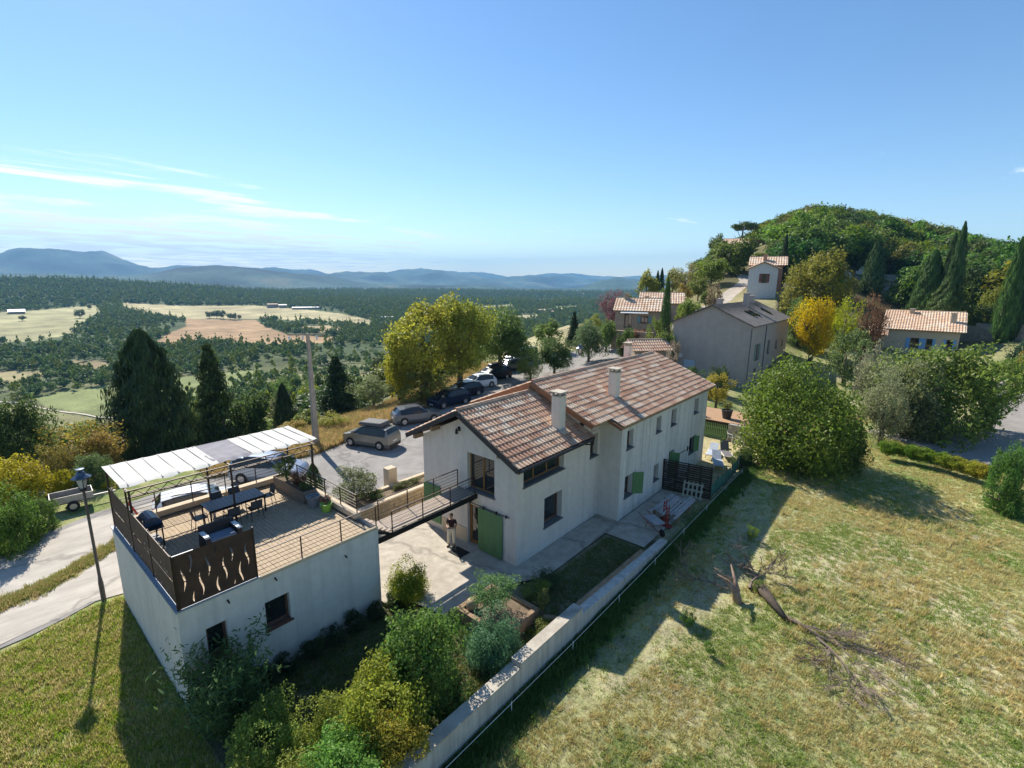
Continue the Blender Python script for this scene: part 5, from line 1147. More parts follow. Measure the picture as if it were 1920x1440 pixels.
# ---- fallen tree and branches in the meadow
st = thing('tree_stump', 'cut and torn tree stump with bare broken branches in the meadow', 'tree stump', (0, 0, 0), local=True)
sx0, sy0 = g(1385, 1130, -.2); sz0 = h1(sx0, sy0); DRY = mat('dry_wood', (.36, .25, .18), (.20, .13, .095), 7, .85, .5, 20); TWIG = mat('grey_twigs', (.20, .155, .125), (.12, .09, .075), 9, .9)
mb = MB(); mb.tube([(0, 0, -.1), (.05, .15, .4), (.1, .5, .75), (.0, .9, 1.0)], [.18, .16, .09, .02], 9)
mb.tube([(.05, .1, .5), (.5, .3, .8), (.75, .5, 1.2)], [.12, .07, .02], 6); mb.tube([(.1, .35, .9), (-.3, .6, 1.2), (-.4, 1.0, 1.5)], [.08, .05, .015], 6); mb.build('stump', DRY, st, smooth=True)
place(st, (sx0, sy0, sz0), R(10))
def branchy(name, label, cat, x, y, rz, ln, n, seed, spread, hgt_, m=TWIG, r0=.07):
    rn = random.Random(seed); t = thing(name, label, cat, (0, 0, 0), local=True); mb = MB()
    def grow(p, d, l, r, dep):
        q = p; pts = [p]; rad = [r]
        for k in range(4):
            d = (d+Vector((rn.uniform(-.25, .25), rn.uniform(-.25, .25), rn.uniform(-.18, .15)))).normalized(); q = q+d*l/4
            if q.z < .03: q.z = .03
            pts.append(q.copy()); rad.append(r*(1-.2*(k+1)))
        mb.tube(pts, rad, 5 if dep < 2 else 3, cap=False)
        if dep < 3:
            for k in range(n if dep else n+2):
                i = rn.choice((1, 2, 3, 4)); a = rn.uniform(-spread, spread); dd = Matrix.Rotation(a, 3, 'Z') @ d; dd.z += rn.uniform(-.1, hgt_)
                grow(pts[i], dd.normalized(), l*rn.uniform(.4, .65), max(.013, rad[i]*.6), dep+1)
    grow(Vector((0, 0, .12)), Vector((1, 0, .12)), ln, r0, 0); mb.build('branches', m, t); return place(t, (x, y, h1(x, y)), rz)
mb = MB(); lx, ly = g(1420, 1108, -.2); l2 = g(1470, 1165, -.2)
lg = thing('fallen_log', 'thick dark fallen log behind the torn stump', 'log', (lx, ly, 0)); z = h1(lx, ly)
mb.tube([(lx, ly, z+.26), ((lx+l2[0])/2, (ly+l2[1])/2, z+.2), (l2[0], l2[1], z+.12)], [.22, .17, .10], 9); mb.build('log', mat('dead_bark', (.10, .075, .055), (.06, .045, .035), 9, .9), lg, smooth=True)
mb = MB(); d_ = (Vector((lx, ly, z+.26))-Vector((l2[0], l2[1], z+.12))).normalized(); p = Vector((lx, ly, z+.26)); mb.tube([p, p+d_*.03], .20, 9); mb.build('cut_face', mat('cut_wood', (.42, .36, .28), None, 6, .8), lg)
bx_, by_ = g(1470, 1160, -.2); tx, ty = g(1640, 1270, -.3)
branchy('fallen_branch', 'dark fallen crown of dead branches trailing down the meadow', 'branch', bx_, by_, math.atan2(ty-by_, tx-bx_), 2.7, 6, 3, 1.0, .30, r0=.07)
bx_, by_ = g(1530, 1205, -.3); tx, ty = g(1670, 1310, -.3)
branchy('fallen_branch', 'second spread of thin dead branches lower in the meadow', 'branch', bx_, by_, math.atan2(ty-by_, tx-bx_), 1.9, 6, 9, 1.0, .2, r0=.05)
bx_, by_ = g(1405, 1110, -.2)
branchy('dead_bush', 'bare twiggy dead bush standing behind the stump', 'bush', bx_, by_, R(20), 2.0, 6, 4, 1.7, 1.0, r0=.07)
branchy('dead_bush', 'bare forked branch standing at the shadow edge', 'bush', bx_-.6, by_+.7, R(100), 1.7, 5, 14, 1.4, 1.2, r0=.05)
for i, (px, py, s, lb) in enumerate(((1420, 1105, .7, 'bright green sprout beside the cut log'), (1410, 1010, .9, 'small green sapling at the shadow edge near the stump'), (1290, 1165, .8, 'green weed tuft in the lit meadow below the house shadow'), (1330, 1215, .6, 'small weed tuft nearer the drone in the meadow'))):
    a, b = g(px, py+8, -.2); tree('weed', lb, 'weed', a, b, s, s*.8, 'open', 'mid', (.13, .20, .05), cz=.05, bark='none')
# ================================================================ cars
def carpaint(name, c, metal=.4): return mat(name, c, tuple(x*.97 for x in c), 2, .22, 0, metal=metal, spec=.6)
TAIL = mat('tail_light', (.45, .02, .02), None, 4, .25); HEADL = mat('head_light', (.6, .62, .65), None, 4, .1); PLATE = mat('plate_white', (.7, .7, .66), None, 4, .5); CGL = mat('car_glass', (.015, .02, .024), None, 4, .05, spec=.5)
TRIM = mat('dark_trim', (.025, .025, .027), None, 4, .6)
def car(name, label, x, y, rz, paint, L_=4.3, W=1.78, Hh=1.5, kind='hatch', z=None, cat='car', roof=None, rack=None, group='cars parked along the lane'):
    """front at +x local. profile stations: x share, bonnet/roof height share, half width share"""
    t = thing(name, label, cat, (0, 0, 0), group, local=True)
    P = {'hatch': [(0, .46, .80), (.02, .52, .9), (.06, .56, .96), (.24, .64, 1), (.27, .66, 1), (.42, .95, 1), (.50, 1., 1), (.62, 1, 1), (.76, .985, 1), (.88, .94, .99), (.955, .70, .96), (.985, .62, .93), (1, .50, .88)],
         'mpv': [(0, .44, .80), (.02, .50, .9), (.05, .56, .96), (.18, .63, 1), (.22, .66, 1), (.38, .94, 1), (.46, .99, 1), (.62, 1, 1), (.80, 1, 1), (.93, .96, .99), (.975, .72, .97), (.99, .62, .95), (1, .50, .9)],
         'van': [(0, .40, .82), (.015, .48, .92), (.05, .54, .97), (.12, .58, 1), (.16, .61, 1), (.28, .93, 1), (.34, .99, 1), (.55, 1, 1), (.80, 1, 1), (.965, .98, .99), (.985, .62, .98), (.993, .55, .97), (1, .45, .95)],
         'sedan': [(0, .46, .78), (.02, .52, .88), (.06, .57, .95), (.27, .66, 1), (.31, .68, 1), (.45, .96, 1), (.52, 1, 1), (.62, 1, 1), (.72, .95, 1), (.86, .72, .99), (.94, .69, .96), (.98, .66, .92), (1, .50, .86)]}[kind]
    zb = .19; belt = .63 if kind != 'van' else .58
    S = []
    for s, h, wd in P:
        X = L_*(.5-s); w_ = W/2*wd; zt = Hh*h; b = min(Hh*belt, zt-.03)
        tum = .80 if zt > Hh*.9 else (.80+.14*(1-(zt-Hh*belt)/(Hh*(1-belt)))) if zt > Hh*belt else .93
        S.append([(X, w_*.90, zb), (X, w_, Hh*.30), (X, w_*.985, b), (X, w_*tum, zt-.035*(1 if zt > b+.1 else .4)), (X, w_*tum*.86, zt), (X, 0, zt+.015)])
    body = MB(); glass = []
    n = len(S)
    for side in (1, -1):
        for i in range(n-1):
            for j in range(5):
                q = [S[i][j], S[i+1][j], S[i+1][j+1], S[i][j+1]]; q = [(a, b*side, c) for a, b, c in q]
                m = 0
                tall = S[i][5][2] > Hh*.9 and S[i+1][5][2] > Hh*.9
                part = (S[i][5][2] > Hh*.62 and S[i+1][5][2] > Hh*.62)
                if j == 2 and tall and 5 <= i <= 8: m = 1
                body.poly(q, m)
                # glass panels slightly proud of the body
                def panel(nm, u0, u1, v0, v1, q=q):
                    A, B, C_, D_ = [Vector(k) for k in q]
                    f = lambda u, v: (A.lerp(B, u)).lerp(D_.lerp(C_, u), v)
                    nr = (B-A).cross(D_-A); nr = nr.normalized() if nr.length > 1e-6 else Vector((0, 0, 1))
                    if nr.dot(Vector((0, side, .4))) < 0: nr = -nr
                    if abs(nr.y) < .2 and nr.z < 0: nr = -nr
                    pp = [f(u0, v0), f(u1, v0), f(u1, v1), f(u0, v1)]; g_ = MB(); g_.poly([k+nr*.008 for k in pp]); return g_
                if j == 2 and part and 4 <= i <= 9:
                    if tall: glass.append(('side_window', panel('', .04 if i in (5, 8) else 0, .96 if i in (6, 8) else 1, .10, .90)))
                    elif i == 4: glass.append(('side_window', panel('', .35, 1, .12, .80)))
    # end caps
    for i, sgn in ((0, 1), (n-1, -1)):
        r = [(a, b, c) for a, b, c in S[i]]; l = [(a, -b, c) for a, b, c in S[i]][::-1]; body.poly(r+l[1:] if sgn > 0 else (r+l[1:])[::-1])
    body.poly([S[0][0], S[0][0][:1]+(-S[0][0][1], zb), (S[-1][0][0], -S[-1][0][1], zb), S[-1][0]])
    bd = body.build('body', [paint, TRIM], t, smooth=False)
    for f in bd.data.polygons: f.use_smooth = True
    # windscreen and rear window across the car
    def across(i, nm, j=3, u0=.08, u1=.92):
        a, b = S[i], S[i+1]; mbw = MB(); k = .92
        A = [Vector((a[3][0], s*a[3][1]*k, a[3][2]+.02)) for s in (1, -1)]; B = [Vector((b[3][0], s*b[3][1]*k, b[3][2]+.02)) for s in (1, -1)]
        A.insert(1, Vector(a[5])); B.insert(1, Vector(b[5])); nr = Vector((1 if i < 6 else -1, 0, .8)).normalized()*.02
        p = [A[m].lerp(B[m], u0)+nr for m in range(3)]; q = [A[m].lerp(B[m], u1)+nr for m in range(3)]
        mbw.poly([p[0], p[1], q[1], q[0]]); mbw.poly([p[1], p[2], q[2], q[1]]); mbw.build(nm, CGL, t)
    across(4, 'windscreen'); across(9 if kind != 'sedan' else 8, 'rear_window')
    for nm, g_ in glass: g_.build(nm, CGL, t)
    for sx, ax_ in ((1, .5-.19), (-1, .5-.81)):
        for sy in (1, -1):
            wx = L_*ax_*1 if sx > 0 else L_*ax_; yy = sy*(W/2-.10); r = .315
            a = MB(); a.tube([(wx, sy*(W/2-.06), r+.03), (wx, sy*(W/2+.006), r+.03)], r+.05, 16); a.build('wheel_arch', TRIM, t)
            q = MB(); q.tube([(wx, yy, r), (wx, sy*(W/2+.02), r)], r, 16); w_ = q.build('wheel', RUBBER, t)
            q = MB(); q.tube([(wx, sy*(W/2+.02), r), (wx, sy*(W/2+.03), r)], r*.66, 10); q.build('rim', CHROME, w_)
    for sy in (1, -1):
        q = MB(); a = S[-3]; q.hexa([(S[-2][0][0]-.01, sy*W/2*.72, Hh*.52), (S[-4][0][0], sy*W/2*.97, Hh*.52), (S[-4][0][0]+.05, sy*W/2*.985, Hh*.52), (S[-2][0][0]+.1, sy*W/2*.75, Hh*.52), (S[-2][0][0]+.01, sy*W/2*.72, Hh*.70), (S[-4][0][0]+.02, sy*W/2*.93, Hh*.72), (S[-4][0][0]+.07, sy*W/2*.95, Hh*.72), (S[-2][0][0]+.1, sy*W/2*.75, Hh*.70)]); q.build('tail_light', TAIL, t)
        q = MB(); q.hexa([(S[0][0][0]-.02, sy*W/2*.55, Hh*.38), (S[2][0][0], sy*W/2*.94, Hh*.38), (S[2][0][0]-.1, sy*W/2*.9, Hh*.38), (S[0][0][0]-.1, sy*W/2*.55, Hh*.38), (S[0][0][0]-.06, sy*W/2*.55, Hh*.48), (S[2][0][0]-.04, sy*W/2*.945, Hh*.5), (S[2][0][0]-.1, sy*W/2*.9, Hh*.5), (S[0][0][0]-.12, sy*W/2*.55, Hh*.48)]); q.build('headlight', HEADL, t)
        q = MB(); mx_ = S[4][0][0]-.18; q.box(mx_-.06, mx_+.06, min(sy*W/2, sy*(W/2+.17)), max(sy*W/2, sy*(W/2+.17)), Hh*.66, Hh*.76); q.build('mirror', paint, t, bevel=.02)
    q = MB(); q.box(-L_/2-.012, -L_/2+.02, -.26, .26, Hh*.36, Hh*.43); q.box(L_/2-.02, L_/2+.012, -.26, .26, Hh*.2, Hh*.27); q.build('number_plate', PLATE, t)
    q = MB(); q.box(-L_/2-.02, -L_/2+.1, -W*.42, W*.42, zb, Hh*.27); q.box(L_/2-.1, L_/2+.02, -W*.38, W*.38, zb, Hh*.24); q.build('bumper', TRIM, t, bevel=.03)
    for sy in (1, -1): q = MB(); q.box(-L_*.28, L_*.14, sy*W*.36-.015, sy*W*.36+.015, Hh*1.0, Hh*1.03); q.build('roof_rail', TRIM, t)
    if roof:
        a, b, c_, m_ = roof; q = MB(); q.hexa([(-a/2, -b/2, Hh+.06), (a/2, -b/2, Hh+.06), (a/2, b/2, Hh+.06), (-a/2, b/2, Hh+.06), (-a/2+.08, -b/2+.06, Hh+.06+c_), (a/2-.15, -b/2+.06, Hh+.06+c_*.8), (a/2-.15, b/2-.06, Hh+.06+c_*.8), (-a/2+.08, b/2-.06, Hh+.06+c_)])
        wx, wy = (math.cos(rz)*-.1*L_+x, math.sin(rz)*-.1*L_+y); o = tbuild(q, 'roof_box', m_, 'flat dark roof tent on top of the beige silver minivan' if a > 2.05 else 'long black roof box on top of the black car', 'roof box', loc=(0, 0, 0), bevel=.04); place(o, (x-.08*L_*math.cos(rz), y-.08*L_*math.sin(rz), (h1(x, y)+.04 if z is None else z)), rz)
    return place(t, (x, y, (h1(x, y)+.04 if z is None else z)), rz)
ROOFM = mat('roof_tent_cover', (.10, .10, .10), None, 5, .7)
car('minivan', 'beige silver minivan with a roof tent parked in the open lane', 20.25, 31.2, R(109), carpaint('champagne_paint', (.25, .235, .20)), 4.2, 1.72, 1.62, 'mpv', roof=(2.1, 1.25, .28, ROOFM))
car('hatchback', 'grey hatchback parked by the dry grass bank', 26.3, 33.4, R(-22), carpaint('mid_grey_paint', (.14, .155, .175)), 4.2, 1.78, 1.46, 'hatch')
car('suv', 'dark navy car under the yellow green plane tree', 31.8, 35.2, R(175), carpaint('navy_paint', (.012, .022, .05)), 4.3, 1.8, 1.6, 'hatch')
car('estate_car', 'dark blue car with red tail light behind the navy one', 35.0, 36.6, R(172), carpaint('blue_black_paint', (.015, .02, .035)), 4.4, 1.8, 1.52, 'hatch')
car('hatchback', 'white hatchback showing its tailgate between the dark cars', 38.9, 38.2, R(165), carpaint('white_paint', (.72, .73, .75), .1), 4.1, 1.75, 1.5, 'hatch')
car('suv', 'black car carrying a long roof box', 42.5, 39.2, R(170), carpaint('black_paint', (.01, .011, .013)), 4.5, 1.82, 1.6, 'mpv', roof=(2.0, .8, .35, BLACK))
car('estate_car', 'dark grey car just in front of the navy van', 47.0, 40.6, R(172), carpaint('dark_grey_paint', (.05, .055, .06)), 4.4, 1.8, 1.5, 'hatch')
car('van', 'dark navy minibus with a pale roof at the end of the row', 51.5, 42.2, R(178), carpaint('van_paint', (.018, .03, .055)), 5.0, 1.95, 1.98, 'van', cat='van')
car('hatchback', 'white car seen over the terrace coping beside the awning shadow', 7.9, 28.8, R(-15), bpy.data.materials['white_paint'], 4.3, 1.78, 1.5, 'hatch', group='cars beside the garage')
car('minivan', 'silver blue minivan parked behind the planter box', 12.4, 30.6, R(-52), carpaint('silver_blue_paint', (.33, .38, .46)), 4.4, 1.8, 1.65, 'mpv', group='cars beside the garage')
# trailer
tl = thing('car_trailer', 'small grey flatbed trailer at the left edge of the track', 'trailer', (0, 0, 0), local=True)
GALV = mat('galvanised', (.40, .39, .37), (.30, .29, .28), 4, .5, metal=.5)
for a in ((-.9, .9, -.55, -.52), (-.9, .9, .52, .55), (-.9, -.87, -.52, .52), (.87, .9, -.52, .52)): mb = MB(); mb.box(*a, .5, .88); mb.build('side_panel', GALV, tl)
mb = MB(); mb.box(-.87, .87, -.52, .52, .45, .5); mb.build('bed', BROWN, tl); mb = MB(); mb.beam((.9, 0, .42), (1.9, 0, .42), .07, .07); mb.tube([(1.75, 0, .05), (1.75, 0, .6)], .03, 6); mb.build('drawbar', GALV, tl)
for s in (-1, 1): mb = MB(); mb.tube([(0, s*.58, .28), (0, s*.72, .28)], .28, 14); w_ = mb.build('wheel', RUBBER, tl); mb = MB(); mb.tube([(0, s*.72, .28), (0, s*.73, .28)], .16, 10); mb.build('rim', CHROME, w_)
place(tl, (3.5, 34.9, h1(3.5, 34.9)+.05), R(-5), 1.0)
# ================================================================ village
def house_at(name, label, p0, rz, LX_, WY, ze, zr, base=-1.5, wallm=STUC, over=.35, wins=(), pal=None, tw=.3, tl=.5, roofm=None, tiles=True, cat='house', chim=(), group=None, z=None):
    """local frame: x along the ridge 0..LX_, y 0..WY (front y=0), z=0 ground at p0"""
    gz_ = h1(*p0) if z is None else z
    t = thing(name, label, cat, (0, 0, 0), group, local=True)
    def F_(ops, ax, c, inw, a0, a1, cap=None, z1=ze):
        mb = MB(); wallp(mb, ax, c, inw, a0, a1, base, z1, [o[:4] for o in ops], .2, cap); return mb
    ops = {k: [w for w in wins if w[0] == k] for k in 'frlb'}
    mbs = F_([w[1:] for w in ops['f']], 'y', 0, 1, 0, LX_), F_([w[1:] for w in ops['b']], 'y', WY, -1, 0, LX_), F_([w[1:] for w in ops['l']], 'x', 0, 1, 0, WY, [(0, ze), (WY, ze), (WY/2, zr)]), F_([w[1:] for w in ops['r']], 'x', LX_, -1, 0, WY, [(0, ze), (WY, ze), (WY/2, zr)])
    mb = MB()
    for q in mbs:
        n = len(mb.v); mb.v += q.v; mb.f += [tuple(i+n for i in f) for f in q.f]; mb.m += q.m
    mb.build('wall', wallm, t)
    for w_ in wins:
        ax, c, inw = {'f': ('y', 0, 1), 'b': ('y', WY, -1), 'l': ('x', 0, 1), 'r': ('x', LX_, -1)}[w_[0]]
        window(t, ax, c, inw, w_[1:5], dep=.2, fw=.08, leafs=2 if w_[2]-w_[1] > .9 else 1)
        if len(w_) > 5:
            sm_ = w_[5]; wd = (w_[2]-w_[1])/2
            for a in ((w_[1]-wd, w_[1]-.02), (w_[2]+.02, w_[2]+wd)): q = MB(); bx(q, ax, c, inw, a[0], a[1], -.06, -.01, w_[3], w_[4]); q.build('shutter', sm_, t)
    s = (zr-ze)/(WY/2); eo = over; zz_ = ze-s*eo+.12
    rf_ = gable_roof(t, -over+.02, LX_+over-.02, -eo, zz_, WY+eo, zz_, WY/2, zr+.12, .12, roofm or TIMB)
    if tiles:
        sl_n = math.hypot(WY/2+eo, zr+.12-zz_); nv = max(1, round(sl_n/tl)); nu = int((LX_+2*over)/tw)+1
        tile_roof(rf_, (-over, -eo-.02, zz_), (1, 0, 0), (0, WY/2+eo, zr+.12-zz_), nu, nv, tw, sl_n/nv, simple=True, palette=pal, seed=len(label))
        tile_roof(rf_, (-over+nu*tw, WY+eo+.02, zz_), (-1, 0, 0), (0, -(WY/2+eo), zr+.12-zz_), nu, nv, tw, sl_n/nv, simple=True, palette=pal, seed=len(label)+1)
        q = MB(); q.tube([(-over, WY/2, zr+.13), (LX_+over, WY/2, zr+.13)], .12, 6); q.build('ridge_tiles', TILE[0], rf_)
    for cx, cy, ch in chim:
        zc = zr+.1-abs(cy-WY/2)*s; q = MB(); q.box(cx-.3, cx+.3, cy-.3, cy+.3, zc-.4, zc+ch); q.box(cx-.36, cx+.36, cy-.36, cy+.36, zc+ch, zc+ch+.1); q.build('chimney', wallm, rf_, bevel=.01)
    place(t, (p0[0], p0[1], gz_), rz); return t
TAUPE = mat('taupe_render', (.49, .395, .34), (.44, .355, .305), 1.2, .95, .15, 30, streak=.12, dirt=.18)
FIBRO = mat('grey_corrugated_roof', (.19, .17, .15), (.11, .10, .09), 2, .9, .2, dirt=.4)
OLDST = mat('old_stone_render', (.44, .34, .245), (.33, .26, .19), 2.5, .95, .6, 14, dirt=.3)
CREAM = mat('cream_render', (.50, .42, .31), (.46, .385, .285), 2, .9, .1)
GSH = mat('grey_green_shutter', (.20, .28, .24), None, 4, .6); TEAL = mat('teal_shutter', (.17, .29, .31), None, 4, .6)
# grey house: ridge along X, gable facing the drone
gh = house_at('village_house', 'large taupe rendered house with a blank gable and grey sheet roof', (58, 15.04), 0, 17, 8.9, 6.9, 8.9, base=-1.5, wallm=TAUPE, over=.3, z=1.05, tiles=False, roofm=FIBRO, chim=((7, 6.0, 1.1), (9.5, 3.6, 1.5), (14.0, 4.2, .8)),
    wins=[('f', 2.2, 3.3, 2.9, 4.7, GSH), ('f', 7.2, 8.2, 3.1, 4.7), ('f', 11, 11.9, 3.4, 4.4), ('f', 14.2, 15, 3.4, 4.2), ('f', 2.2, 3.2, .2, 1.9)])
mb = MB()
for k in range(46): x = -.28+k*.385; mb.beam((x, -.32, 6.80), (x, 4.45, 9.06), .12, .04); mb.beam((x, 9.22, 6.80), (x, 4.45, 9.06), .12, .04)
o = mb.build('corrugation', FIBRO, [c for c in gh.children if c.name.startswith('roof')][0], kind='stuff')
for x in (5.0, 6.6, 12.0):
    mb = MB(); y0 = 1.2; s = 2.0/4.45; mb.hexa([(x, y0, 6.95+s*y0+.12), (x+.8, y0, 6.95+s*y0+.12), (x+.8, y0+1.3, 6.95+s*(y0+1.3)+.12), (x, y0+1.3, 6.95+s*(y0+1.3)+.12), (x, y0, 6.95+s*y0+.2), (x+.8, y0, 6.95+s*y0+.2), (x+.8, y0+1.3, 6.95+s*(y0+1.3)+.2), (x, y0+1.3, 6.95+s*(y0+1.3)+.2)]); mb.build('skylight', CGL, gh)
for x, y in ((-.06, .05), (5.6, -.06)): mb = MB(); mb.tube([(x, y if x < 0 else -.06, -1), (x, y if x < 0 else -.06, 6.6)], .05, 6); mb.build('downpipe', SILL, gh)
mb = MB(); mb.box(57.93, 57.96, 22.6, 23.6, 3.7, 4.2); tbuild(mb, 'wall_panel', WHITEP, 'small white notice board low on the blank taupe gable', 'board', loc=(57.9, 23, 4))
mb = MB(); mb.box(57.93, 57.96, 21.0, 22.3, 2.6, 3.5); tbuild(mb, 'wall_panel', mat('pale_blue_panel', (.5, .58, .68), None, 4, .5), 'pale blue panel below the notice board', 'board', loc=(57.9, 21.6, 3))
# shed with tile roof
sx1, sy1 = 55.2, 24.6
house_at('stone_shed', 'low stone shed with a single tiled roof beside the lane', (52.6, 26.1), R(-38), 4.2, 3.0, 1.6, 2.5, base=-.8, wallm=OLDST, over=.35, tw=.3, tl=.6, pal=[1, 3, 6, 5], cat='shed', wins=[('f', .7, 1.7, -.2, 1.3)], z=3.2)
# stone houses to the left of it
hz1 = pd(1152, 76)
a = house_at('stone_house', 'nearer old stone house with teal shutters above the terrace wall', pd(1157, 73), R(-68), 6.4, 6.6, 2.4, 3.9, base=-2.5, wallm=OLDST, over=.3, tw=.4, tl=.7, pal=[0, 4, 3], z=6.1, wins=[('f', 1.3, 2.4, .0, 2.0), ('f', 3.6, 4.6, .7, 1.7, TEAL)], chim=((1.2, 3, .8), (4.0, 4.5, .8)))
mb = MB(); mb.hexa([(.8, -.75, 2.05), (4.6, -.75, 2.05), (4.6, -.01, 2.3), (.8, -.01, 2.3), (.8, -.75, 2.12), (4.6, -.75, 2.12), (4.6, -.01, 2.38), (.8, -.01, 2.38)]); mb.build('awning_case', WHITEP, a)
house_at('stone_house', 'taller stone house behind the cypress with a long sloping roof', pd(1203, 84), R(-66), 6.6, 7, 3.2, 4.7, base=-2.5, wallm=OLDST, over=.25, tw=.4, tl=.7, pal=[0, 4, 3], z=5.9, wins=[('f', 1.5, 2.3, 1.4, 2.4)])
p = pd(1153, 71); q_ = pd(1232, 69)
tw_ = thing('terrace_wall', 'stone terrace wall with pots below the teal shuttered house', 'wall', (p[0], p[1], 3))
rb = random.Random(31)
for k in range(22):
    a_ = Vector((p[0], p[1], 0)).lerp(Vector((q_[0], q_[1], 0)), k/22); b_ = Vector((p[0], p[1], 0)).lerp(Vector((q_[0], q_[1], 0)), (k+.96)/22)
    for r_ in range(6):
        zz_ = 2.6+r_*.55; mb = MB(); mb.beam((a_.x, a_.y, zz_+.26), (b_.x, b_.y, zz_+.26), .5+rb.uniform(0, .08), .51); mb.build('stone', STONE if rb.random() < .6 else OLDST, tw_)
# white house with brown shutters
MAR = mat('maroon_shutter', (.20, .07, .05), None, 4, .6)
w0 = pd(1405, 92)
wp = (pd(1407, 94), pd(1459, 94))
ang = math.atan2(wp[1][1]-wp[0][1], wp[1][0]-wp[0][0])
house_at('village_house', 'small white gabled house with maroon shutters on the hill', pd(1411, 90), ang+math.pi/2, 6.5, 4.9, 4.5, 5.7, base=-2, wallm=mat('white_render', (.72, .70, .68), None, 4, .9), over=.3, tw=.4, tl=.7, pal=[3, 1], z=10.2, wins=[('l', 1.45, 2.35, 2.2, 3.6, MAR)]) if False else None
def gabled_front(name, label, pxl, pxr, dist, z, ze, zr, depth, **k):
    """a house whose gable faces the drone between two bearings"""
    a = Vector((*pd(pxr, dist), 0)); b = Vector((*pd(pxl, dist), 0)); wy = (b-a).length; d = (b-a).normalized(); rz = math.atan2(d.y, d.x)-math.pi/2
    return house_at(name, label, (a.x, a.y), rz, depth, wy, ze, zr, z=z, **k)
gabled_front('village_house', 'small white gabled house with maroon shutters on the hill', 1403, 1458, 92, 10.6, 4.1, 5.1, 5, base=-2, wallm=mat('white_render', (.66, .64, .63), None, 4, .9), over=.3, tw=.4, tl=.7, pal=[3, 1], wins=[('l', 1.55, 2.3, 1.9, 3.3, MAR)])
def eave_front(name, label, pxl, pxr, dist, z, ze, zr, depth, **k):
    a = Vector((*pd(pxl, dist), 0)); b = Vector((*pd(pxr, dist), 0)); lx = (b-a).length; d = (b-a).normalized(); return house_at(name, label, (a.x, a.y), math.atan2(d.y, d.x), lx, depth, ze, zr, z=z, **k)
eave_front('village_house', 'taller tile roofed house rising behind the white gable', 1405, 1466, 98, 10.8, 4.6, 6.0, 6, base=-2, wallm=mat('pinkish_render', (.42, .25, .17), None, 4, .9), over=.3, tw=.4, tl=.7, pal=[0, 4, 6], chim=((2.2, 1.6, 1.0),))
eave_front('village_house', 'low cream house with a wide tiled roof and blue shutters', 1675, 1822, 93, 2.6, 3.4, 5.7, 12, base=-2, wallm=CREAM, over=.45, tw=.33, tl=.6, pal=[0, 4, 6, 3], chim=((2.8, 5.2, .6), (7.6, 2.6, 1.3)), wins=[('f', 3.2, 4.2, .7, 2.2, BLUEP), ('f', 5.0, 5.7, .7, 2.2, BLUEP), ('f', 7.2, 7.9, .9, 2.2, BLUEP)])
o = eave_front('annex', 'lower left annex of the cream house with a brick coloured roof', 1645, 1673, 91, 2.6, 2.5, 3.7, 6, base=-2, wallm=CREAM, over=.3, tw=.33, tl=.6, pal=[1, 6], wins=[('f', .6, 1.3, .6, 1.8)])
t = eave_front('village_house', 'distant rendered house half hidden below the bell gable', 1352, 1392, 165, 16.5, 6.5, 8.6, 10, base=-3, wallm=TAUPE, over=.4, tw=.6, tl=1., pal=[0, 3], roofm=FIBRO)
# bell gable
def bellgable():
    a = Vector((*pd(1402, 185), 0)); b = Vector((*pd(1428, 185), 0)); L_ = (b-a).length; d = (b-a).normalized(); rz = math.atan2(d.y, d.x)
    t = thing('bell_gable', 'brown stone bell gable with three arched openings on the hilltop', 'bell tower', (0, 0, 0), local=True)
    zb_, zs, zt = 14, 28.2, 30.6; z0 = 0; mb = MB()
    ops = [(L_*.26, L_*.42, 24.6, 27.6), (L_*.60, L_*.76, 24.6, 27.6)]
    wallp(mb, 'y', 0, 1, 0, L_, zb_, zs, ops, 1.0); wallp(mb, 'y', 1.0, -1, 0, L_, zb_, zs, ops, .0)
    for y in (0, 1.0):
        mb.poly([(0, y, zs), (L_*.44, y, zs), (L_*.44, y, zt-.2-(zt-zs)*.12)]); mb.poly([(L_, y, zs), (L_*.56, y, zs), (L_*.56, y, zt-.2-(zt-zs)*.12)]); mb.poly([(L_*.44, y, 29.7), (L_*.56, y, 29.7), (L_*.5, y, zt)])
    mb.poly([(0, 0, zb_), (0, 1, zb_), (0, 1, zs), (0, 0, zs)]); mb.poly([(L_, 0, zb_), (L_, 1, zb_), (L_, 1, zs), (L_, 0, zs)])
    mb.build('wall', mat('brown_stone', (.24, .16, .12), (.17, .115, .09), 2, .9, .4), t)
    for s in (0, 1): q = MB(); q.beam((L_/2, .5, zt+.1), (L_*s+(-.3 if s == 0 else .3), .5, zs-.1), 1.3, .2); q.build('coping', OLDST, t)
    for o_ in ops: q = MB(); xm = (o_[0]+o_[1])/2; q.lathe([(.45, 0), (.36, .2), (.28, .6), (.1, .85), (.02, .9)], (xm, .5, 25.6), 10); q.build('bell', mat('bronze', (.09, .06, .03), None, 3, .4, metal=.7) if 'bronze' not in bpy.data.materials else bpy.data.materials['bronze'], t)
    place(t, (a.x, a.y, -2.2), rz)
bellgable()
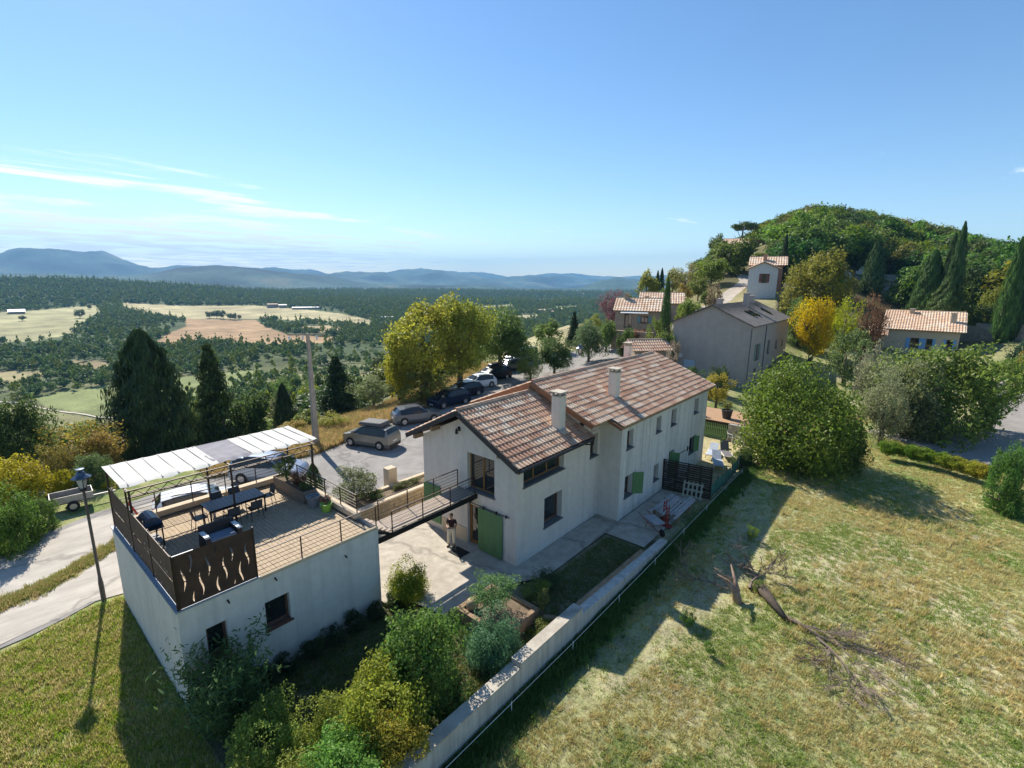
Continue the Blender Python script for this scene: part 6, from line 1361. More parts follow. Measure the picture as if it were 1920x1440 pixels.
# cemetery
def wall_line(name, label, pts, hgt_, th, m, z=None, cat='wall'):
    t = thing(name, label, cat, (*pts[0], h1(*pts[0])))
    for a, b in zip(pts[:-1], pts[1:]):
        za = h1(*a) if z is None else z; zb_ = h1(*b) if z is None else z
        n = max(1, int(math.dist(a, b)/3))
        for k in range(n):
            u0, u1 = k/n, (k+1)/n; p = (a[0]+(b[0]-a[0])*u0, a[1]+(b[1]-a[1])*u0); q = (a[0]+(b[0]-a[0])*u1, a[1]+(b[1]-a[1])*u1)
            zz0 = za+(zb_-za)*(u0+u1)/2; mb = MB(); mb.beam((p[0], p[1], zz0+hgt_/2-.4), (q[0], q[1], zz0+hgt_/2-.4), th, hgt_+.8); mb.build('wall_section', m, t)
    return t
wall_line('cemetery_wall', 'long grey stone cemetery wall in the shade of the cypresses', [pd(1795, 104), pd(1850, 103), pd(1935, 101), pd(2050, 98)], 2.3, .5, STONEG)
wall_line('cemetery_wall', 'upper cemetery wall with pale coping under the trees', [pd(1600, 128), pd(1660, 131), pd(1725, 133), pd(1760, 133)], 1.6, .5, STONEG)
wall_line('cemetery_wall', 'white topped inner cemetery wall above the graves', [pd(1648, 142), pd(1690, 143), pd(1722, 144)], 1.3, .6, CONC)
rb = random.Random(77)
GRM = [mat('granite_%s' % n, c, None, 5, .4) for n, c in (('pale', (.42, .42, .44)), ('white', (.66, .65, .62)), ('dark', (.12, .12, .14)), ('sand', (.50, .40, .30)))]
kinds = ['pale granite', 'white marble', 'dark granite', 'sandstone']
for k in range(26):
    px = rb.uniform(1565, 1722); dd = rb.uniform(129, 141); x, y = pd(px, dd); i = rb.randrange(4); z = h1(x, y)
    t = thing('gravestone', kinds[i]+(' grave with a cross on the cemetery terrace' if k % 3 == 0 else ' gravestone on the cemetery terrace'), 'gravestone', (0, 0, 0), kinds[i]+' graves on the hillside cemetery'+(' with crosses' if k % 3 == 0 else ''), local=True)
    mb = MB(); mb.box(-.5, .5, -1, 1, -.4, .5); mb.build('slab', GRM[i], t, bevel=.05)
    mb = MB()
    if k % 3 == 0: mb.box(-.08, .08, .8, .95, .5, 1.8); mb.box(-.4, .4, .81, .94, 1.25, 1.4)
    else: mb.hexa([(-.45, .8, .5), (.45, .8, .5), (.45, 1, .5), (-.45, 1, .5), (-.3, .8, 1.4), (.3, .8, 1.4), (.3, 1, 1.4), (-.3, 1, 1.4)])
    mb.build('cross' if k % 3 == 0 else 'headstone', GRM[i], t); place(t, (x, y, z), math.radians(rb.uniform(-100, -75)), rb.uniform(.8, 1.3))
# farm buildings far away
ROOFW = mat('pale_sheet_roof', (.42, .43, .45), None, 4, .5); 
def farm(label, px, py, zg, w_, d_, h_, rz, rm=ROOFW, wm=STONEG, name='farm_building'):
    dr = ray(px, py); dist = (zg-H)/dr[2]*math.hypot(dr[0], dr[1]); x, y = pd(px, dist); z = h1(x, y)
    return house_at(name, label, (x, y), rz, w_, d_, h_, h_+d_*.12, z=z, base=-4, wallm=wm, over=.6, tiles=False, roofm=rm, cat='farm building')
def facing(px): x, y = pd(px, 1); return math.atan2(y, x)-math.pi/2
farm('long pale roofed barn at the far edge of the tan fields', 543, 582, -42, 46, 10, 3, facing(567)); farm('small farmhouse with grey roof left of the long barn', 497, 580, -42, 16, 10, 6, facing(500)+.2, TILE[3]); farm('second small farm shed beside the far farmhouse', 518, 580, -42, 12, 9, 5, facing(520), ROOFW)
farm('white roofed shed beside the plane tree crown', 712, 598, -43, 16, 9, 3.5, facing(715)); farm('greenhouse roofs at the far left edge of the valley', 2, 597, -43, 16, 22, 3, facing(0))
VIL = [(935, 571), (948, 573), (1000, 577), (1010, 596), (1020, 594), (1028, 597), (1036, 576), (1100, 552), (1110, 554), (1125, 553), (1140, 556), (1155, 554), (1168, 556), (1175, 552), (1060, 562), (985, 566), (970, 563), (1088, 556)]
rb = random.Random(3)
for k, (px, py) in enumerate(VIL):
    farm('tiny pale house among the woods of the far valley', px, py, -50, rb.uniform(9, 15), 8, rb.uniform(4, 6), facing(px)+rb.uniform(-.5, .5), rb.choice((TILE[0], TILE[3], ROOFW)), rb.choice((STUC, CREAM)), 'valley_house')['group'] = 'tiny far houses in the valley'
# ================================================================ trees, near
GRN, DKG, YEL, OLV = (0.098, 0.150, 0.039), (0.055, 0.086, 0.029), (0.338, 0.305, 0.039), (0.169, 0.189, 0.046)
def T(name, label, cat, *a, **k): return tpx(name, label, cat, *a, **k)
# left side conifers and shrubs on the slope edge
T('cypress', 'huge dark broad cypress behind the awning', 'cypress', 278, 48, 622, 158, 'col', 'hi', (0.039, 0.068, 0.026), cz=.0)
T('cypress', 'narrower dark conifer right of the huge cypress', 'conifer', 400, 52, 645, 118, 'cone', 'mid', (0.065, 0.098, 0.034), cz=.02)
T('cedar', 'dark double topped conifer behind the utility pole', 'conifer', 632, 55, 668, 105, 'cone', 'mid', (0.044, 0.072, 0.029), cz=.02)
T('cypress', 'short dark cypress beside the double topped conifer', 'cypress', 533, 54, 722, 46, 'col', 'mid', (0.029, 0.049, 0.021), cz=0)
T('pine', 'spreading dark pine at the left edge of the plateau', 'pine', 48, 44, 742, 130, 'round', 'hi', (0.068, 0.107, 0.036), cz=.02)
T('tree', 'dark green bushy tree between the two conifers', 'tree', 470, 53, 722, 90, 'round', 'mid', (0.065, 0.098, 0.031), cz=.05)
T('tree', 'loose grey green tree right of the dark conifer', 'tree', 700, 50, 705, 90, 'open', 'hi', (0.150, 0.189, 0.078), cz=.12)
T('tree', 'bright green young tree below the dark conifer', 'tree', 575, 47, 772, 60, 'round', 'mid', (0.169, 0.208, 0.046), cz=.02)
T('shrub', 'yellow green bush at the foot of the utility pole', 'shrub', 625, 43, 775, 60, 'open', 'hi', (0.247, 0.247, 0.039), cz=.02)
T('shrub', 'orange tinged shrub left of the utility pole', 'shrub', 552, 44, 790, 60, 'open', 'hi', (0.299, 0.221, 0.052), cz=.02)
T('shrub', 'orange leaved bush between pine and huge cypress', 'shrub', 150, 42, 800, 130, 'open', 'hi', (.27, .235, .06), cz=.02)
T('shrub', 'rust coloured bush just left of the huge cypress', 'shrub', 190, 41, 812, 80, 'open', 'hi', (.23, .18, .06), cz=.02)
T('shrub', 'green orange bush in front of the spreading pine', 'shrub', 105, 40, 845, 80, 'open', 'hi', (0.195, 0.182, 0.052), cz=.02)
T('broom_bush', 'bright yellow broom bush at the left edge of the track', 'bush', 35, 38, 868, 130, 'bush', 'hi', (.33, .30, .05), cz=0)
T('broom_bush', 'smaller yellow green broom bush above the trailer', 'bush', 108, 38.5, 888, 60, 'bush', 'hi', (0.364, 0.325, 0.052), cz=0)
T('shrub', 'grey green rounded shrub behind the lantern head', 'shrub', 175, 38, 858, 75, 'bush', 'hi', (0.117, 0.163, 0.065), cz=0)
T('shrub', 'dense green hedge bush at the far left of the track', 'bush', 18, 31.3, 928, 150, 'bush', 'hi', (0.111, 0.169, 0.039), cz=0, wy=2.6)
T('shrub', 'dark green bush beside the trailer', 'bush', 78, 33.0, 950, 70, 'bush', 'hi', (0.091, 0.143, 0.036), cz=0)
T('shrub', 'low yellow weeds at the trailer drawbar', 'shrub', 213, 37, 925, 45, 'bush', 'mid', (0.312, 0.286, 0.052), cz=0)
T('tree', 'pale green tree filling the slope behind the awning', 'tree', 345, 50, 745, 60, 'open', 'mid', (0.156, 0.195, 0.058), cz=.05)
# plane trees by the parking
T('plane_tree', 'big yellow green plane tree above the parked cars', 'tree', 795, 51, 545, 160, 'round', 'hi', (.275, .285, .06), cz=.10, v=0)
T('plane_tree', 'second yellowing crown right behind the big plane tree', 'tree', 862, 53, 552, 125, 'round', 'hi', (.25, .27, .06), cz=.12, v=1)
T('plane_tree', 'darker green plane tree beyond the yellow ones', 'tree', 938, 58, 572, 125, 'round', 'hi', (0.124, 0.163, 0.046), cz=.16, v=2)
T('tree', 'left yellow skirt of the plane tree row', 'tree', 748, 50.5, 640, 70, 'round', 'hi', (.32, .30, .05), cz=.05)
T('tree', 'low green shoots under the plane trees', 'tree', 790, 49, 690, 120, 'open', 'hi', (0.195, 0.221, 0.065), cz=.02)
T('bush', 'dark glossy rounded bush at the bend of the lane', 'bush', 1040, 60, 630, 82, 'round', 'hi', (0.078, 0.124, 0.036), cz=.03)
T('bush', 'sunlit grey green bush next to the dark glossy one', 'bush', 1105, 66, 600, 66, 'round', 'hi', (0.111, 0.163, 0.072), cz=.03)
T('cypress', 'small dark conifer behind the lane bushes', 'conifer', 1076, 78, 584, 34, 'cone', 'mid', (0.036, 0.062, 0.029), cz=.0)
T('tree', 'light green trees behind the dark glossy bush', 'tree', 1030, 74, 600, 70, 'round', 'mid', (0.130, 0.182, 0.052), cz=.05)
T('tree', 'olive green tree left of the purple leaved tree', 'tree', 1110, 86, 588, 50, 'open', 'mid', (0.208, 0.234, 0.065), cz=.05)
T('bush', 'yellow green bush under the second plane tree', 'bush', 995, 56, 655, 50, 'open', 'hi', (0.195, 0.234, 0.065), cz=.02)
T('plum_tree', 'purple leaved tree beside the nearer stone house', 'tree', 1150, 84, 545, 52, 'open', 'hi', (0.169, 0.085, 0.098), cz=.22)
T('tree', 'bright green tree right of the purple leaved tree', 'tree', 1178, 92, 552, 44, 'round', 'mid', (0.169, 0.208, 0.046), cz=.1)
T('cypress', 'tall slim green cypress in front of the taller stone house', 'cypress', 1249, 70, 521, 22, 'col', 'mid', (0.072, 0.130, 0.033), cz=0)
T('cypress', 'slim dark cypress on the ridge, left one of two', 'cypress', 1232, 104, 508, 13, 'col', 'mid', (0.039, 0.072, 0.029), cz=0)
T('cypress', 'slim dark cypress on the ridge, right one of two', 'cypress', 1240, 106, 503, 13, 'col', 'mid', (0.039, 0.072, 0.029), cz=0)
T('tree', 'yellow green tree left of the two ridge cypresses', 'tree', 1213, 100, 508, 52, 'round', 'mid', (0.208, 0.234, 0.065), cz=.1)
T('shrub', 'pale yellow green shrub bank below the ridge cypresses', 'shrub', 1302, 66, 580, 62, 'bush', 'mid', (0.247, 0.273, 0.065), cz=0)
T('shrub', 'green garden shrubs on the terrace beside the slim cypress', 'shrub', 1252, 62, 612, 46, 'bush', 'mid', (0.156, 0.208, 0.065), cz=0)
T('shrub', 'dark creeper over the terrace wall at its left end', 'shrub', 1168, 66, 612, 36, 'bush', 'mid', (0.078, 0.104, 0.039), cz=0)
T('shrub', 'brown flowering shrub on top of the terrace wall', 'shrub', 1200, 70, 606, 60, 'bush', 'mid', (0.221, 0.130, 0.091), cz=0, wy=1)
T('shrub', 'rose bush among rocks by the lane', 'shrub', 1262, 58, 632, 30, 'open', 'mid', (0.260, 0.221, 0.169), cz=0)
for i, (px, d, top, wd, sh, c, lb) in enumerate([
    (1262, 112, 505, 46, 'round', (0.182, 0.195, 0.058), 'olive tree crown just right of the ridge cypresses'), (1285, 105, 500, 52, 'open', (0.208, 0.208, 0.072), 'thin olive coloured tree on the ridge slope'),
    (1306, 116, 492, 44, 'open', (0.221, 0.202, 0.091), 'brownish sparse tree on the ridge slope'), (1335, 108, 478, 70, 'round', (0.156, 0.208, 0.046), 'large fresh green tree above the climbing lane'),
    (1338, 140, 468, 34, 'round', (0.117, 0.169, 0.046), 'green tree left of the distant rendered house'), (1345, 155, 440, 40, 'round', (0.091, 0.130, 0.042), 'dark tree on the left shoulder of the hill'),
    (1378, 118, 486, 34, 'open', (0.169, 0.221, 0.058), 'green tree in front of the distant rendered house'), (1340, 84, 528, 40, 'open', (0.195, 0.156, 0.091), 'bare brown bush beside the climbing lane'),
    (1282, 90, 530, 36, 'open', (0.260, 0.208, 0.065), 'orange brown bush on the slope below the ridge'), (1310, 96, 522, 46, 'round', (0.169, 0.195, 0.052), 'green bush at the top of the rocky bank'),
    (1440, 120, 470, 36, 'open', (0.169, 0.195, 0.052), 'olive green tree right of the bell gable'), (1470, 104, 440, 16, 'col', (0.026, 0.046, 0.021), 'narrow black cypress behind the white gabled house'),
    (1392, 150, 484, 30, 'round', (0.169, 0.221, 0.052), 'round bright tree behind the white gabled house'), (1424, 140, 474, 34, 'round', (0.156, 0.189, 0.052), 'olive green tree between bell gable and white house')]):
    T('cypress' if sh == 'col' else 'tree', lb, 'cypress' if sh == 'col' else 'tree', px, d, top, wd, sh, 'mid', c, cz=.05)
T('umbrella_pine', 'umbrella pine with a flat dark crown beside the bell gable', 'pine', 1393, 182, 405, 56, 'umb', 'mid', (0.078, 0.130, 0.039), cz=.45)
T('umbrella_pine', 'second umbrella pine right of the bell gable', 'pine', 1440, 190, 408, 54, 'umb', 'mid', (0.091, 0.143, 0.039), cz=.4)
for (px, d, top, wd, sh, c, lb) in [(1178, 66, 606, 30, 'round', (.09, .14, .04), 'small green tree at the foot of the terrace wall'), (1226, 64, 588, 34, 'open', (.13, .18, .05), 'light green tree between slim cypress and stone shed'), (1288, 78, 552, 50, 'round', (.15, .20, .05), 'green tree rising behind the ridge of the taupe house'),
    (1138, 70, 592, 36, 'round', (.12, .17, .05), 'round green tree left of the nearer stone house'), (1246, 92, 536, 34, 'round', (.13, .17, .045), 'green tree behind the taller stone house'), (1270, 68, 575, 30, 'open', (.16, .20, .05), 'pale green tree right of the slim cypress'), (1325, 88, 545, 34, 'round', (.12, .16, .045), 'green tree beside the climbing lane above the taupe house')]:
    T('tree', lb, 'tree', px, d, top, wd, sh, 'mid', c, cz=.04)
# right of the grey house
T('tree', 'large oak turning yellow behind the grey roofed house', 'tree', 1540, 88, 460, 130, 'round', 'hi', (0.176, 0.176, 0.039), cz=.05, v=1)
T('tree', 'green tree skirt below the yellowing oak', 'tree', 1502, 80, 540, 60, 'round', 'mid', (0.117, 0.169, 0.058), cz=.0)
T('maple', 'bright golden yellow tree right of the grey roofed house', 'tree', 1527, 72, 553, 74, 'round', 'hi', (.47, .40, .035), cz=.08, v=2)
T('tree', 'yellow green tree beside the golden one', 'tree', 1585, 74, 562, 60, 'open', 'hi', (0.312, 0.325, 0.046), cz=.08)
T('tree', 'brown leaved tree between the yellow green one and the cream house', 'tree', 1625, 76, 555, 62, 'open', 'hi', (0.169, 0.104, 0.058), cz=.08)
T('bush', 'low green bush left of the cream house', 'bush', 1590, 66, 605, 80, 'open', 'mid', (0.130, 0.169, 0.065), cz=0)
T('bush', 'grey twiggy bush in front of the cream house annex', 'bush', 1640, 55, 640, 70, 'open', 'hi', (.22, .22, .14), cz=.02)
T('bush', 'pale grey brown bush at the left of the fig tree', 'bush', 1662, 47, 690, 80, 'open', 'hi', (.22, .23, .13), cz=.02)
T('bush', 'dark bush at the base of the grey roofed house', 'bush', 1300, 55, 672, 44, 'bush', 'mid', (0.072, 0.111, 0.039), cz=0)
T('bush', 'dark climbing bush against the taupe gable', 'bush', 1350, 55, 668, 46, 'bush', 'mid', (0.046, 0.078, 0.029), cz=0)
T('bush', 'yellowing vine over the pergola wire by the raised deck', 'bush', 1345, 50, 696, 60, 'open', 'mid', (0.312, 0.260, 0.065), cz=.1)
T('bush', 'small dark bush beside the vine', 'bush', 1325, 53, 700, 40, 'bush', 'mid', (0.039, 0.065, 0.026), cz=0)
bu = T('round_bush', 'very large dense round bush at the meadow corner', 'bush', 1506, 38.5, 654, 258, 'dome', 'hi', (.125, .165, .034), cz=0, v=0)
T('round_bush', 'green lower skirt of growth on the right side of the large bush', 'bush', 1588, 39.5, 775, 100, 'bush', 'hi', (0.098, 0.143, 0.036), cz=0)
T('fig_tree', 'broad fig tree leaning over the village lane', 'tree', 1790, 54, 638, 225, 'round', 'hi', (0.150, 0.202, 0.052), cz=.0, v=1)
T('fig_tree', 'left half of the broad green tree mass, greyer leaves', 'tree', 1705, 51, 665, 150, 'round', 'hi', (0.163, 0.176, 0.085), cz=.0, v=2)
T('tree', 'right arm of the fig tree reaching over the lane', 'tree', 1870, 58, 662, 95, 'round', 'hi', (0.130, 0.189, 0.046), cz=.18, v=0)
T('tree', 'yellowish tree at the right picture edge beyond the lane', 'tree', 1918, 72, 652, 40, 'open', 'mid', (0.312, 0.247, 0.052), cz=.05)
T('shrub', 'dark teal bush near the right edge above the lane', 'bush', 1915, 84, 622, 40, 'bush', 'mid', (0.052, 0.098, 0.052), cz=0)
# hedge beyond the meadow
hd = thing('hedge', 'long clipped hedge green at one end and yellow at the other', 'hedge', (42, 1.5, 0))
hp = [g(1655, 868), g(1690, 874), g(1725, 882), g(1760, 892), g(1795, 903), g(1825, 912), g(1850, 920)]
for k in range(22):
    u = k/21*(len(hp)-1); i = min(int(u), len(hp)-2); f = u-i; x = hp[i][0]*(1-f)+hp[i+1][0]*f+.8; y = hp[i][1]*(1-f)+hp[i+1][1]*f
    o = bpy.data.objects.new('hedge_plant', CR['bush', 'mid', k % 2]); link(o, hd); o.location = (x-42, y-1.5, h1(x, y)+.9); o.scale = (0.600, 0.600, 0.600); o.rotation_euler = (0, 0, k*2.1)
    c = Vector((.14, .22, .035)).lerp(Vector((.34, .31, .06)), min(1, max(0, (u-2.6)/2.8))); o.color = (*c, 1)
T('shrub', 'fresh green upright shrub at the right end of the hedge', 'shrub', 1888, 38, 840, 80, 'bush', 'hi', (0.098, 0.176, 0.046), cz=0)
T('shrub', 'ivy clump between the large bush and the yard netting', 'shrub', 1398, 37.5, 832, 50, 'bush', 'mid', (0.072, 0.111, 0.039), cz=0)
T('shrub', 'small plant growing at the netting end', 'shrub', 1385, 36.5, 862, 36, 'bush', 'mid', (0.091, 0.143, 0.058), cz=0)
# cemetery cypresses
for (px, d, top, wd, c, lb, lod) in [(1640, 122, 452, 40, (0.052, 0.091, 0.029), 'cypress with a broad green body behind the cemetery terrace', 'mid'), (1742, 108, 470, 58, (0.065, 0.117, 0.033), 'wide green cypress left of the tallest pair', 'hi'),
    (1790, 106, 420, 34, (0.058, 0.104, 0.033), 'tallest pointed cypress above the cream house roof', 'mid'), (1775, 107, 440, 30, (0.046, 0.078, 0.026), 'second tall cypress leaning on the tallest', 'mid'), (1772, 104, 520, 66, (0.091, 0.130, 0.039), 'ragged lower cypress at the foot of the tallest pair', 'hi'),
    (1897, 100, 448, 36, (0.065, 0.130, 0.033), 'tall slanting green cypress near the right edge', 'mid'), (1912, 101, 428, 34, (0.039, 0.078, 0.026), 'dark tall cypress at the right edge', 'mid'), (1478, 125, 440, 14, (0.026, 0.046, 0.021), 'thin black cypress above the yellowing oak', 'mid')]:
    T('cypress', lb, 'cypress', px, d, top, wd, 'col', lod if lod == 'mid' else 'hi', c, cz=0)
for (px, d, top, wd, c, lb) in [(1860, 112, 530, 40, (0.208, 0.221, 0.052), 'yellow green tree between the two cypress groups'), (1845, 108, 560, 60, (0.104, 0.143, 0.039), 'green bush behind the grey cemetery wall'), (1820, 118, 500, 60, (0.065, 0.098, 0.031), 'dark tree behind the tallest cypress pair'), (1700, 150, 470, 80, (0.072, 0.111, 0.036), 'dark green oak above the cemetery')]:
    T('tree', lb, 'tree', px, d, top, wd, 'round', 'mid', c, cz=.03)
# hill wood: individual crowns, nearest rows
rh = random.Random(12); cnt = 0
SKY_ = [(1330, 480), (1345, 450), (1365, 432), (1385, 420), (1410, 430), (1440, 412), (1475, 398), (1500, 388), (1540, 390), (1580, 392), (1620, 402), (1640, 405), (1660, 412), (1700, 414), (1740, 425), (1800, 440), (1850, 452), (1900, 460), (1960, 465), (2100, 470)]
HK = [((0.085, 0.137, 0.034), 'mid green'), ((0.058, 0.098, 0.029), 'dark green'), ((0.130, 0.176, 0.039), 'light green'), ((0.15, 0.20, 0.04), 'olive yellow'), ((0.104, 0.156, 0.036), 'fresh green')]
rows = [(d, 9+0*d) for d in (120, 130, 140, 150, 160, 171, 182, 194, 206, 218, 230, 242)]
for d, w_ in rows:
    px = 1300 if d > 150 else 1330
    while px < 2010:
        px += rh.uniform(20, 40)*150/d; dd = d+rh.uniform(-5, 5); x, y = pd(px, dd); z = h1(x, y)
        ysk = np.interp(px, [p[0] for p in SKY_], [p[1] for p in SKY_])
        h_ = rh.uniform(6.5, 11.5); zt = zat(px, ysk, dd)
        if 1330 < px < 1442 and 148 < dd < 215 or 1395 < px < 1470 and dd < 150 or 1345 < px < 1400 and 125 < dd < 176 or 1560 < px < 1730 and dd < 146: continue
        if z+h_ > zt: h_ = zt-z+rh.uniform(-.5, .3)
        if h_ < 2.5: continue
        c, nm = rh.choice(HK); c = tuple(k*rh.uniform(.8, 1.25) for k in c); wd = rh.uniform(8, 15)
        tree('hill_tree', nm+' oak crown in the wood covering the hill', 'tree', x, y, h_+1.5, wd, 'round', 'mid', c, nm+' trees of the hill wood', cz=.05, z=z-1.5); cnt += 1
# valley slope trees below the parking: individuals, then the wood beyond as stuff
nm_ = 0
rv = random.Random(9)
VK = [((0.111, 0.163, 0.039), 'mid green'), ((0.065, 0.101, 0.031), 'dark green'), ((0.169, 0.215, 0.046), 'light green'), ((0.137, 0.182, 0.058), 'grey green')]
tries = 0; placed = []
while nm_ < 150 and tries < 9000:
    tries += 1; px = rv.uniform(-60, 1120); d = 58+rv.random()**.8*150; x, y = pd(px, d)
    ye = np.interp(x, [-200, -10, 5, 20, 30, 45, 60, 75, 95], [40, 37.5, 37.3, 37, 38.5, 42.5, 47, 53, 60])
    if y-ye < 9: continue
    if any((x-a)**2+(y-b)**2 < 30 for a, b in placed): continue
    z = h1(x, y); P = np.array([[x, y, z]]); u, v, _ = proj(P)
    if fieldmask(u, v)[0]: continue
    h_ = rv.uniform(7, 12); u2, v2, _ = proj(np.array([[x, y, z+h_]]))
    cap = 735 if px < 480 else 700 if px < 700 else 640
    if v2[0] < cap: h_ *= .6; u2, v2, _ = proj(np.array([[x, y, z+h_]]))
    if v2[0] < cap-10: continue
    c, nm = rv.choice(VK); c = tuple(k*rv.uniform(.8, 1.2) for k in c); placed.append((x, y)); nm_ += 1
    tree('slope_tree', nm+' tree on the wooded slope below the plateau', 'tree', x, y, h_, rv.uniform(6, 10), rv.choice(('round', 'round', 'open')), 'mid', c, nm+' trees on the slope below the plateau', cz=.08)
def field_trees():
    r = np.random.RandomState(33); n = 330000
    u = r.rand(n); rad = 95*np.exp(u*math.log(2500/95)); az = np.radians(r.uniform(-2, 94, n))
    dens = np.clip((rad/600)**2, .0, 1.0)        # per log-radius sampling density grows; thin out near
    x = rad*np.cos(az); y = rad*np.sin(az); z = hgt(x, y); P = np.stack([x, y, z], 1); px, py, zc = proj(P)
    ye = np.interp(x, [-200, -10, 5, 20, 30, 45, 60, 75, 95], [40, 37.5, 37.3, 37, 38.5, 42.5, 47, 53, 60])
    sp = np.interp(rad, [95, 400, 900, 1600, 2500], [5.6, 5.8, 6.6, 9, 12])            # wanted spacing
    have = (np.radians(96)*rad**2*math.log(2500/95)/n)                              # area per sample
    keep = r.rand(n) < np.clip(have/sp**2, 0, 1)
    fm = fieldmask(px, py) == 0; fm2 = fieldmask(px, py-2.5) == 0
    pa = np.abs(py-np.interp(px, [p[0] for p in PATHP], [p[1] for p in PATHP])) > 5
    pa |= px > 300
    right = (px > 1085) & (rad < 330)
    ok = keep & fm & fm2 & pa & ~right & (y-ye > 12) & (rad < np.where(px > 1230, 0, 2500)) & (zc > 10)
    # glades in the scrub between the fields
    gl = fbm(x*.006, y*.006, 4); scrub = (py > 575) & (py < 720); ok &= ~(scrub & (gl > .16) & (r.rand(n) < .85))
    # nearby woods made of slope trees already
    near = rad < 205
    ok &= ~(near & (r.rand(n) < .35)) 
    # nothing may rise into the open sky or hide the lane
    i = np.where(ok)[0]
    s = sp[i]*r.uniform(.55, .95, len(i)); s = np.minimum(s, 9.5)
    P = P[i].copy(); top = np.stack([P[:, 0], P[:, 1], P[:, 2]+s*2.2], 1); _, tv, _ = proj(top)
    s = np.where((rad[i] < 230) & (tv < 690), s*.5, s)
    rows_ = (fbm(x[i]*.004+3, y[i]*.004, 3) > .0)
    pro = []
    for k, c in enumerate(FG):
        if k % 3 == 2: pro.append(proto('pine_kind_%d' % k, CR['cone', 'low', k % 3], c, (.62, .62, 1.15), (0, 0, 1.0)))
        else: pro.append(proto('oak_kind_%d' % k, CR['round', 'low', k % 3], c, (0.600, 0.600, 0.600), (0, 0, .72)))
    for kk in (0, 1): pro.append(proto('oak_kind_b%d' % kk, CR['round', 'low', kk], FG[kk], (0.600, 0.600, 0.600), (0, 0, .66)))
    scatter('valley_wood', P, s, r.uniform(0, 6.28, len(i)), pro, label='woods and hedgerows filling the valley and the far ridge')
    print('valley trees', len(i))
field_trees()
for k, (px, py, w_, h_, lb) in enumerate([(26, 602, 9, 7, 'lone dark tree in the left tan field'), (137, 597, 13, 12, 'solitary round tree in the middle of the left tan field'), (158, 580, 6, 6, 'small tree at the top corner of the left tan field'), (384, 597, 12, 9, 'leftmost tree of the dark row on the pale field'), (398, 597, 14, 11, 'largest tree of the dark row on the pale field'), (410, 598, 12, 10, 'third tree of the dark row on the pale field'), (424, 599, 10, 8, 'fourth tree of the dark row on the pale field'), (432, 600, 9, 8, 'fifth tree of the dark row on the pale field'), (441, 600, 6, 6, 'pale small tree ending the row on the pale field')]):
    d = ray(px, py); t_ = (-42-H)/d[2]; dist = t_*math.hypot(d[0], d[1]); x, y = pd(px, dist)
    for _ in range(6):
        z = h1(x, y); t_ = (z-H)/d[2]; dist = t_*math.hypot(d[0], d[1]); x, y = pd(px, dist)
    dep = dist/math.hypot(*ray(px, 520)[:2]); tree('field_tree', lb, 'tree', x, y, h_*dep/F*1.6, w_*dep/F*1.5, 'round', 'mid', (0.078, 0.111, 0.039) if k < 8 else (0.182, 0.169, 0.078), cz=.1)
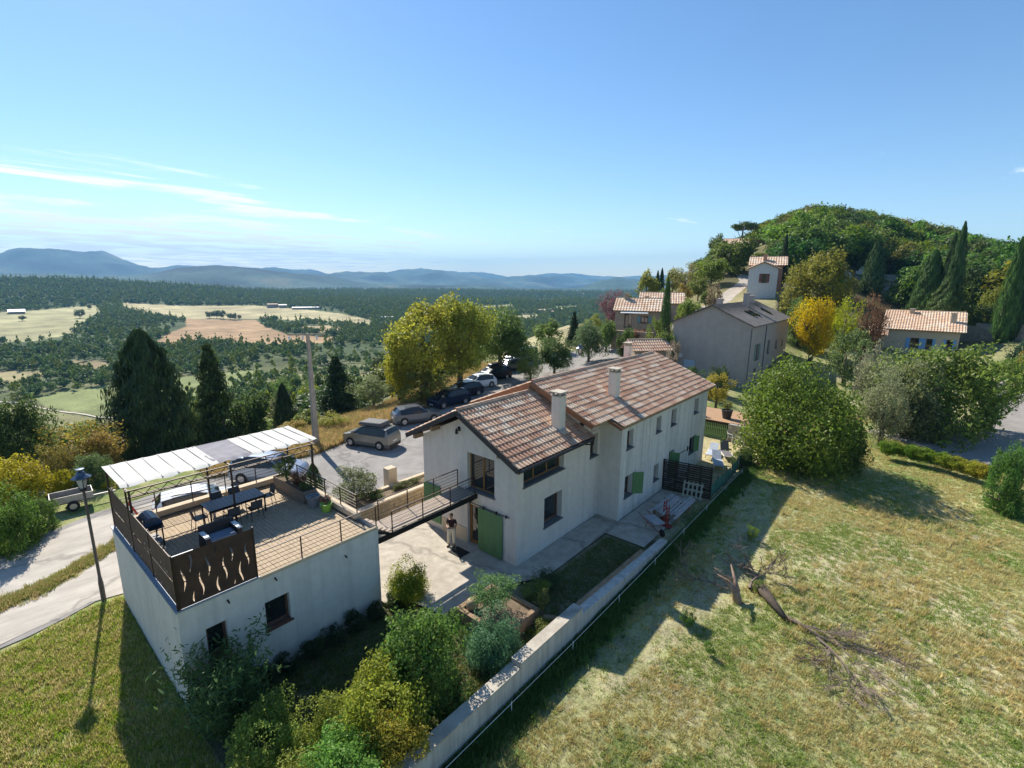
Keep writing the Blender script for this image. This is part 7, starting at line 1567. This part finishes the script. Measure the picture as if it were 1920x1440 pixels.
# ---------------------------------------------------------------- grass
def tuft(name, col, n, hh, spread, seed, wdt=.012):
    r = random.Random(seed); V = []
    for k in range(n):
        a = r.uniform(0, 6.28); b = r.uniform(0, 6.28); d = r.uniform(0, spread); x, y = d*math.cos(a), d*math.sin(a); h_ = hh*r.uniform(.5, 1.2); ln = r.uniform(.2, .9)*h_
        dx, dy = math.cos(b)*ln, math.sin(b)*ln; wx, wy = -math.sin(b)*wdt, math.cos(b)*wdt
        V += [(x-wx, y-wy, -.01), (x+wx, y+wy, -.01), (x+dx+wx*.2, y+dy+wy*.2, h_), (x+dx-wx*.2, y+dy-wy*.2, h_)]
    me = quadmesh(name, np.array(V), np.arange(len(V)).reshape(-1, 4), [leafmat(name+'_blades', .3, .3, fixed=col)]); return bpy.data.objects.new(name, me)
def meadow():
    r = np.random.RandomState(4)
    def region(n, f, name, protos, smin, smax, label, dz=.0):
        x, y = f(n); z = hgt(x, y)+dz; k = np.ones(len(x), bool)
        scatter(name, np.stack([x, y, z], 1), r.uniform(smin, smax, len(x)), r.uniform(0, 6.28, len(x)), protos, label=label)
    def lawn(n):
        rad = 5+r.rand(n*2)**.62*52; az = np.radians(r.uniform(-30, 62, n*2)); x = rad*np.cos(az); y = rad*np.sin(az)
        k = (y < 8.35) | ((x > 43) & (y < 4)); k &= ~inpoly(x, y, [g(1612, 800, .4), g(1720, 835, .4), g(1925, 890, .4), g(2300, 920, .4), g(2300, 700, .4), g(1830, 740, .4)])
        x, y = x[k][:n], y[k][:n]; dn = fbm(x*.5, y*.5, 4); tr = np.abs((y-6.6)-1.1*np.sin(x*.21)); k = (dn+r.rand(len(x))*.55 > -.02) & ~((tr < .9) & (x > 11) & (x < 33) & (r.rand(len(x)) < .8)); return x[k], y[k]
    dry = [tuft('dry_tuft', (.47, .43, .22), 14, .07, .10, 1), tuft('straw_tuft', (.46, .39, .18), 14, .08, .12, 2), tuft('green_tuft', (.21, .28, .075), 14, .065, .12, 3), tuft('pale_tuft', (.40, .39, .185), 14, .07, .14, 4), tuft('mixed_tuft', (.29, .325, .115), 14, .065, .14, 14)]
    X_, Y_ = lawn(105000); gsel = fbm(X_*.45+40, Y_*.45, 4)+.5*fbm(X_*1.9, Y_*1.9, 3)+r.normal(0, .07, len(X_))
    for nm, k, pr_, lb in (('green_meadow_grass', gsel > .03, [dry[2], dry[4]], 'short green grass patches of the meadow'), ('dry_meadow_grass', gsel <= .03, [dry[0], dry[1], dry[3]], 'short dry straw coloured meadow grass')):
        region(0, lambda n, k=k: (X_[k], Y_[k]), nm, pr_, .5, 1.35, lb)
    def clumps(n):
        x = r.uniform(19, 34, n); y = r.uniform(-4, 5, n); k = fbm(x*.35+3, y*.35, 3) > .07; return x[k], y[k]
    region(1900, clumps, 'long_dry_grass', [tuft('long_straw', (.50, .42, .20), 22, .22, .14, 5), tuft('long_pale', (.45, .42, .22), 22, .20, .16, 6)], .6, 1.3, 'taller clumps of golden dry grass')
    def west(n):
        x = r.uniform(-3, 3.2, n); y = r.uniform(9, 23.3, n); k = y < np.interp(x, [-3, -.24, 2.4, 3.2], [22.2, 22.6, 23.4, 23.3]); k &= (fbm(x*.8, y*.8, 3)+r.rand(n)*.5 > .12); return x[k], y[k]
    region(24000, west, 'bank_grass', [tuft('bank_green', (.25, .36, .06), 14, .10, .12, 7), tuft('bank_olive', (.36, .36, .11), 14, .10, .12, 8), tuft('bank_straw', (.48, .42, .22), 14, .10, .12, 9), tuft('bank_dark', (.42, .39, .17), 14, .10, .14, 15)], .6, 1.5, 'rough grass on the bank west of the garage')
    def verge(n):
        x = r.uniform(10, 50, n); ye = np.interp(x, [5, 20, 30, 45, 60], [37.3, 37, 38.5, 42.5, 47]); lo = np.interp(x, [10, 12, 16.5, 20, 24, 28, 36, 46, 55], [33.6, 33.4, 32.6, 33.7, 34.9, 35.7, 39, 43.4, 45.3]); y = lo+r.rand(n)**1.2*6; return x, y
    region(16000, verge, 'verge_grass', [tuft('verge_straw', (.52, .38, .19), 20, .34, .2, 10), tuft('verge_olive', (.27, .25, .10), 20, .32, .2, 11), tuft('verge_pale', (.48, .39, .22), 20, .3, .2, 16)], .6, 1.6, 'dry golden grass on the bank beside the parking')
    def gardenw(n):
        x = r.uniform(3.6, 20.8, n); y = np.where(x > 13.9, r.uniform(9.1, 11.3, n), r.uniform(9.1, 14.9, n)); k = ~((x > 11.2) & (x < 13.6) & (y > 9.9)) & ~((x > 10) & (y > 12.6)) & ~((x > 13.2) & (y > 11.2)); return x[k], y[k]
    region(9000, gardenw, 'garden_grass', [tuft('shade_green', (.12, .17, .05), 16, .09, .12, 12), tuft('shade_olive', (.19, .19, .08), 16, .08, .12, 13)], .6, 1.3, 'dark grass and weeds in the shaded garden bed')
    def wallfoot(n):
        x = r.uniform(3, 36, n); y = 8.5-np.abs(r.normal(0, .35, n)); return x, y
    region(7000, wallfoot, 'wall_foot_weeds', [tuft('weed_green', (.10, .17, .045), 18, .16, .14, 21), tuft('weed_dark', (.07, .12, .035), 18, .14, .14, 22)], .5, 1.4, 'rank green weeds along the foot of the garden wall')
    def median(n):
        x = r.uniform(-4, 5, n); y = np.interp(x, [-10, -1, 1.5, 3.6, 5.3], [25.4, 25.9, 26.5, 28, 29.4])+r.normal(0, .25, n); return x, y
    region(3500, median, 'median_grass', [tuft('median_green', (.20, .23, .07), 16, .12, .12, 23), tuft('median_straw', (.42, .35, .17), 16, .12, .12, 24)], .5, 1.4, 'grass strip between the wheel tracks', .03)
meadow()
# ---------------------------------------------------------------- air
mb = MB(); S_ = 8700
mb.box(-S_, S_, -S_, S_, -420, 420); hz_ = bpy.data.materials.new('haze'); hz_.use_nodes = True; t = hz_.node_tree; t.nodes.clear()
pv = nn(t, 'ShaderNodeVolumePrincipled'); pv.inputs['Color'].default_value = (.28, .61, 1, 1); pv.inputs['Density'].default_value = 1.35e-4; pv.inputs['Anisotropy'].default_value = 0
oo = nn(t, 'ShaderNodeOutputMaterial'); t.links.new(pv.outputs[0], oo.inputs['Volume'])
hzo = mb.build('haze', hz_); hzo['kind'] = 'stuff'; hzo.display_type = 'WIRE'
